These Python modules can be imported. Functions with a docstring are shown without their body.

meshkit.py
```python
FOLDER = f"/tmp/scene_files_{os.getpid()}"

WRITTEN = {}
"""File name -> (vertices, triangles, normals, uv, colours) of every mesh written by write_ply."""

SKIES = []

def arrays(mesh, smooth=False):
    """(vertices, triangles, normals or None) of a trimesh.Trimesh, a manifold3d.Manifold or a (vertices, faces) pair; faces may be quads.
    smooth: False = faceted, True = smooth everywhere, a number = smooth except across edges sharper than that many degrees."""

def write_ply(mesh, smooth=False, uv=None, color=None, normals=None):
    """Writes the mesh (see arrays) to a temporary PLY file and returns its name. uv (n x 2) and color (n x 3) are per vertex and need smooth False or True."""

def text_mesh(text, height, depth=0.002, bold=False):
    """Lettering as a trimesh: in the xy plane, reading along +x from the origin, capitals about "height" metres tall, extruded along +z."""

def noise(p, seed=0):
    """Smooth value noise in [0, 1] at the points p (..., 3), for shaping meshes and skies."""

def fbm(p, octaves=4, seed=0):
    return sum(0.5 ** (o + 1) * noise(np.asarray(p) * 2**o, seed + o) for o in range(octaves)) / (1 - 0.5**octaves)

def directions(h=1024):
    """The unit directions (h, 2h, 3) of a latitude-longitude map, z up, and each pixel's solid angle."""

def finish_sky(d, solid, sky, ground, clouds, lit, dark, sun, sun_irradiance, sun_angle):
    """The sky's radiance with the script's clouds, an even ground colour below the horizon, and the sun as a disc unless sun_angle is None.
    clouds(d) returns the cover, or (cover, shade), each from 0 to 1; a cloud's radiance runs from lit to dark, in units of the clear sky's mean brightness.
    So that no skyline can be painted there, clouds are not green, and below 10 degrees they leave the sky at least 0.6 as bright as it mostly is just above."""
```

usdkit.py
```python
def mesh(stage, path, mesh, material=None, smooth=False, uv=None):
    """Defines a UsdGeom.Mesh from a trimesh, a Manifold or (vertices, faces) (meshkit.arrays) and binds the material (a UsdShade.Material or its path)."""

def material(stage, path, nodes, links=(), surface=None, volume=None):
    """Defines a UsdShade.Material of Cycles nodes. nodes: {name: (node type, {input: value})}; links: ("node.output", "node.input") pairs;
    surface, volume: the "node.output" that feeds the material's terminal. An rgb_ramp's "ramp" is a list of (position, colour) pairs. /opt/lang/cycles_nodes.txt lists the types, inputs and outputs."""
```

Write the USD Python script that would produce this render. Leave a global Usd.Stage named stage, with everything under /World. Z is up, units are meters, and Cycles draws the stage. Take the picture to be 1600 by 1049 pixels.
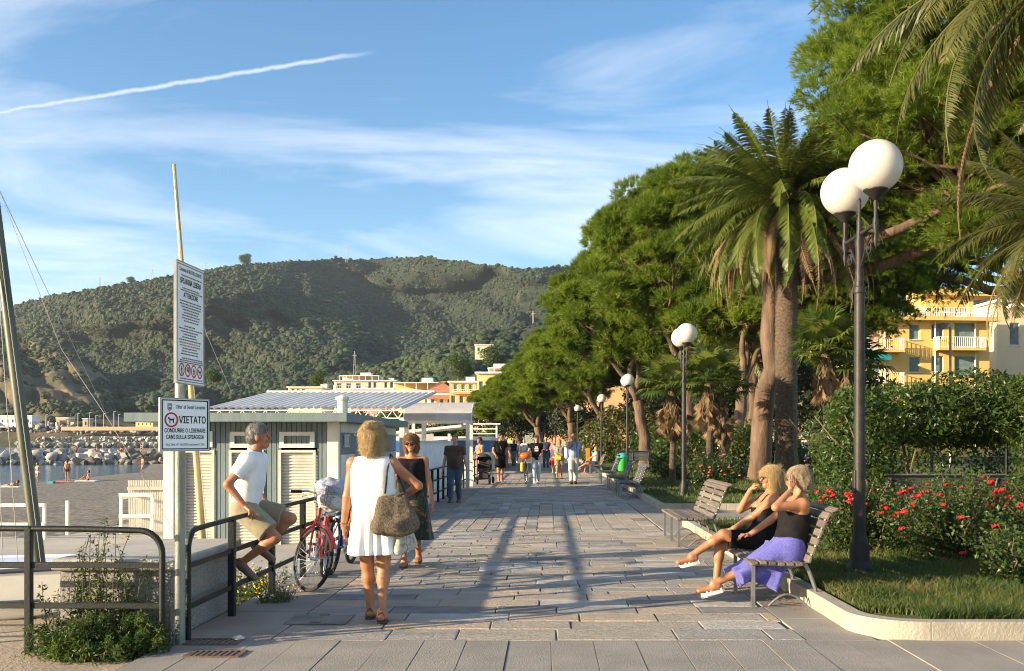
import math, random, numpy as np, trimesh, manifold3d as m3, usdkit, meshkit
from pxr import Usd, UsdGeom, UsdLux, UsdShade, Gf, Sdf, Vt
rng = np.random.default_rng(7); random.seed(7)
A = np.array; PI = math.pi
stage = Usd.Stage.CreateInMemory()
UsdGeom.SetStageUpAxis(stage, UsdGeom.Tokens.z); UsdGeom.SetStageMetersPerUnit(stage, 1.0)
UsdGeom.Xform.Define(stage, '/World'); UsdGeom.Scope.Define(stage, '/World/Looks')
# ---------------------------------------------------------------- camera, sky, sun, exposure
CAMH, FPX, VX, VY = 1.55, 1500.0, 856.0, 690.0      # eye height, focal length in photo pixels, vanishing point
cam = UsdGeom.Camera.Define(stage, '/World/camera')
cam.AddTranslateOp().Set((0, 0, CAMH)); cam.AddRotateXOp().Set(90.0)
cam.CreateHorizontalApertureAttr(36.0); cam.CreateVerticalApertureAttr(36.0 * 1049 / 1600)
cam.CreateFocalLengthAttr(36.0 * FPX / 1600)
cam.CreateHorizontalApertureOffsetAttr((800 - VX) / 1600 * 36); cam.CreateVerticalApertureOffsetAttr((VY - 524.5) / 1600 * 36)
cam.CreateClippingRangeAttr(Gf.Vec2f(0.1, 30000)); cam.CreateExposureAttr(1.62)
SUN_EL, SUN_AZ = math.radians(14), math.radians(24)
SUN = A([-math.cos(SUN_AZ) * math.cos(SUN_EL), -math.sin(SUN_AZ) * math.cos(SUN_EL), math.sin(SUN_EL)])   # towards the sun
SKY_STRENGTH, SUN_I = 0.086, 1.25
def px(x, y, D): return A([(x - VX) * D / FPX, D, CAMH - (y - VY) * D / FPX])
def gp(x, y, z=0.0):
    D = (CAMH - z) * FPX / (y - VY); return A([(x - VX) * D / FPX, D, z])
def dirn(x, y): v = A([(x - VX), FPX, -(y - VY)]); return v / np.linalg.norm(v)
sky = UsdLux.DomeLight.Define(stage, '/World/sky'); sky.CreateIntensityAttr(1.0)
_a, _b = dirn(-40, 182), dirn(590, 80); _n = np.cross(_a, _b); _n /= np.linalg.norm(_n); _m = (_a + _b); _m /= np.linalg.norm(_m); _t = np.cross(_n, _m)
sky_nodes = {
 'tc': ('texture_coordinate', {}),
 'st': ('sky_texture', {'sky_type': 'single_scattering', 'sun_disc': False, 'sun_elevation': SUN_EL, 'sun_rotation': math.atan2(SUN[0], SUN[1]), 'altitude': 10.0, 'air_density': 1.0, 'aerosol_density': 0.7, 'ozone_density': 2.2}),
 'sep': ('separate_xyz', {}), 'zc': ('math', {'math_type': 'maximum', 'value2': 0.0}), 'za': ('math', {'math_type': 'add', 'value2': 0.16}),
 'inv': ('math', {'math_type': 'divide', 'value1': 1.0}), 'sc': ('vector_math', {'vector_math_type': 'scale', 'math_type': 'scale'}),
 'mp': ('mapping', {'mapping_type': 'point', 'rotation': (0, 0, 0.45), 'scale': (0.55, 1.35, 0.0), 'location': (3.1, 1.7, 0)}),
 'n1': ('noise_texture', {'scale': 1.0, 'detail': 9.0, 'roughness': 0.58, 'distortion': 1.1}),
 'mp2': ('mapping', {'mapping_type': 'point', 'scale': (0.5, 0.5, 0.0), 'location': (7.3, 2.2, 0)}),
 'n2': ('noise_texture', {'scale': 0.9, 'detail': 3.0, 'roughness': 0.5}),
 'r1': ('map_range', {'from_min': 0.42, 'from_max': 0.70, 'to_min': 0.0, 'to_max': 1.0, 'clamp': True}),
 'r2': ('map_range', {'from_min': 0.33, 'from_max': 0.56, 'to_min': 0.0, 'to_max': 1.0, 'clamp': True}),
 'cm': ('math', {'math_type': 'multiply'}), 'cs': ('math', {'math_type': 'multiply', 'value2': 0.52}),
 'fade': ('map_range', {'from_min': 0.02, 'from_max': 0.14, 'to_min': 0.25, 'to_max': 1.0, 'clamp': True}), 'cf': ('math', {'math_type': 'multiply'}),
 # contrail: a thin great-circle arc with ragged edge
 'dn': ('vector_math', {'math_type': 'dot_product', 'vector2': tuple(_n)}), 'nz': ('noise_texture', {'scale': 45.0, 'detail': 4.0, 'roughness': 0.6}),
 'nzo': ('math', {'math_type': 'multiply_add', 'value2': 0.006, 'value3': -0.003}), 'dd': ('math', {'math_type': 'add'}), 'da': ('math', {'math_type': 'absolute'}),
 'dr': ('map_range', {'from_min': 0.0005, 'from_max': 0.0026, 'to_min': 1.0, 'to_max': 0.0, 'clamp': True}),
 'dt': ('vector_math', {'math_type': 'dot_product', 'vector2': tuple(_t)}),
 'dm': ('vector_math', {'math_type': 'dot_product', 'vector2': tuple(_m)}), 'dmm': ('math', {'math_type': 'greater_than', 'value2': 0.3}),
 'de': ('map_range', {'from_min': float(_b @ _t) - 0.05 * np.sign(float(_b @ _t)), 'from_max': float(_b @ _t), 'to_min': 1.0, 'to_max': 0.0, 'clamp': True}),
 'c1': ('math', {'math_type': 'multiply'}), 'c2': ('math', {'math_type': 'multiply'}), 'c3': ('math', {'math_type': 'multiply', 'value2': 0.34}),
 'mx': ('math', {'math_type': 'maximum'}),
 'mix': ('mix_color', {'blend_type': 'mix', 'b': (6.6, 6.4, 6.4)}),
 'hs': ('hsv', {'hue': 0.5, 'saturation': 1.2, 'value': 1.0, 'fac': 1.0}),
 'bg': ('background_shader', {'strength': SKY_STRENGTH})}
sky_nodes['sc'] = ('vector_math', {'math_type': 'scale'})
sm = usdkit.material(stage, '/World/Looks/sky_look', sky_nodes, [
 ('tc.generated', 'sep.vector'), ('sep.z', 'zc.value1'), ('zc.value', 'za.value1'), ('za.value', 'inv.value2'), ('tc.generated', 'sc.vector1'), ('inv.value', 'sc.scale'),
 ('sc.vector', 'mp.vector'), ('mp.vector', 'n1.vector'), ('sc.vector', 'mp2.vector'), ('mp2.vector', 'n2.vector'), ('n1.fac', 'r1.value'), ('n2.fac', 'r2.value'),
 ('r1.result', 'cm.value1'), ('r2.result', 'cm.value2'), ('cm.value', 'cs.value1'), ('sep.z', 'fade.value'), ('cs.value', 'cf.value1'), ('fade.result', 'cf.value2'),
 ('tc.generated', 'dn.vector1'), ('tc.generated', 'nz.vector'), ('nz.fac', 'nzo.value1'), ('dn.value', 'dd.value1'), ('nzo.value', 'dd.value2'), ('dd.value', 'da.value1'), ('da.value', 'dr.value'),
 ('tc.generated', 'dt.vector1'), ('dt.value', 'de.value'), ('tc.generated', 'dm.vector1'), ('dm.value', 'dmm.value1'), ('dr.result', 'c1.value1'), ('de.result', 'c1.value2'), ('c1.value', 'c2.value1'), ('dmm.value', 'c2.value2'), ('c2.value', 'c3.value1'),
 ('cf.value', 'mx.value1'), ('c3.value', 'mx.value2'), ('mx.value', 'mix.fac'), ('st.color', 'hs.color'), ('hs.color', 'mix.a'), ('mix.result', 'bg.color')], surface='bg.background')
UsdShade.MaterialBindingAPI.Apply(sky.GetPrim()).Bind(sm)
sun = UsdLux.DistantLight.Define(stage, '/World/sun'); sun.CreateIntensityAttr(SUN_I); sun.CreateNormalizeAttr(True); sun.CreateAngleAttr(0.55); sun.CreateColorAttr((1.0, 0.80, 0.54))
sun.AddTransformOp().Set(Gf.Matrix4d(Gf.Rotation(Gf.Vec3d(0, 0, 1), Gf.Vec3d(*map(float, SUN))), Gf.Vec3d(0, 0, 0)))
# ---------------------------------------------------------------- naming, materials
used = {}
def numbered(parent, name):
    k = (str(parent), name); n = used.get(k, 0); used[k] = n + 1
    return f'{parent}/{name}' if n == 0 else f'{parent}/{name}_{n:03d}'
def pathof(p): return '/World' if p is None else str(p.GetPath())
def keys(prim, label=None, cat=None, group=None, kind=None):
    for k, v in (('label', label), ('category', cat), ('group', group), ('kind', kind)):
        if v: prim.SetCustomDataByKey(k, v)
    return prim
keys(sky.GetPrim(), 'blue evening sky with thin streaky clouds and one long vapour trail', 'sky', kind='structure')
def thing(name, label, cat, loc=(0, 0, 0), rz=0.0, group=None, scale=None, kind=None):
    x = UsdGeom.Xform.Define(stage, numbered('/World', name)); x.AddTranslateOp().Set(Gf.Vec3d(*map(float, loc))); x.AddRotateZOp().Set(math.degrees(rz))
    if scale is not None: x.AddScaleOp().Set(Gf.Vec3f(*map(float, np.broadcast_to(scale, 3))))
    return keys(x.GetPrim(), label, cat, group, kind)
def dup(src, label, loc, rz=0.0, group=None, scale=None):
    n = str(src.GetPath()).split('/')[-1]; n = n[:-4] if n[-3:].isdigit() else n
    x = UsdGeom.Xform.Define(stage, numbered('/World', n))
    x.GetPrim().GetReferences().AddInternalReference(src.GetPath()); 
    x.ClearXformOpOrder(); 
    x.AddTranslateOp().Set(Gf.Vec3d(*map(float, loc))); x.AddRotateZOp().Set(math.degrees(rz))
    if scale is not None: x.AddScaleOp().Set(Gf.Vec3f(*map(float, np.broadcast_to(scale, 3))))
    x.GetPrim().SetInstanceable(True)
    c = src.GetCustomData()
    return keys(x.GetPrim(), label, c.get('category'), group or c.get('group'))
def obj(name, mesh, m, parent=None, label=None, cat=None, group=None, kind=None, smooth=False):
    if isinstance(mesh, MB): mesh = mesh.get()
    r = usdkit.mesh(stage, numbered(pathof(parent), name), mesh, m, smooth)
    return keys(r.GetPrim(), label, cat, group, kind)
mats = {}
def mat(name, c1, c2=None, scale=6.0, rough=0.6, bump=0.0, bscale=None, metal=0.0, c3=None, detail=4.0, coord='geo', spec=0.4, stretch=None, trans=0.0, tcol=None, coat=0.0, lo=0.35, hi=0.65, sheen=0.0, emit=0.0, rnd=0.0, isl=0.0):
    c2 = c2 or c1
    vec = {'geo': 'g.position', 'obj': 't.object', 'gen': 't.generated'}[coord]
    n = {'g': ('geometry', {}), 't': ('texture_coordinate', {}), 'mp': ('mapping', {'scale': stretch or (1, 1, 1)}), 'n': ('noise_texture', {'scale': scale, 'detail': detail, 'roughness': 0.6}),
         'r': ('rgb_ramp', {'ramp': [(lo, c1), (hi, c2)] + ([(min(hi + 0.14, 1), c3)] if c3 else [])}),
         'p': ('principled_bsdf', {'roughness': rough, 'metallic': metal, 'specular_ior_level': spec, 'coat_weight': coat, 'sheen_weight': sheen})}
    l = [(vec, 'mp.vector'), ('mp.vector', 'n.vector'), ('n.fac', 'r.fac'), ('r.color', 'p.base_color')]
    if rnd:
        n['oi'] = ('object_info', {}); n['hv'] = ('hsv', {'hue': 0.5, 'saturation': 1.0, 'fac': 1.0}); n['rm'] = ('map_range', {'from_min': 0.0, 'from_max': 1.0, 'to_min': 1 - rnd, 'to_max': 1 + rnd})
        l = l[:-1] + [('oi.random', 'rm.value'), ('rm.result', 'hv.value'), ('r.color', 'hv.color'), ('hv.color', 'p.base_color')]
    if isl:
        n['hi'] = ('hsv', {'hue': 0.5, 'saturation': 1.0, 'fac': 1.0}); n['ri'] = ('map_range', {'from_min': 0.0, 'from_max': 1.0, 'to_min': 1 - isl, 'to_max': 1 + isl})
        src = [x for x in l if x[1] == 'p.base_color'][0][0]; l = [x for x in l if x[1] != 'p.base_color'] + [('g.random_per_island', 'ri.value'), ('ri.result', 'hi.value'), (src, 'hi.color'), ('hi.color', 'p.base_color')]
    if bump:
        n['bn'] = ('noise_texture', {'scale': bscale or scale * 3, 'detail': 5.0, 'roughness': 0.65}); n['b'] = ('bump', {'strength': min(1.0, bump), 'distance': 0.02 if bump <= 1 else 0.02 * bump})
        l += [('mp.vector', 'bn.vector'), ('bn.fac', 'b.height'), ('b.normal', 'p.normal')]
    out = 'p.BSDF'
    if trans:
        n['tr'] = ('translucent_bsdf', {'color': tcol or c2}); n['mx'] = ('mix_closure', {'fac': trans}); l += [('p.BSDF', 'mx.closure1'), ('tr.BSDF', 'mx.closure2')]; out = 'mx.closure'
        if not tcol: l += [('r.color', 'tr.color')]
    mats[name] = usdkit.material(stage, '/World/Looks/' + name, n, l, surface=out)
    return mats[name]
# ---------------------------------------------------------------- mesh building
def nrm(v): v = A(v, float); return v / max(np.linalg.norm(v), 1e-12)
def rotz(a): c, s = math.cos(a), math.sin(a); return A([[c, -s, 0], [s, c, 0], [0, 0, 1.0]])
def rotaxis(ax, a):
    x, y, z = nrm(ax); K = A([[0, -z, y], [z, 0, -x], [-y, x, 0]]); return np.eye(3) + math.sin(a) * K + (1 - math.cos(a)) * K @ K
BOXF = A([[0, 2, 1], [0, 3, 2], [4, 5, 6], [4, 6, 7], [0, 1, 5], [0, 5, 4], [1, 2, 6], [1, 6, 5], [2, 3, 7], [2, 7, 6], [3, 0, 4], [3, 4, 7]])
class MB:
    def __init__(s): s.v, s.f, s.n = [], [], 0
    def add(s, v, f):
        v = np.asarray(v, float); f = np.asarray(f, int)
        if f.shape[1] == 4: f = np.vstack([f[:, [0, 1, 2]], f[:, [0, 2, 3]]])
        s.v.append(v); s.f.append(f + s.n); s.n += len(v); return s
    def get(s): return np.vstack(s.v), np.vstack(s.f)
    def tm(s, R=None, t=None):
        s.v = [(v @ A(R).T if R is not None else v) + (A(t) if t is not None else 0) for v in s.v]; return s
    def merge(s, o): v, f = o.get() if isinstance(o, MB) else o; return s.add(v, f)
    def box(s, c, d, R=None, bev=0.0):
        d = A(d, float) / 2
        if bev <= 0: v = A([[-1, -1, -1], [1, -1, -1], [1, 1, -1], [-1, 1, -1], [-1, -1, 1], [1, -1, 1], [1, 1, 1], [-1, 1, 1]]) * d; f = BOXF
        else: v, f = cbox(*d, bev)
        return s.add((v @ A(R).T if R is not None else v) + A(c), f)
    def tube(s, pts, r, n=8, flat=None, caps=True):
        pts = A(pts, float); m = len(pts); r = np.broadcast_to(A(r, float), (m,))
        T = np.gradient(pts, axis=0); T /= np.maximum(np.linalg.norm(T, axis=1, keepdims=True), 1e-9)
        u = np.cross(T[0], [0, 0, 1.0] if abs(T[0][2]) < 0.9 else [1.0, 0, 0]); u /= np.linalg.norm(u); V = []
        a = np.arange(n) / n * 2 * PI
        for i in range(m):
            u = u - (u @ T[i]) * T[i]; u /= max(np.linalg.norm(u), 1e-9); w = np.cross(T[i], u)
            V.append(pts[i] + r[i] * (np.cos(a)[:, None] * u + np.sin(a)[:, None] * w * (flat or 1)))
        V = np.vstack(V); i, j = np.meshgrid(np.arange(m - 1), np.arange(n), indexing='ij'); i, j = i.ravel(), j.ravel(); k = (j + 1) % n
        F = np.vstack([np.stack([i * n + j, i * n + k, (i + 1) * n + k], 1), np.stack([i * n + j, (i + 1) * n + k, (i + 1) * n + j], 1)])
        if caps:
            q = np.arange(1, n - 1); F = np.vstack([F, np.stack([0 * q, q + 1, q], 1), (m - 1) * n + np.stack([0 * q, q, q + 1], 1)])
        return s.add(V, F)
    def bar(s, a, b, r, n=8): return s.tube([a, b], r, n)
    def lathe(s, prof, n=20, c=(0, 0, 0), R=None):
        m = len(prof); a = np.arange(n) / n * 2 * PI
        V = np.vstack([np.stack([r * np.cos(a), r * np.sin(a), np.full(n, z)], 1) for r, z in prof])
        i, j = np.meshgrid(np.arange(m - 1), np.arange(n), indexing='ij'); i, j = i.ravel(), j.ravel(); k = (j + 1) % n
        F = np.vstack([np.stack([i * n + j, i * n + k, (i + 1) * n + k], 1), np.stack([i * n + j, (i + 1) * n + k, (i + 1) * n + j], 1)])
        return s.add((V @ A(R).T if R is not None else V) + A(c), F)
    def ball(s, c, r, sub=2, R=None):
        v, f = ico(sub); v = v * A(r); return s.add((v @ A(R).T if R is not None else v) + A(c), f)
    def prism(s, poly, h, c=(0, 0, 0), R=None):
        from shapely.geometry import Polygon
        m = trimesh.creation.extrude_polygon(poly if hasattr(poly, 'area') else Polygon(poly), h, engine='earcut'); v = A(m.vertices)
        return s.add((v @ A(R).T if R is not None else v) + A(c), m.faces)
    def torus(s, R0, r, n=36, m=8, c=(0, 0, 0), R=None):
        a = np.arange(n + 1) / n * 2 * PI; p = np.stack([R0 * np.cos(a), 0 * a, R0 * np.sin(a)], 1)
        p = (p @ A(R).T if R is not None else p) + A(c); return s.tube(p, r, m, caps=False)
    def quad(s, a, b, c, d): return s.add([a, b, c, d], [[0, 1, 2], [0, 2, 3]])
_ico = {}
def ico(sub):
    if sub not in _ico: m = trimesh.creation.icosphere(sub, 1.0); _ico[sub] = (A(m.vertices), A(m.faces))
    return _ico[sub]
_cb = {}
def cbox(x, y, z, b):
    k = (round(x, 5), round(y, 5), round(z, 5), b)
    if k not in _cb:
        P = [[sx * (x - b * (i != 0)), sy * (y - b * (i != 1)), sz * (z - b * (i != 2))] for i in range(3) for sx in (-1, 1) for sy in (-1, 1) for sz in (-1, 1)]
        h = trimesh.Trimesh(P).convex_hull; _cb[k] = (A(h.vertices), A(h.faces))
    return _cb[k]
def lerp(a, b, t): return A(a) + (A(b) - A(a)) * t
def sheet(xs, ys, zf):
    X, Y = np.meshgrid(xs, ys, indexing='ij'); Z = zf(X, Y); V = np.stack([X, Y, Z], -1).reshape(-1, 3); n, m = len(xs), len(ys)
    i, j = np.meshgrid(np.arange(n - 1), np.arange(m - 1), indexing='ij'); a = (i * m + j).ravel()
    return V, np.vstack([np.stack([a, a + m, a + m + 1], 1), np.stack([a, a + m + 1, a + 1], 1)])
def fbm2(X, Y, s, o=4, seed=0): return meshkit.fbm(np.stack([X * s, Y * s, 0 * X + seed * 7.3], -1), o, seed)
def leaves(pts, nor, size, aspect=0.45, jit=0.6, r=rng, bend=True):
    """leaf-sized rhombic faces (2 triangles, folded) at the points, facing roughly nor"""
    n = len(pts); nor = nor + r.normal(0, jit, (n, 3)); nor /= np.linalg.norm(nor, axis=1, keepdims=True)
    t = np.cross(nor, r.normal(0, 1, (n, 3))); t /= np.linalg.norm(t, axis=1, keepdims=True); b = np.cross(nor, t)
    L = (size * r.uniform(0.6, 1.25, n))[:, None]; W = L * aspect
    v = np.stack([pts, pts + t * L * 0.5 + b * W * 0.5 + nor * L * 0.06, pts + t * L - nor * L * 0.08, pts + t * L * 0.5 - b * W * 0.5 + nor * L * 0.06], 1).reshape(-1, 3)
    k = np.arange(n)[:, None] * 4; f = np.vstack([k + A([[0, 1, 2]]), k + A([[0, 2, 3]])]); return v, f
# ================================================================ materials of the setting
mat('mortar', (.085, .075, .06), (.14, .122, .10), 9, .9, .4, 60)
for k, (a, b) in enumerate([((.29, .258, .21), (.38, .335, .275)), ((.245, .235, .215), (.33, .315, .285)), ((.36, .285, .215), (.43, .35, .265)), ((.165, .16, .148), (.25, .242, .222)), ((.36, .34, .31), (.44, .42, .385))]):
    mat(f'paving_{k}', a, b, 5, .75, 1.4, 34, stretch=(.5, 1, 1), c3=tuple(.8 * x for x in a), isl=.08)
mat('slab_grey', (.215, .20, .175), (.285, .262, .228), 1.6, .8, .5, 70, c3=(.19, .18, .165), isl=.06)
mat('kerb_stone', (.27, .245, .20), (.35, .32, .265), 3, .8, .6, 40, c3=(.28, .26, .22))
mat('soil', (.045, .06, .016), (.085, .10, .028), 2.2, .95, .8, 30, c3=(.15, .13, .05))
mat('grass', (.05, .10, .015), (.13, .175, .03), 1.6, .6, trans=.3, c3=(.26, .22, .08), isl=.45, lo=.38, hi=.55)
mat('sand', (.25, .20, .145), (.34, .28, .20), 1.4, .95, .8, 30, c3=(.18, .15, .11))
mat('pebbles', (.085, .077, .064), (.185, .168, .14), 4.5, .9, 1.5, 16, c3=(.30, .27, .225), detail=13, lo=.40, hi=.57)
mat('platform', (.30, .285, .26), (.37, .35, .31), .9, .85, .5, 40, c3=(.25, .235, .21))
mat('roughcast', (.25, .24, .22), (.42, .40, .37), 55, .9, 2.5, 70, detail=2)
mat('concrete', (.29, .28, .255), (.38, .365, .335), 3, .85, .5, 60)
mat('rock_pale', (.33, .315, .285), (.50, .48, .44), .5, .85, 1.0, 2.2, c3=(.30, .28, .25), isl=.3, rnd=.25)
mat('rock_dark', (.14, .12, .09), (.26, .23, .18), .5, .85, 1.0, 2.2, rnd=.25, isl=.3)
def water():
    n = {'g': ('geometry', {}), 'mp': ('mapping', {'scale': (.35, 1.0, 1)}), 'n': ('noise_texture', {'scale': .8, 'detail': 6.0, 'roughness': .6}), 'b': ('bump', {'strength': .5, 'distance': .18}),
         'p': ('principled_bsdf', {'base_color': (.035, .075, .10), 'roughness': .12, 'ior': 1.33})}
    return usdkit.material(stage, '/World/Looks/sea_water', n, [('g.position', 'mp.vector'), ('mp.vector', 'n.vector'), ('n.fac', 'b.height'), ('b.normal', 'p.normal')], surface='p.BSDF')
SEA = water()
# ================================================================ ground, beach, sea
def SX(Y): return np.interp(Y, [-80, 0, 55, 76, 95, 109, 148, 300, 600, 900], [-30, -34, -42, -43.8, -45.2, -46.8, -62, -128, -250, -330])
def beach_z(X, Y):
    xs = SX(Y); t = (X - xs) / (-3.2 - xs); z = np.where(t > 0, -2.0 + 1.6 * np.clip(t, 0, 1.2) ** .8, -2.0 + .09 * np.maximum(X - xs, -60))
    near = -.05 - .35 * np.clip((Y - 8.6) / 5, 0, 1); w = np.clip((X + 9) / 3, 0, 1) * (Y < 14); z = np.where(w > 0, z * (1 - w) + near * w, z)
    d = fbm2(X, Y, .8, 4, 3) - .5; z = z + d * .16 * np.clip((Y - 8) / 8, .15, 1) * (t > 0) + (fbm2(X, Y, .12, 3, 9) - .5) * .35 * np.clip((Y - 14) / 20, 0, 1) * (t > .05)
    return z
ys = np.concatenate([np.arange(-30, 4, 4), np.arange(4, 24, .3), np.arange(24, 90, .9), np.geomspace(90, 900, 60)])
xs_ = -2.92 - np.concatenate([np.arange(0, 14, .3), np.geomspace(14, 420, 90)])
obj('beach', sheet(xs_[::-1], ys, beach_z), mats['pebbles'], None, 'dark grey shingle beach sloping down to the bay', 'beach', kind='structure', smooth=True)
obj('sea', sheet(A([-3000, -800, -300, -150, -60, -12]), A([-60, 0, 60, 150, 300, 660.0]), lambda X, Y: 0 * X - 1.97), SEA, None, 'calm blue water of the sheltered bay', 'sea', kind='structure')
obj('ground', sheet(np.linspace(-2.93, 900, 12), np.linspace(-40, 1000, 12), lambda X, Y: 0 * X - .03), mats['slab_grey'], None, 'level town ground beyond the promenade', 'ground', kind='structure')
obj('sandy_ground', sheet(np.linspace(-9, -2.93, 40), np.linspace(3, 8.9, 40), lambda X, Y: .0 - .02 + .03 * (fbm2(X, Y, 1.2) - .5) - .12 * np.clip((-4 - X) / 4, 0, 1)), mats['sand'], None, 'patch of trodden sand behind the near railing', 'sand', kind='structure', smooth=True)
# the concrete apron in front of the beach cabins
m = MB(); m.prism([(-14, 13.2), (-9.6, 12.6), (-2.95, 11.4), (-2.95, 27), (-9.9, 27), (-9.9, 19.6), (-14, 19.0)], .12, (0, 0, -.50)); obj('concrete_apron', m, mats['platform'], None, 'pale concrete apron in front of the blue beach cabins', 'pavement', kind='structure')
# ================================================================ promenade: stones laid one by one
prom = obj('promenade', sheet(A([-2.93, 2.56, 5, 14]), np.concatenate([np.arange(-6, 7.5, 4), [7.44, 17.45], [21.4, 60, 140]]), lambda X, Y: 0 * X), mats['mortar'], None, 'stone paved seaside promenade leading straight away', 'promenade', kind='structure')
stones = []   # x0, x1, y0, y1, material, z
def add_stone(x0, x1, y0, y1, m, j=.005): stones.append((x0 + j, x1 - j, y0 + j, y1 - j, m))
r = np.random.default_rng(3)
def pick(): return f'paving_{r.choice(5, p=[.34, .26, .16, .12, .12])}'
def bandA(y, yend):                       # courses across the promenade
    while y < yend - .15:
        d = r.choice([.19, .25, .30, .36]) if y > 9.4 else r.choice([.36, .44]); d = min(d, yend - y); x = -2.15 - r.uniform(0, .4)
        while x < 2.0:
            w = r.uniform(.36, .82) * (1.35 if y < 9.4 else 1.0); a, b = max(x, -2.15), min(x + w, 2.0)
            if b - a > .05: add_stone(a, b, y, y + d, pick())
            x += w
        y += d
    return y
def bandB(y, yend):                       # courses along the promenade
    xs = [-2.15]
    while xs[-1] < 2.0: xs.append(min(2.0, xs[-1] + r.choice([.22, .26, .3])))
    for a, b in zip(xs[:-1], xs[1:]):
        v = y - r.uniform(0, .4)
        while v < yend:
            l = r.uniform(.4, .8); c, d = max(v, y), min(v + l, yend)
            if d - c > .05 and b - a > .05: add_stone(a, b, c, d, pick())
            v += l
y = 7.42
for yend, k in ((16.6, 'A'), (24.0, 'B'), (33.5, 'A'), (41, 'B'), (50, 'A'), (58, 'B'), (70, 'A')):
    (bandA if k == 'A' else bandB)(y, yend); y = yend
for x0, x1 in ((-2.9, -2.15), (2.0, 2.55)):
    v = 7.42
    while v < 70: l = r.uniform(.9, 1.3); add_stone(x0, x1, v, v + l, 'slab_grey'); v += l
x = -2.9
while x < 9.5:
    for a, b in ((7.42, 6.02), (6.02, 4.6)): add_stone(x, x + .325, b, a, 'slab_grey', .0025)
    x += .325
for v in np.arange(17.5, 21.3, .76):
    for x in np.arange(2.57, 11, .9): add_stone(x, x + .9, v, v + .76, 'slab_grey')
def stone_mesh(s):
    x0, x1, y0, y1 = s[:4]; z = .014 + r.uniform(-.003, .004); t = r.normal(0, .0012, 4); b = .006 if s[4] != 'slab_grey' else .002; w = r.normal(0, .004, 8) if s[4] != 'slab_grey' else np.zeros(8)
    P = [(x0 + w[0], y0 + w[1]), (x1 + w[2], y0 + w[3]), (x1 + w[4], y1 + w[5]), (x0 + w[6], y1 + w[7])]
    I = [(x0 + b, y0 + b), (x1 - b, y0 + b), (x1 - b, y1 - b), (x0 + b, y1 - b)]
    V = [(*p, -.01) for p in P] + [(*p, z - (.006 if s[4] != 'slab_grey' else .002)) for p in P] + [(*p, z + t[i]) for i, p in enumerate(I)]
    F = []
    for k in range(4):
        n = (k + 1) % 4; F += [(k, n, 4 + n), (k, 4 + n, 4 + k), (4 + k, 4 + n, 8 + n), (4 + k, 8 + n, 8 + k)]
    F += [(8, 9, 10), (8, 10, 11)]; return V, F
def vis(s): cy = (s[2] + s[3]) / 2; cx = (s[0] + s[1]) / 2; return -((s[1] - s[0]) * (s[3] - s[2]) / cy ** 3) * (1 if (-.75 < (cx / cy) < .62 and cy > 6.2) else .01)
stones.sort(key=vis); rest = {}
for i, s in enumerate(stones):
    if i < 290: obj('paving_stone', stone_mesh(s), mats[s[4]], prom)
    else: rest.setdefault(s[4], MB()).add(*stone_mesh(s))
allr = MB()
for k, b in rest.items(): obj('far_paving_stones', b, mats[k], prom, kind='stuff')
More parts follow.
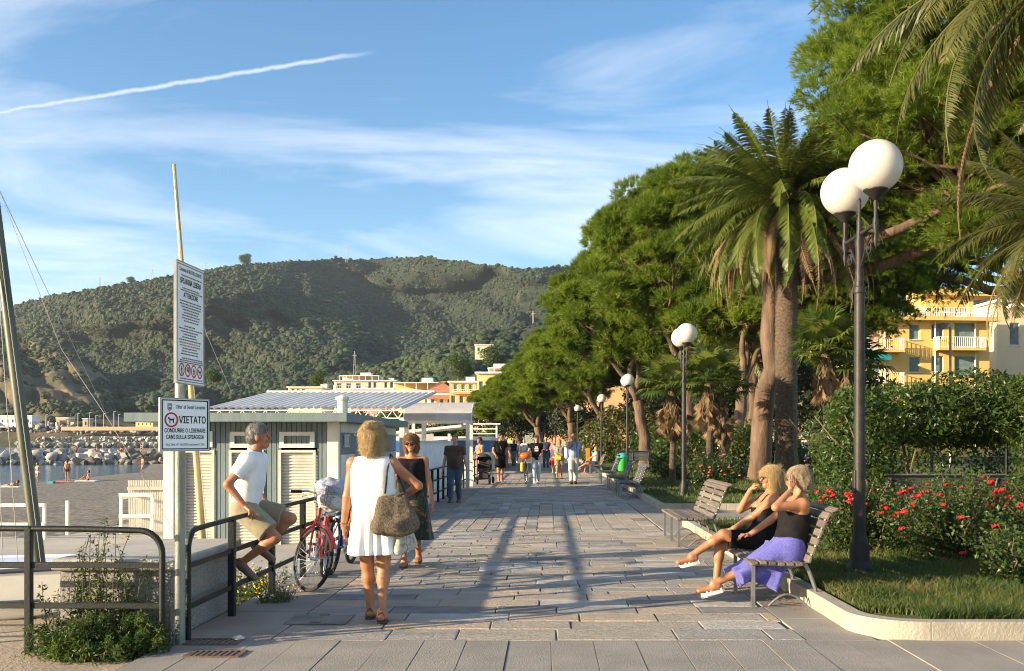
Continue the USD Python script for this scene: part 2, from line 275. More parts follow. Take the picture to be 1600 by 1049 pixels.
# iron grates and an inspection cover set in the paving
mat('rust_iron', (.09, .06, .045), (.15, .10, .075), 20, .8, .5, 80)
for k, (gx, gy, lab) in enumerate(((335, 1007, 'dark iron drain grate lying beside the railing foot in shade'), (337, 1026, 'rusty iron drain grate nearest the bottom edge'))):
    c = gp(gx, gy); g = thing('drain_grate', lab, 'drain grate', (c[0], c[1], .018)); b = MB()
    for q in np.linspace(-.17, .17, 9): b.box((q, 0, 0), (.018, .18, .012))
    obj('bars', b, mats['rust_iron'], g); b = MB()
    for sgn in (-1, 1): b.box((0, sgn * .1, 0), (.40, .02, .014)); b.box((sgn * .19, 0, 0), (.02, .18, .014))
    obj('grate_frame', b, mats['rust_iron'], g)
c = gp(500, 972); g = thing('inspection_cover', 'square stone inspection cover with two lifting slots', 'cover', (c[0], c[1], .016))
obj('cover_plate', MB().box((0, 0, .006), (.52, .42, .012), bev=.003), mats['paving_3'], g); 
for q in (-1, 1): obj('lifting_slot', MB().box((0, q * .17, .0135), (.09, .03, .004)), mats['rust_iron'], g)
# ================================================================ kerbs and lawns
def arc(cx, cy, R, a0, a1, n): return [(cx + R * math.cos(t), cy + R * math.sin(t)) for t in np.linspace(a0, a1, n)]
K1 = [(2.5, 17.4 - .95 * i) for i in range(10)] + [(2.5, 7.9)]
K0 = [(2.95 + .95 * i, 7.45) for i in range(0, 8)]
K1 = [(11.0 - 1.0 * i, 17.4) for i in range(9)] + K1
K2 = [(12 - 1.0 * i, 21.5) for i in range(10)] + [(2.55, 21.5 + 1.0 * i) for i in range(0, 60)]
kerb = thing('kerb', 'low pale stone kerb edging the lawns beside the promenade', 'kerb', kind='structure')
for K, sd in ((K1, 1), (K0, 1), (K2, -1)):
    for (x0, y0), (x1, y1) in zip(K[:-1], K[1:]):
        L = math.hypot(x1 - x0, y1 - y0)
        if L < .3: continue
        a = math.atan2(y1 - y0, x1 - x0); obj('kerb_stone', MB().box(((x0 + x1) / 2, (y0 + y1) / 2, .075), (L - .004, .13, .17), rotz(a), bev=.006), mats['kerb_stone'], kerb)
from shapely.geometry import LineString
obj('kerb_stone', MB().prism(LineString(arc(2.95, 7.9, .45, PI, 1.5 * PI, 14)).buffer(.065, cap_style=2), .17, (0, 0, -.01)), mats['kerb_stone'], kerb)
def lawn(pts, label):
    return obj('lawn', MB().prism(pts, .12, (0, 0, .01)), mats['soil'], None, label, 'lawn', kind='structure')
lawn([(2.56, 17.36), (2.56, 8.0), (3.0, 7.5), (40, 7.5), (40, 17.36)], 'near lawn bed behind the occupied bench'); lawn([(2.61, 21.54), (40, 21.54), (40, 150), (2.61, 150)], 'far lawn bed under the palm and the pines')
def grass(n, fx, h0, h1, w):
    P = fx(n); n = len(P); a = r.uniform(0, 2 * PI, n); H = r.uniform(h0, h1, n) * (.6 + .8 * meshkit.noise(np.c_[P[:, :2] * 1.7, 0 * a], 5)); le = r.normal(0, .5, (n, 2)) * H[:, None]
    d = np.stack([np.cos(a), np.sin(a), 0 * a], 1) * (w * r.uniform(.7, 1.3, n))[:, None]; t = P + np.c_[le, H]; mdl = P + np.c_[le * .3, H * .6]
    V = np.stack([P - d, P + d, mdl + d * .8, mdl - d * .8, t], 1).reshape(-1, 3); k = np.arange(n)[:, None] * 5
    return V, np.vstack([k + A([[0, 1, 2]]), k + A([[0, 2, 3]]), k + A([[3, 2, 4]])])
def near_pts(n):
    D = 7.55 + (r.uniform(0, 1, n) ** 1.7) * 9.7; X = 2.62 + r.uniform(0, 1, n) ** 1.4 * (D * .80 - 2.2); k = (X > 2.62) & ~((X < 3.0) & (D < 7.95 - .3 * (X - 2.6))); return np.stack([X, D, 0 * X + .125], 1)[k]
def far_pts(n):
    D = 21.65 + r.uniform(0, 1, n) ** 1.6 * 30; X = 2.7 + r.uniform(0, 1, n) * 12; return np.stack([X, D, 0 * X + .125], 1)
b = MB(); b.add(*grass(76000, near_pts, .04, .13, .0042)); obj('grass', b, mats['grass'], None, 'short ragged grass of the near lawn bed', 'grass', kind='stuff')
obj('grass', grass(30000, far_pts, .05, .12, .011), mats['grass'], None, 'short grass of the far lawn bed', 'grass', kind='stuff')
# ================================================================ hills (real height, seen 0.6 to 1.7 km away)
mat('hill_ground', (.007, .014, .006), (.015, .023, .009), .03, .95, 0, detail=10, c3=(.055, .044, .024), lo=.40, hi=.58)
mat('cliff_ground', (.035, .038, .016), (.09, .07, .036), .03, .95, 0, detail=11, c3=(.20, .135, .07), lo=.38, hi=.56)
mat('scrub_leaf', (.008, .019, .006), (.024, .040, .010), .012, .8, rnd=.45)
def hill(name, label, pts, D0, Dr, y0, nu, ns, m, g=1.0, rav=.35, seed=0, fu=9.0):
    xs = np.linspace(pts[0][0], pts[-1][0], nu); yr = np.interp(xs, *zip(*pts)); u = (xs - VX) / FPX; S = np.concatenate([np.linspace(0, 1, ns), 1 + np.linspace(.06, .8, 8)])
    U, SS = np.meshgrid(u, S, indexing='ij'); er = ((VY - yr) / FPX)[:, None]; e0 = (VY - y0) / FPX
    E = np.where(SS <= 1, e0 + (er - e0) * np.minimum(SS, 1) ** g, er - (SS - 1) * .12)
    R = (meshkit.fbm(np.stack([U * fu + SS * 1.1, SS * 1.2, 0 * U + seed], -1), 5, seed) - .5)
    D = D0 + (Dr - D0) * SS + (Dr - D0) * rav * 2 * R * np.clip(SS * 3, 0, 1)
    E = E + (meshkit.fbm(np.stack([U * 60, SS * 9, 0 * U], -1), 4, seed + 5) - .5) * .012 * np.clip(4 * SS, 0, 1) * np.where(SS > .9, .4, 1)
    V = np.stack([U * D, D, CAMH + E * D], -1); n, k = U.shape; i, j = np.meshgrid(np.arange(n - 1), np.arange(k - 1), indexing='ij'); a = (i * k + j).ravel()
    F = np.vstack([np.stack([a, a + k, a + k + 1], 1), np.stack([a, a + k + 1, a + 1], 1)]); V = V.reshape(-1, 3)
    obj(name, (V, F), m, None, label, 'hill', kind='structure', smooth=True); return V, F
RP = [(-700, 560), (-400, 520), (-100, 500), (0, 488), (30, 476), (60, 468), (120, 456), (200, 445), (280, 430), (330, 422), (380, 414), (430, 411), (520, 406), (600, 405), (660, 403), (700, 408), (760, 413), (800, 418), (860, 420), (900, 416), (960, 414), (1100, 420), (1300, 440), (1700, 470), (2000, 500)]
H1 = hill('hill', 'long dark scrub covered ridge across the far side of the bay', RP, 720, 1500, 664, 420, 120, mats['hill_ground'], 1.0, .62, 1, 5.2)
H2 = hill('hill', 'nearer wooded spur rising behind the town houses', [(430, 655), (500, 612), (560, 586), (600, 572), (640, 561), (680, 549), (720, 534), (760, 521), (800, 514), (830, 508), (900, 500), (1000, 492), (1200, 490), (1500, 500)], 330, 620, 668, 180, 60, mats['hill_ground'], .9, .3, 4, 12.0)
H3 = hill('headland', 'bare tan cliff headland at the left end of the bay', [(-500, 520), (-200, 505), (0, 519), (60, 534), (110, 552), (140, 566), (165, 588), (190, 612), (225, 636), (262, 658), (300, 668)], 655, 830, 668, 140, 60, mats['cliff_ground'], .8, .45, 8, 16.0)
def scrub(HV, n, smin, smax, seed, label, thr=.46, nsc=.012):
    V, F = HV; rr = np.random.default_rng(seed); t = V[F]; c = t.mean(1); n_ = np.cross(t[:, 1] - t[:, 0], t[:, 2] - t[:, 0]); ar = np.linalg.norm(n_, axis=1) / np.maximum(c[:, 1], 1) ** 2
    idx = rr.choice(len(F), n * 2, p=ar / ar.sum()); w = rr.dirichlet((1, 1, 1), n * 2); P = (t[idx] * w[..., None]).sum(1); k = meshkit.fbm(P * nsc, 4, seed) > thr; P = P[k][:n]; n = len(P)
    pi = UsdGeom.PointInstancer.Define(stage, numbered('/World', 'hill_scrub')); keys(pi.GetPrim(), label, 'scrub', kind='stuff'); tg = []
    for q in range(3):
        v, f = ico(1); v = v * (1 + .5 * (meshkit.noise(v * 1.9 + q * 9, q)[:, None] - .5)) * A([1, 1, .8]) + A([0, 0, .35]); pm = obj(f'bush', (v, f), mats['scrub_leaf'], pi.GetPrim(), smooth=False); tg.append(pm.GetPath())
    pi.CreatePrototypesRel().SetTargets(tg); pi.CreateProtoIndicesAttr(Vt.IntArray.FromNumpy(rr.integers(0, 3, n).astype(np.int32))); pi.CreatePositionsAttr(Vt.Vec3fArray.FromNumpy(P.astype(np.float32)))
    s = rr.uniform(0, 1, n) ** 2.2 * (smax - smin) + smin; pi.CreateScalesAttr(Vt.Vec3fArray.FromNumpy((s[:, None] * rr.uniform(.75, 1.25, (n, 3))).astype(np.float32)))
    a = rr.uniform(0, PI, n); pi.CreateOrientationsAttr(Vt.QuathArray([Gf.Quath(float(math.cos(x)), 0, 0, float(math.sin(x))) for x in a]))
scrub(H1, 140000, .9, 3.8, 11, 'low dark bushes and trees over the far ridge', .22); scrub(H2, 30000, .6, 3.0, 12, 'dense green trees over the nearer spur', .30); scrub(H3, 14000, .45, 2.4, 13, 'scattered bushes clinging to the tan cliff headland', .44, .03)
# ================================================================ breakwaters and the rocky shore
def rock(rr, s):
    v, f = ico(2); q = rr.uniform(0, 99); d = nrm(rr.normal(0, 1, 3)); v = v * A([1.25, 1.0, .8]) * rr.uniform(.8, 1.2, 3)
    for _ in range(11):
        d = nrm(rr.normal(0, 1, 3)); o = rr.uniform(.36, .78); e = v @ d - o; v = v - np.maximum(e, 0)[:, None] * d
    v = v * (1 + .12 * (meshkit.noise(v * 2.2 + q)[:, None] - .5)); return v @ rotz(rr.uniform(0, 6)).T * s, f
rr = np.random.default_rng(21); bw = thing('breakwater', 'near breakwater of big pale boulders with dark wet feet', 'breakwater')
for row, (y0, sz, nr) in enumerate(((726, 1.05, 34), (718, 1.15, 32), (711, 1.15, 30))):
    for xk in np.linspace(-30, 250 - 6 * row, nr):
        D = 144 + row * 1.8 + xk * .02; c = px(xk + rr.uniform(-3, 3), y0 - 2 + rr.uniform(-2, 2), D); v, f = rock(rr, sz * rr.uniform(.5, 1.2)); dk = (row == 0 and rr.random() < .55) or xk > 195
        obj('boulder', (v + c, f), mats['rock_dark' if dk else 'rock_pale'], bw, smooth=28)
def rocks_row(name, label, x0, x1, n, fy, D, s0, s1, dark=.3):
    b, bd = MB(), MB()
    for _ in range(n):
        xk = rr.uniform(x0, x1); c = px(xk, fy(xk), D(rr.uniform(0, 1))); v, f = rock(rr, rr.uniform(s0, s1)); (bd if rr.random() < dark else b).add(v[:, :] + c, f)
    t = thing(name, label, 'rocks', kind='stuff'); obj('pale_boulders', b, mats['rock_pale'], t); obj('dark_boulders', bd, mats['rock_dark'], t)
rocks_row('rock_barrier', 'second low rock barrier farther out in the bay', 28, 262, 190, lambda x: rr.uniform(693, 699), lambda t: 530 + 8 * t, 1.0, 2.2)
rocks_row('rock_barrier', 'third thin rock barrier near the far shore', 60, 262, 150, lambda x: rr.uniform(684, 689), lambda t: 600 + 8 * t, .9, 1.8)
rocks_row('rock_revetment', 'sloping bank of pale boulders below the coast road', -20, 285, 420, lambda x: rr.uniform(661 if x < 120 else 669, 683), lambda t: 640 + 6 * t, .9, 2.4, .2)
b = MB(); V = []
for xk in np.linspace(-300, 420, 40): V += [px(xk, 700, 622), px(xk, 664 if xk < 110 else 667, 650), px(xk, 664 if xk < 110 else 667, 700)]
F = [];
for i in range(39):
    for j in range(2): q = i * 3 + j; F += [(q, q + 3, q + 4), (q, q + 4, q + 1)]
obj('far_shore', (V, F), mats['cliff_ground'], None, 'banked far shore carrying the coast road', 'shore', kind='structure')

# the evening air over the bay
mh = usdkit.material(stage, '/World/Looks/evening_air', {'v': ('principled_volume', {'color': (.72, .84, 1.0), 'density': .000042, 'anisotropy': .2})}, [], volume='v.volume')
obj('haze', MB().box((0, 900, 195), (6400, 3000, 420)), mh, None, 'thin bluish evening haze over the bay and hills', 'haze', kind='stuff')
# ================================================================ buildings
mat('cabin_blue', (.105, .145, .152), (.135, .18, .188), 6, .6, .2, 30, stretch=(1, 1, .15)); mat('cabin_white', (.52, .50, .455), (.62, .60, .56), 3, .65, .3, 40, c3=(.44, .42, .375)); mat('cabin_cream', (.50, .46, .38), (.58, .54, .46), 2, .75, .3, 40)
mat('shutter_slat', (.42, .40, .34), (.52, .49, .43), 5, .5); mat('metal_white', (.70, .70, .68), (.78, .78, .76), 4, .45); mat('roof_steel', (.46, .46, .455), (.56, .56, .55), 3, .8, 0, stretch=(1, .2, 1), spec=.15)
mat('roof_tile', (.30, .12, .06), (.42, .19, .10), 3, .85, .5, 12); mat('window_glass', (.03, .045, .055), (.08, .10, .12), 1.2, .12, spec=.6); mat('shutter_green', (.10, .16, .145), (.17, .23, .21), 2, .6); mat('dark_gap', (.02, .02, .02))
mat('canvas_grey', (.36, .35, .34), (.46, .45, .43), 1.5, .7, .2, 10, trans=.15); mat('tarp_blue', (.02, .09, .28), (.03, .13, .36), 2, .5, .2, 10); mat('awning_teal', (.02, .22, .26), (.03, .28, .32), 3, .7)
mat('rail_paint', (.004, .007, .006), (.008, .012, .010), 9, .48, .25, 60, c3=(.03, .026, .02), spec=.3); mat('fence_white', (.62, .63, .64), (.72, .73, .73), 2, .5)
for k, c in dict(cream=(.58, .47, .30), yellow=(.60, .45, .20), orange=(.52, .30, .14), pink=(.46, .22, .16), white=(.66, .63, .57), ochre=(.50, .36, .16), deepyellow=(.64, .43, .13), tan=(.42, .30, .18)).items():
    mat('plaster_' + k, c, tuple(1.08 * x for x in c), .7, .85, .3, 20, c3=tuple(.88 * x for x in c))
RXZ = A([[1, 0, 0], [0, 0, -1], [0, 1.0, 0]])
from shapely.geometry import Polygon, box as sbox
def building(name, label, D, x0, x1, yt, yb, depth, wm, wins=(), balcs=(), roof=None, yaw=0.0, cat='building', group=None, slab=.25, extra=None, pane='window_glass', zb=None):
    """facade at distance D between photo columns x0..x1; windows (x0,x1,y0,y1[,material]) and balconies (x0,x1,ytop,ybottom) given on the facade"""
    k = D / FPX; xc = (x0 + x1) / 2; base = zb if zb is not None else CAMH - (yb - VY) * k; X = lambda x: (x - xc) * k; Z = lambda y: CAMH - (y - VY) * k - base
    t = thing(name, label, cat, ((xc - VX) * k, D, base), yaw, group); h = Z(yt); w = (x1 - x0) * k
    P = sbox(-w / 2, 0, w / 2, h)
    for q in wins: P = P.difference(sbox(X(q[0]), Z(q[3]), X(q[1]), Z(q[2])))
    m = MB()
    for g in getattr(P, 'geoms', [P]): m.prism(g, .25, (0, .25, 0), RXZ)
    m.box((0, depth / 2 + .127, h / 2), (w, depth - .25, h)); obj('wall', m, mats[wm], t)
    for q in wins:
        a, b, c, d = X(q[0]), X(q[1]), Z(q[3]), Z(q[2]); wn = obj('window', MB().prism(sbox(a, c, b, d).difference(sbox(a + .07, c + .07, b - .07, d - .07)), .08, (0, .20, 0), RXZ), mats['cabin_white'], t)
        obj('pane', MB().box(((a + b) / 2, .20, (c + d) / 2), (b - a - .13, .03, d - c - .13)), mats[q[4] if len(q) > 4 else pane], wn)
        obj('sill', MB().box(((a + b) / 2, -.04, c - .04), (b - a + .16, .12, .06)), mats['cabin_white'], wn)
    for q in balcs:
        a, b, zt, zs = X(q[0]), X(q[1]), Z(q[2]), Z(q[3]); bl = obj('balcony', MB().box(((a + b) / 2, -.55, zs - .1), (b - a, 1.1, .2)), mats[wm], t); g = MB()
        for zz in (zt, zs + .12): g.box(((a + b) / 2, -1.05, zz), (b - a, .05, .05)); g.box((a + .02, -.55, zz), (.05, 1.0, .05)); g.box((b - .02, -.55, zz), (.05, 1.0, .05))
        for xx in np.arange(a + .05, b, max(.13, .0022 * D)): g.box((xx, -1.05, (zt + zs) / 2), (.03 + .0001 * D, .03, zt - zs))
        for yy in np.arange(-.95, -.05, .14):
            for xx in (a + .02, b - .02): g.box((xx, yy, (zt + zs) / 2), (.03, .03, zt - zs))
        obj('balcony_railing', g, mats['metal_white'], bl, kind='stuff')
    if roof == 'flat': obj('roof', MB().box((0, depth / 2 - .1, h + slab / 2), (w + .6, depth + .7, slab)), mats['plaster_white'], t)
    elif roof: 
        rh = .22 * depth; b = MB(); b.add([(-w / 2 - .4, -.4, h), (w / 2 + .4, -.4, h), (w / 2 + .4, depth + .4, h), (-w / 2 - .4, depth + .4, h), (-w / 2 + depth / 3, depth / 2, h + rh), (w / 2 - depth / 3, depth / 2, h + rh), (-w / 2 - .4, -.4, h - .12), (w / 2 + .4, -.4, h - .12), (w / 2 + .4, depth + .4, h - .12), (-w / 2 - .4, depth + .4, h - .12)],
            [(0, 1, 5), (0, 5, 4), (1, 2, 5), (2, 3, 4), (2, 4, 5), (3, 0, 4), (6, 7, 1), (6, 1, 0), (7, 8, 2), (7, 2, 1), (8, 9, 3), (8, 3, 2), (9, 6, 0), (9, 0, 3), (6, 8, 7), (6, 9, 8)])
        obj('roof', b, mats[roof], t)
    if extra: extra(t, X, Z, w, h, depth)
    return t
def wins(xs, ys, w, h, *m): return [(x - w / 2, x + w / 2, y - h / 2, y + h / 2, *m) for x in xs for y in ys]
def terrace(x0, x1, y0, y1, posts, solid=None):
    def f(t, X, Z, w, h, dep):
        g = MB(); z0, z1 = Z(y1), Z(y0); a, b = X(x0), X(x1)
        g.box(((a + b) / 2, 1.6, z1), (b - a, 3.2, .16))
        for x in np.linspace(a + .12, b - .12, posts): g.box((x, .15, (z0 + z1) / 2), (.14, .14, z1 - z0))
        obj('terrace_pergola', g, mats['cabin_white'], t, kind='stuff'); 
        obj('penthouse', MB().box(((a + b) / 2, 4.6, (z0 + z1) / 2), (b - a, 3, z1 - z0)), mats[solid or 'plaster_cream'], t)
    return f
def chim(x, y0, y1, w=.9):
    def f(t, X, Z, W, h, dep): obj('chimney', MB().box((X(x), dep / 2, (Z(y0) + Z(y1)) / 2), (w, w, Z(y0) - Z(y1))), mats['plaster_white'], t)
    return f
def both(*fs): return lambda *a: [f(*a) for f in fs]
town = 'town houses along the sea front'
building('flat_roof_house', 'low pale flat roofed house at the left end of the town row', 235, 450, 502, 606, 665, 12, 'plaster_cream', wins((458, 466, 474), (611,), 5, 6), roof='flat', extra=chim(498, 598, 606, 1.6))
building('apartment_house', 'cream apartment house with a white roof terrace left of the roof aerials', 225, 522, 618, 596, 665, 14, 'plaster_cream', wins((578, 586, 603, 612), (602,), 5, 9) + wins((530, 545, 560), (603,), 8, 8), [(522, 570, 603, 609)], 'flat', extra=both(terrace(530, 592, 587, 596, 7), chim(564, 580, 587, 2.5), chim(604, 588, 596, 1.2)))
building('red_house', 'low brick red house below the cream apartment house', 205, 548, 612, 609, 665, 8, 'plaster_pink', wins((570, 587, 602), (613,), 6, 6, 'shutter_green') + wins((556,), (614,), 8, 6), roof='flat', slab=.3)
building('apartment_house', 'yellow apartment house with open white terrace beside the red house', 195, 612, 664, 610, 668, 13, 'plaster_yellow', wins((620, 635, 650), (622,), 7, 8), [(612, 660, 610, 616)], None, extra=both(terrace(614, 704, 598, 610, 6, 'plaster_ochre'), chim(662, 588, 598, 2.2)))
building('apartment_house', 'ochre side block of the yellow terrace house', 199, 665, 706, 603, 668, 12, 'plaster_ochre', wins((678, 692), (612,), 5, 8, 'shutter_green'), roof='flat')
building('red_roofed_house', 'white house with a red tile roof at the near end of the canopy', 175, 667, 712, 612, 675, 10, 'plaster_white', wins((676, 690, 702), (627,), 6, 7), roof='roof_tile', extra=lambda t, X, Z, w, h, d: obj('roof_skirt', MB().box((X(689), -.7, Z(621)), (w + 1, 1.5, .35), rotaxis((1, 0, 0), .35)), mats['roof_tile'], t))
building('apartment_house', 'orange apartment house with awnings and balcony above the canopy', 165, 702, 744, 598, 690, 12, 'plaster_orange', wins((708, 721, 733), (624,), 7, 12) + wins((712, 724, 736), (606,), 7, 12, 'shutter_green') + wins((721, 735), (655,), 7, 12), [(708, 746, 609, 614)], 'flat', extra=chim(731, 586, 596, 1.6))
building('tall_house', 'tall yellow apartment house with green shutters behind the first pine', 150, 745, 812, 584, 692, 14, 'plaster_yellow', wins((752, 767, 782), (603, 628, 653), 7, 14, 'shutter_green'), [(756, 790, 607, 613)], 'flat', extra=terrace(762, 800, 575, 584, 5, 'plaster_orange'))
building('hill_villa', 'pale square villa alone on the wooded spur', 430, 742, 770, 540, 562, 10, 'plaster_cream', wins((748, 763), (546,), 4, 6), roof='flat', slab=.4)
building('hill_house', 'small white house stepped above the tall yellow house', 330, 763, 792, 577, 600, 9, 'plaster_white', wins((770, 780), (585,), 5, 5), roof='flat', extra=chim(782, 568, 577, 5))
building('coast_building', 'long low white building on the coast road behind the mast', 640, -20, 50, 651, 668, 10, 'plaster_white', wins(np.arange(-12, 48, 8), (658,), 3, 5), roof='flat', slab=.8)
building('tunnel_house', 'tan tunnel portal building on the coast road', 645, 88, 107, 654, 669, 8, 'plaster_tan', wins((98,), (661,), 10, 8, 'dark_gap'), roof='flat', slab=.6)
building('tunnel_house', 'smaller tan portal right of the first tunnel portal', 645, 129, 137, 655, 669, 8, 'plaster_tan', wins((134,), (662,), 3, 6, 'dark_gap'), roof='flat', slab=.6)
building('shore_house', 'pale yellow two storey house on the coast road beside the sign', 640, 212, 239, 652, 669, 10, 'plaster_yellow', wins((217, 223, 229, 235), (657, 663), 2.4, 3.2, 'shutter_green'), roof='flat', slab=.6)
obj('road_wall', MB().box(px(185, 670, 632), (75, 1.2, 2.4)), mats['plaster_tan'], None, 'tan retaining wall under the coast road', 'wall')
mat('mast_grey', (.30, .30, .29), (.38, .38, .37), 3, .5)
for k, (x, yt, lab) in enumerate(((72, 648, 'leftmost coast road lamp mast'), (122, 646, 'coast road mast between the tan portals'), (140, 645, 'coast road mast right of the small portal'), (150, 649, 'short coast road mast near the road bend'), (162, 646, 'coast road mast in the middle of the wall'), (178, 643, 'tallest coast road mast left of the yellow house'), (185, 648, 'coast road mast nearest the yellow house'))):
    c = px(x, 668, 640); h = (668 - yt) * 640 / 1500; t = thing('road_mast', lab, 'mast', c); obj('pole', MB().tube([(0, 0, 0), (0, 0, h)], [.28, .18], 6), mats['mast_grey'], t); obj('lamp_head', MB().box((.6, 0, h), (1.6, .4, .3)), mats['mast_grey'], t)
# pylons and aerials on the ridges
for x, y0, y1, D, lab in ((541, 407, 382, 1450, 'tall aerial mast alone on the middle of the ridge'), (238, 440, 420, 1450, 'thin pylon on the ridge left of the tall sign'), (322, 424, 409, 1450, 'thin pylon on the ridge just right of the tall sign'), (156, 451, 433, 1450, 'faint pylon on the left shoulder of the ridge'), (554, 580, 549, 420, 'twin wooden power pole on the spur above the canopy'), (833, 512, 486, 640, 'lattice pylon on the spur crest')):
    c = px(x, y0, D); h = (y0 - y1) * D / 1500; w = D * .0009; t = thing('pylon', lab, 'pylon', c - A([0, 0, 3])); b = MB()
    for s in (-1, 1): b.tube([(s * w * 1.1, 0, 0), (s * w * .35, 0, h + 3)], [w * .35, w * .25], 5)
    obj('leg', b, mats['mast_grey'], t, kind='stuff'); obj('cross_arm', MB().box((0, 0, h + 1.2), (w * 5, w * .4, w * .5)), mats['mast_grey'], t)
# ---------------------------------------------------------------- the yellow house behind the hedge
def yellow_extra(t, X, Z, w, h, d):
    g = MB()
    for xx in np.arange(X(1336), X(1552), .16): g.box((xx, -.35, (Z(482) + Z(496)) / 2), (.045, .045, Z(482) - Z(496)))
    for y in (481, 489, 496): g.box(((X(1334) + X(1554)) / 2, -.35, Z(y)), (X(1554) - X(1334), .06, .06))
    obj('roof_railing', g, mats['metal_white'], t, kind='stuff')
    obj('cornice', MB().box((0, -.35, Z(499)), (w + 1.2, 1.2, .35)), mats['plaster_deepyellow'], t)
    for x in (1465, 1522): obj('roof_column', MB().box((X(x), .3, (Z(462) + Z(496)) / 2), (.45, .45, Z(462) - Z(496))), mats['plaster_deepyellow'], t)
    obj('roof_beam', MB().box((X(1500), .8, Z(461)), (X(1560) - X(1440), 2.6, .14)), mats['plaster_deepyellow'], t); obj('roof_house', MB().box((X(1512), 5, (Z(440) + Z(480)) / 2), (4.5, 4, Z(440) - Z(480))), mats['plaster_deepyellow'], t)
    obj('awning', MB().box((X(1349), -.75, Z(556)), (X(1379) - X(1318), 1.5, .08), rotaxis((1, 0, 0), .30)), mats['awning_teal'], t); obj('awning_valance', MB().box((X(1349), -1.48, Z(562)), (X(1379) - X(1318), .03, .40)), mats['awning_teal'], t)
    for x in (1380, 1462, 1528): obj('drainpipe', MB().tube([(X(x), -.06, 0), (X(x), -.06, Z(498))], .07, 8), mats['plaster_white'], t)
    for x, y in ((1510, 545), (1512, 523)): pass
building('yellow_apartment_house', 'yellow apartment house with white balcony railings behind the hedge', 88, 1318, 1552, 499, 730, 11, 'plaster_deepyellow',
    [(1340, 1374, 512, 546, 'plaster_pink'), (1420, 1438, 507, 531, 'shutter_green'), (1456, 1476, 506, 530, 'window_glass'), (1494, 1530, 503, 543, 'shutter_green'), (1352, 1374, 565, 588, 'shutter_green'), (1420, 1438, 558, 582, 'shutter_green'), (1456, 1476, 556, 581, 'shutter_green'), (1494, 1530, 555, 588, 'shutter_green')],
    [(1316, 1404, 531, 549), (1459, 1536, 528, 545), (1316, 1404, 584, 602)], yaw=.10, extra=yellow_extra)
def pots(t, X, Z, w, h, d):
    b = MB(); b.lathe([(2.6, 0), (3.1, .15), (3.1, .5), (2.6, .5)], 28, (X(1610), 1.6, Z(484))); obj('curved_balcony', b, mats['plaster_white'], t)
    for a in np.linspace(-2.9, -1.5, 8):
        obj('flower_pot', MB().lathe([(.17, 0), (.26, .45), (.3, .45), (.3, .55), (.24, .55)], 10, (X(1610) + 2.85 * math.cos(a), 1.6 + 2.85 * math.sin(a), Z(484) + .5)), mats['roof_tile'], t)
building('pink_house', 'pale orange house with curved balcony and flower pots at the right edge', 100, 1554, 1700, 474, 730, 10, 'plaster_cream', [(1575, 1592, 505, 540, 'window_glass')], roof='flat', extra=pots, yaw=.1)
building('park_house', 'pale house glimpsed between the palm trunk and fan palms', 80, 1140, 1188, 575, 730, 9, 'plaster_cream', [(1146, 1158, 596, 612, 'window_glass'), (1165, 1176, 596, 612, 'shutter_green'), (1146, 1158, 630, 652, 'window_glass')], [(1140, 1180, 612, 622)], 'flat')
building('street_house', 'shaded brown house at the end of the park behind the palms', 100, 1190, 1330, 560, 720, 9, 'plaster_tan', [(1228, 1246, 680, 712, 'window_glass'), (1252, 1268, 672, 712, 'window_glass'), (1225, 1240, 620, 645, 'shutter_green'), (1275, 1290, 620, 645, 'shutter_green')], roof='flat')
building('street_house', 'shaded orange house seen between the far pine trunks', 150, 850, 990, 600, 715, 10, 'plaster_orange', wins((880, 905, 930, 955), (640, 670), 9, 15, 'shutter_green'), roof='flat')
# ---------------------------------------------------------------- blue beach cabins
HD = 18.0; HG = -.40; k = HD / FPX
hx = lambda x: (x - VX) * k; hz = lambda y: CAMH - (y - VY) * k
hut = thing('beach_cabin', 'teal boarded beach cabins with white trim and roller shutters', 'beach cabin'); X0, X1, ZT = hx(257), hx(530), hz(658); DEP = 6.6
m = MB(); m.box(((X0 + X1) / 2 - .2, HD + DEP / 2 + .06, (HG + ZT) / 2), (X1 - X0 - .4 - .02, DEP, ZT - HG)); obj('core', m, mats['cabin_cream'], hut)
wn = [(285, 333, 674, 699), (360, 410, 675, 700), (437, 492, 675, 700)]; sh = [(288, 334, 705, 851), (360, 411, 705, 851), (437, 492, 705, 851)]
b = MB(); xx = X0 + .2; bw_ = .095; holes = [(hx(q[0]), hx(q[1]), hz(q[3]), hz(q[2])) for q in wn + sh]
while xx < hx(512):
    zs = [(HG, ZT)]
    for a, c, z0, z1 in holes:
        if xx + bw_ / 2 > a and xx + bw_ / 2 < c: zs = [s for (p, q) in zs for s in ((p, z0), (z1, q)) if s[1] - s[0] > .02]
    for p, q in zs: b.box((xx + bw_ / 2, HD + .02, (p + q) / 2), (bw_ - .012, .05, q - p))
    xx += bw_
obj('cladding_boards', b, mats['cabin_blue'], hut, kind='stuff')
for x0, x1 in ((257, 273), (512, 530)):
    obj('corner_post', MB().box(((hx(x0) + hx(x1)) / 2, HD + .03, (HG + ZT) / 2), (hx(x1) - hx(x0), .16, ZT - HG), bev=.008), mats['cabin_white'], hut)
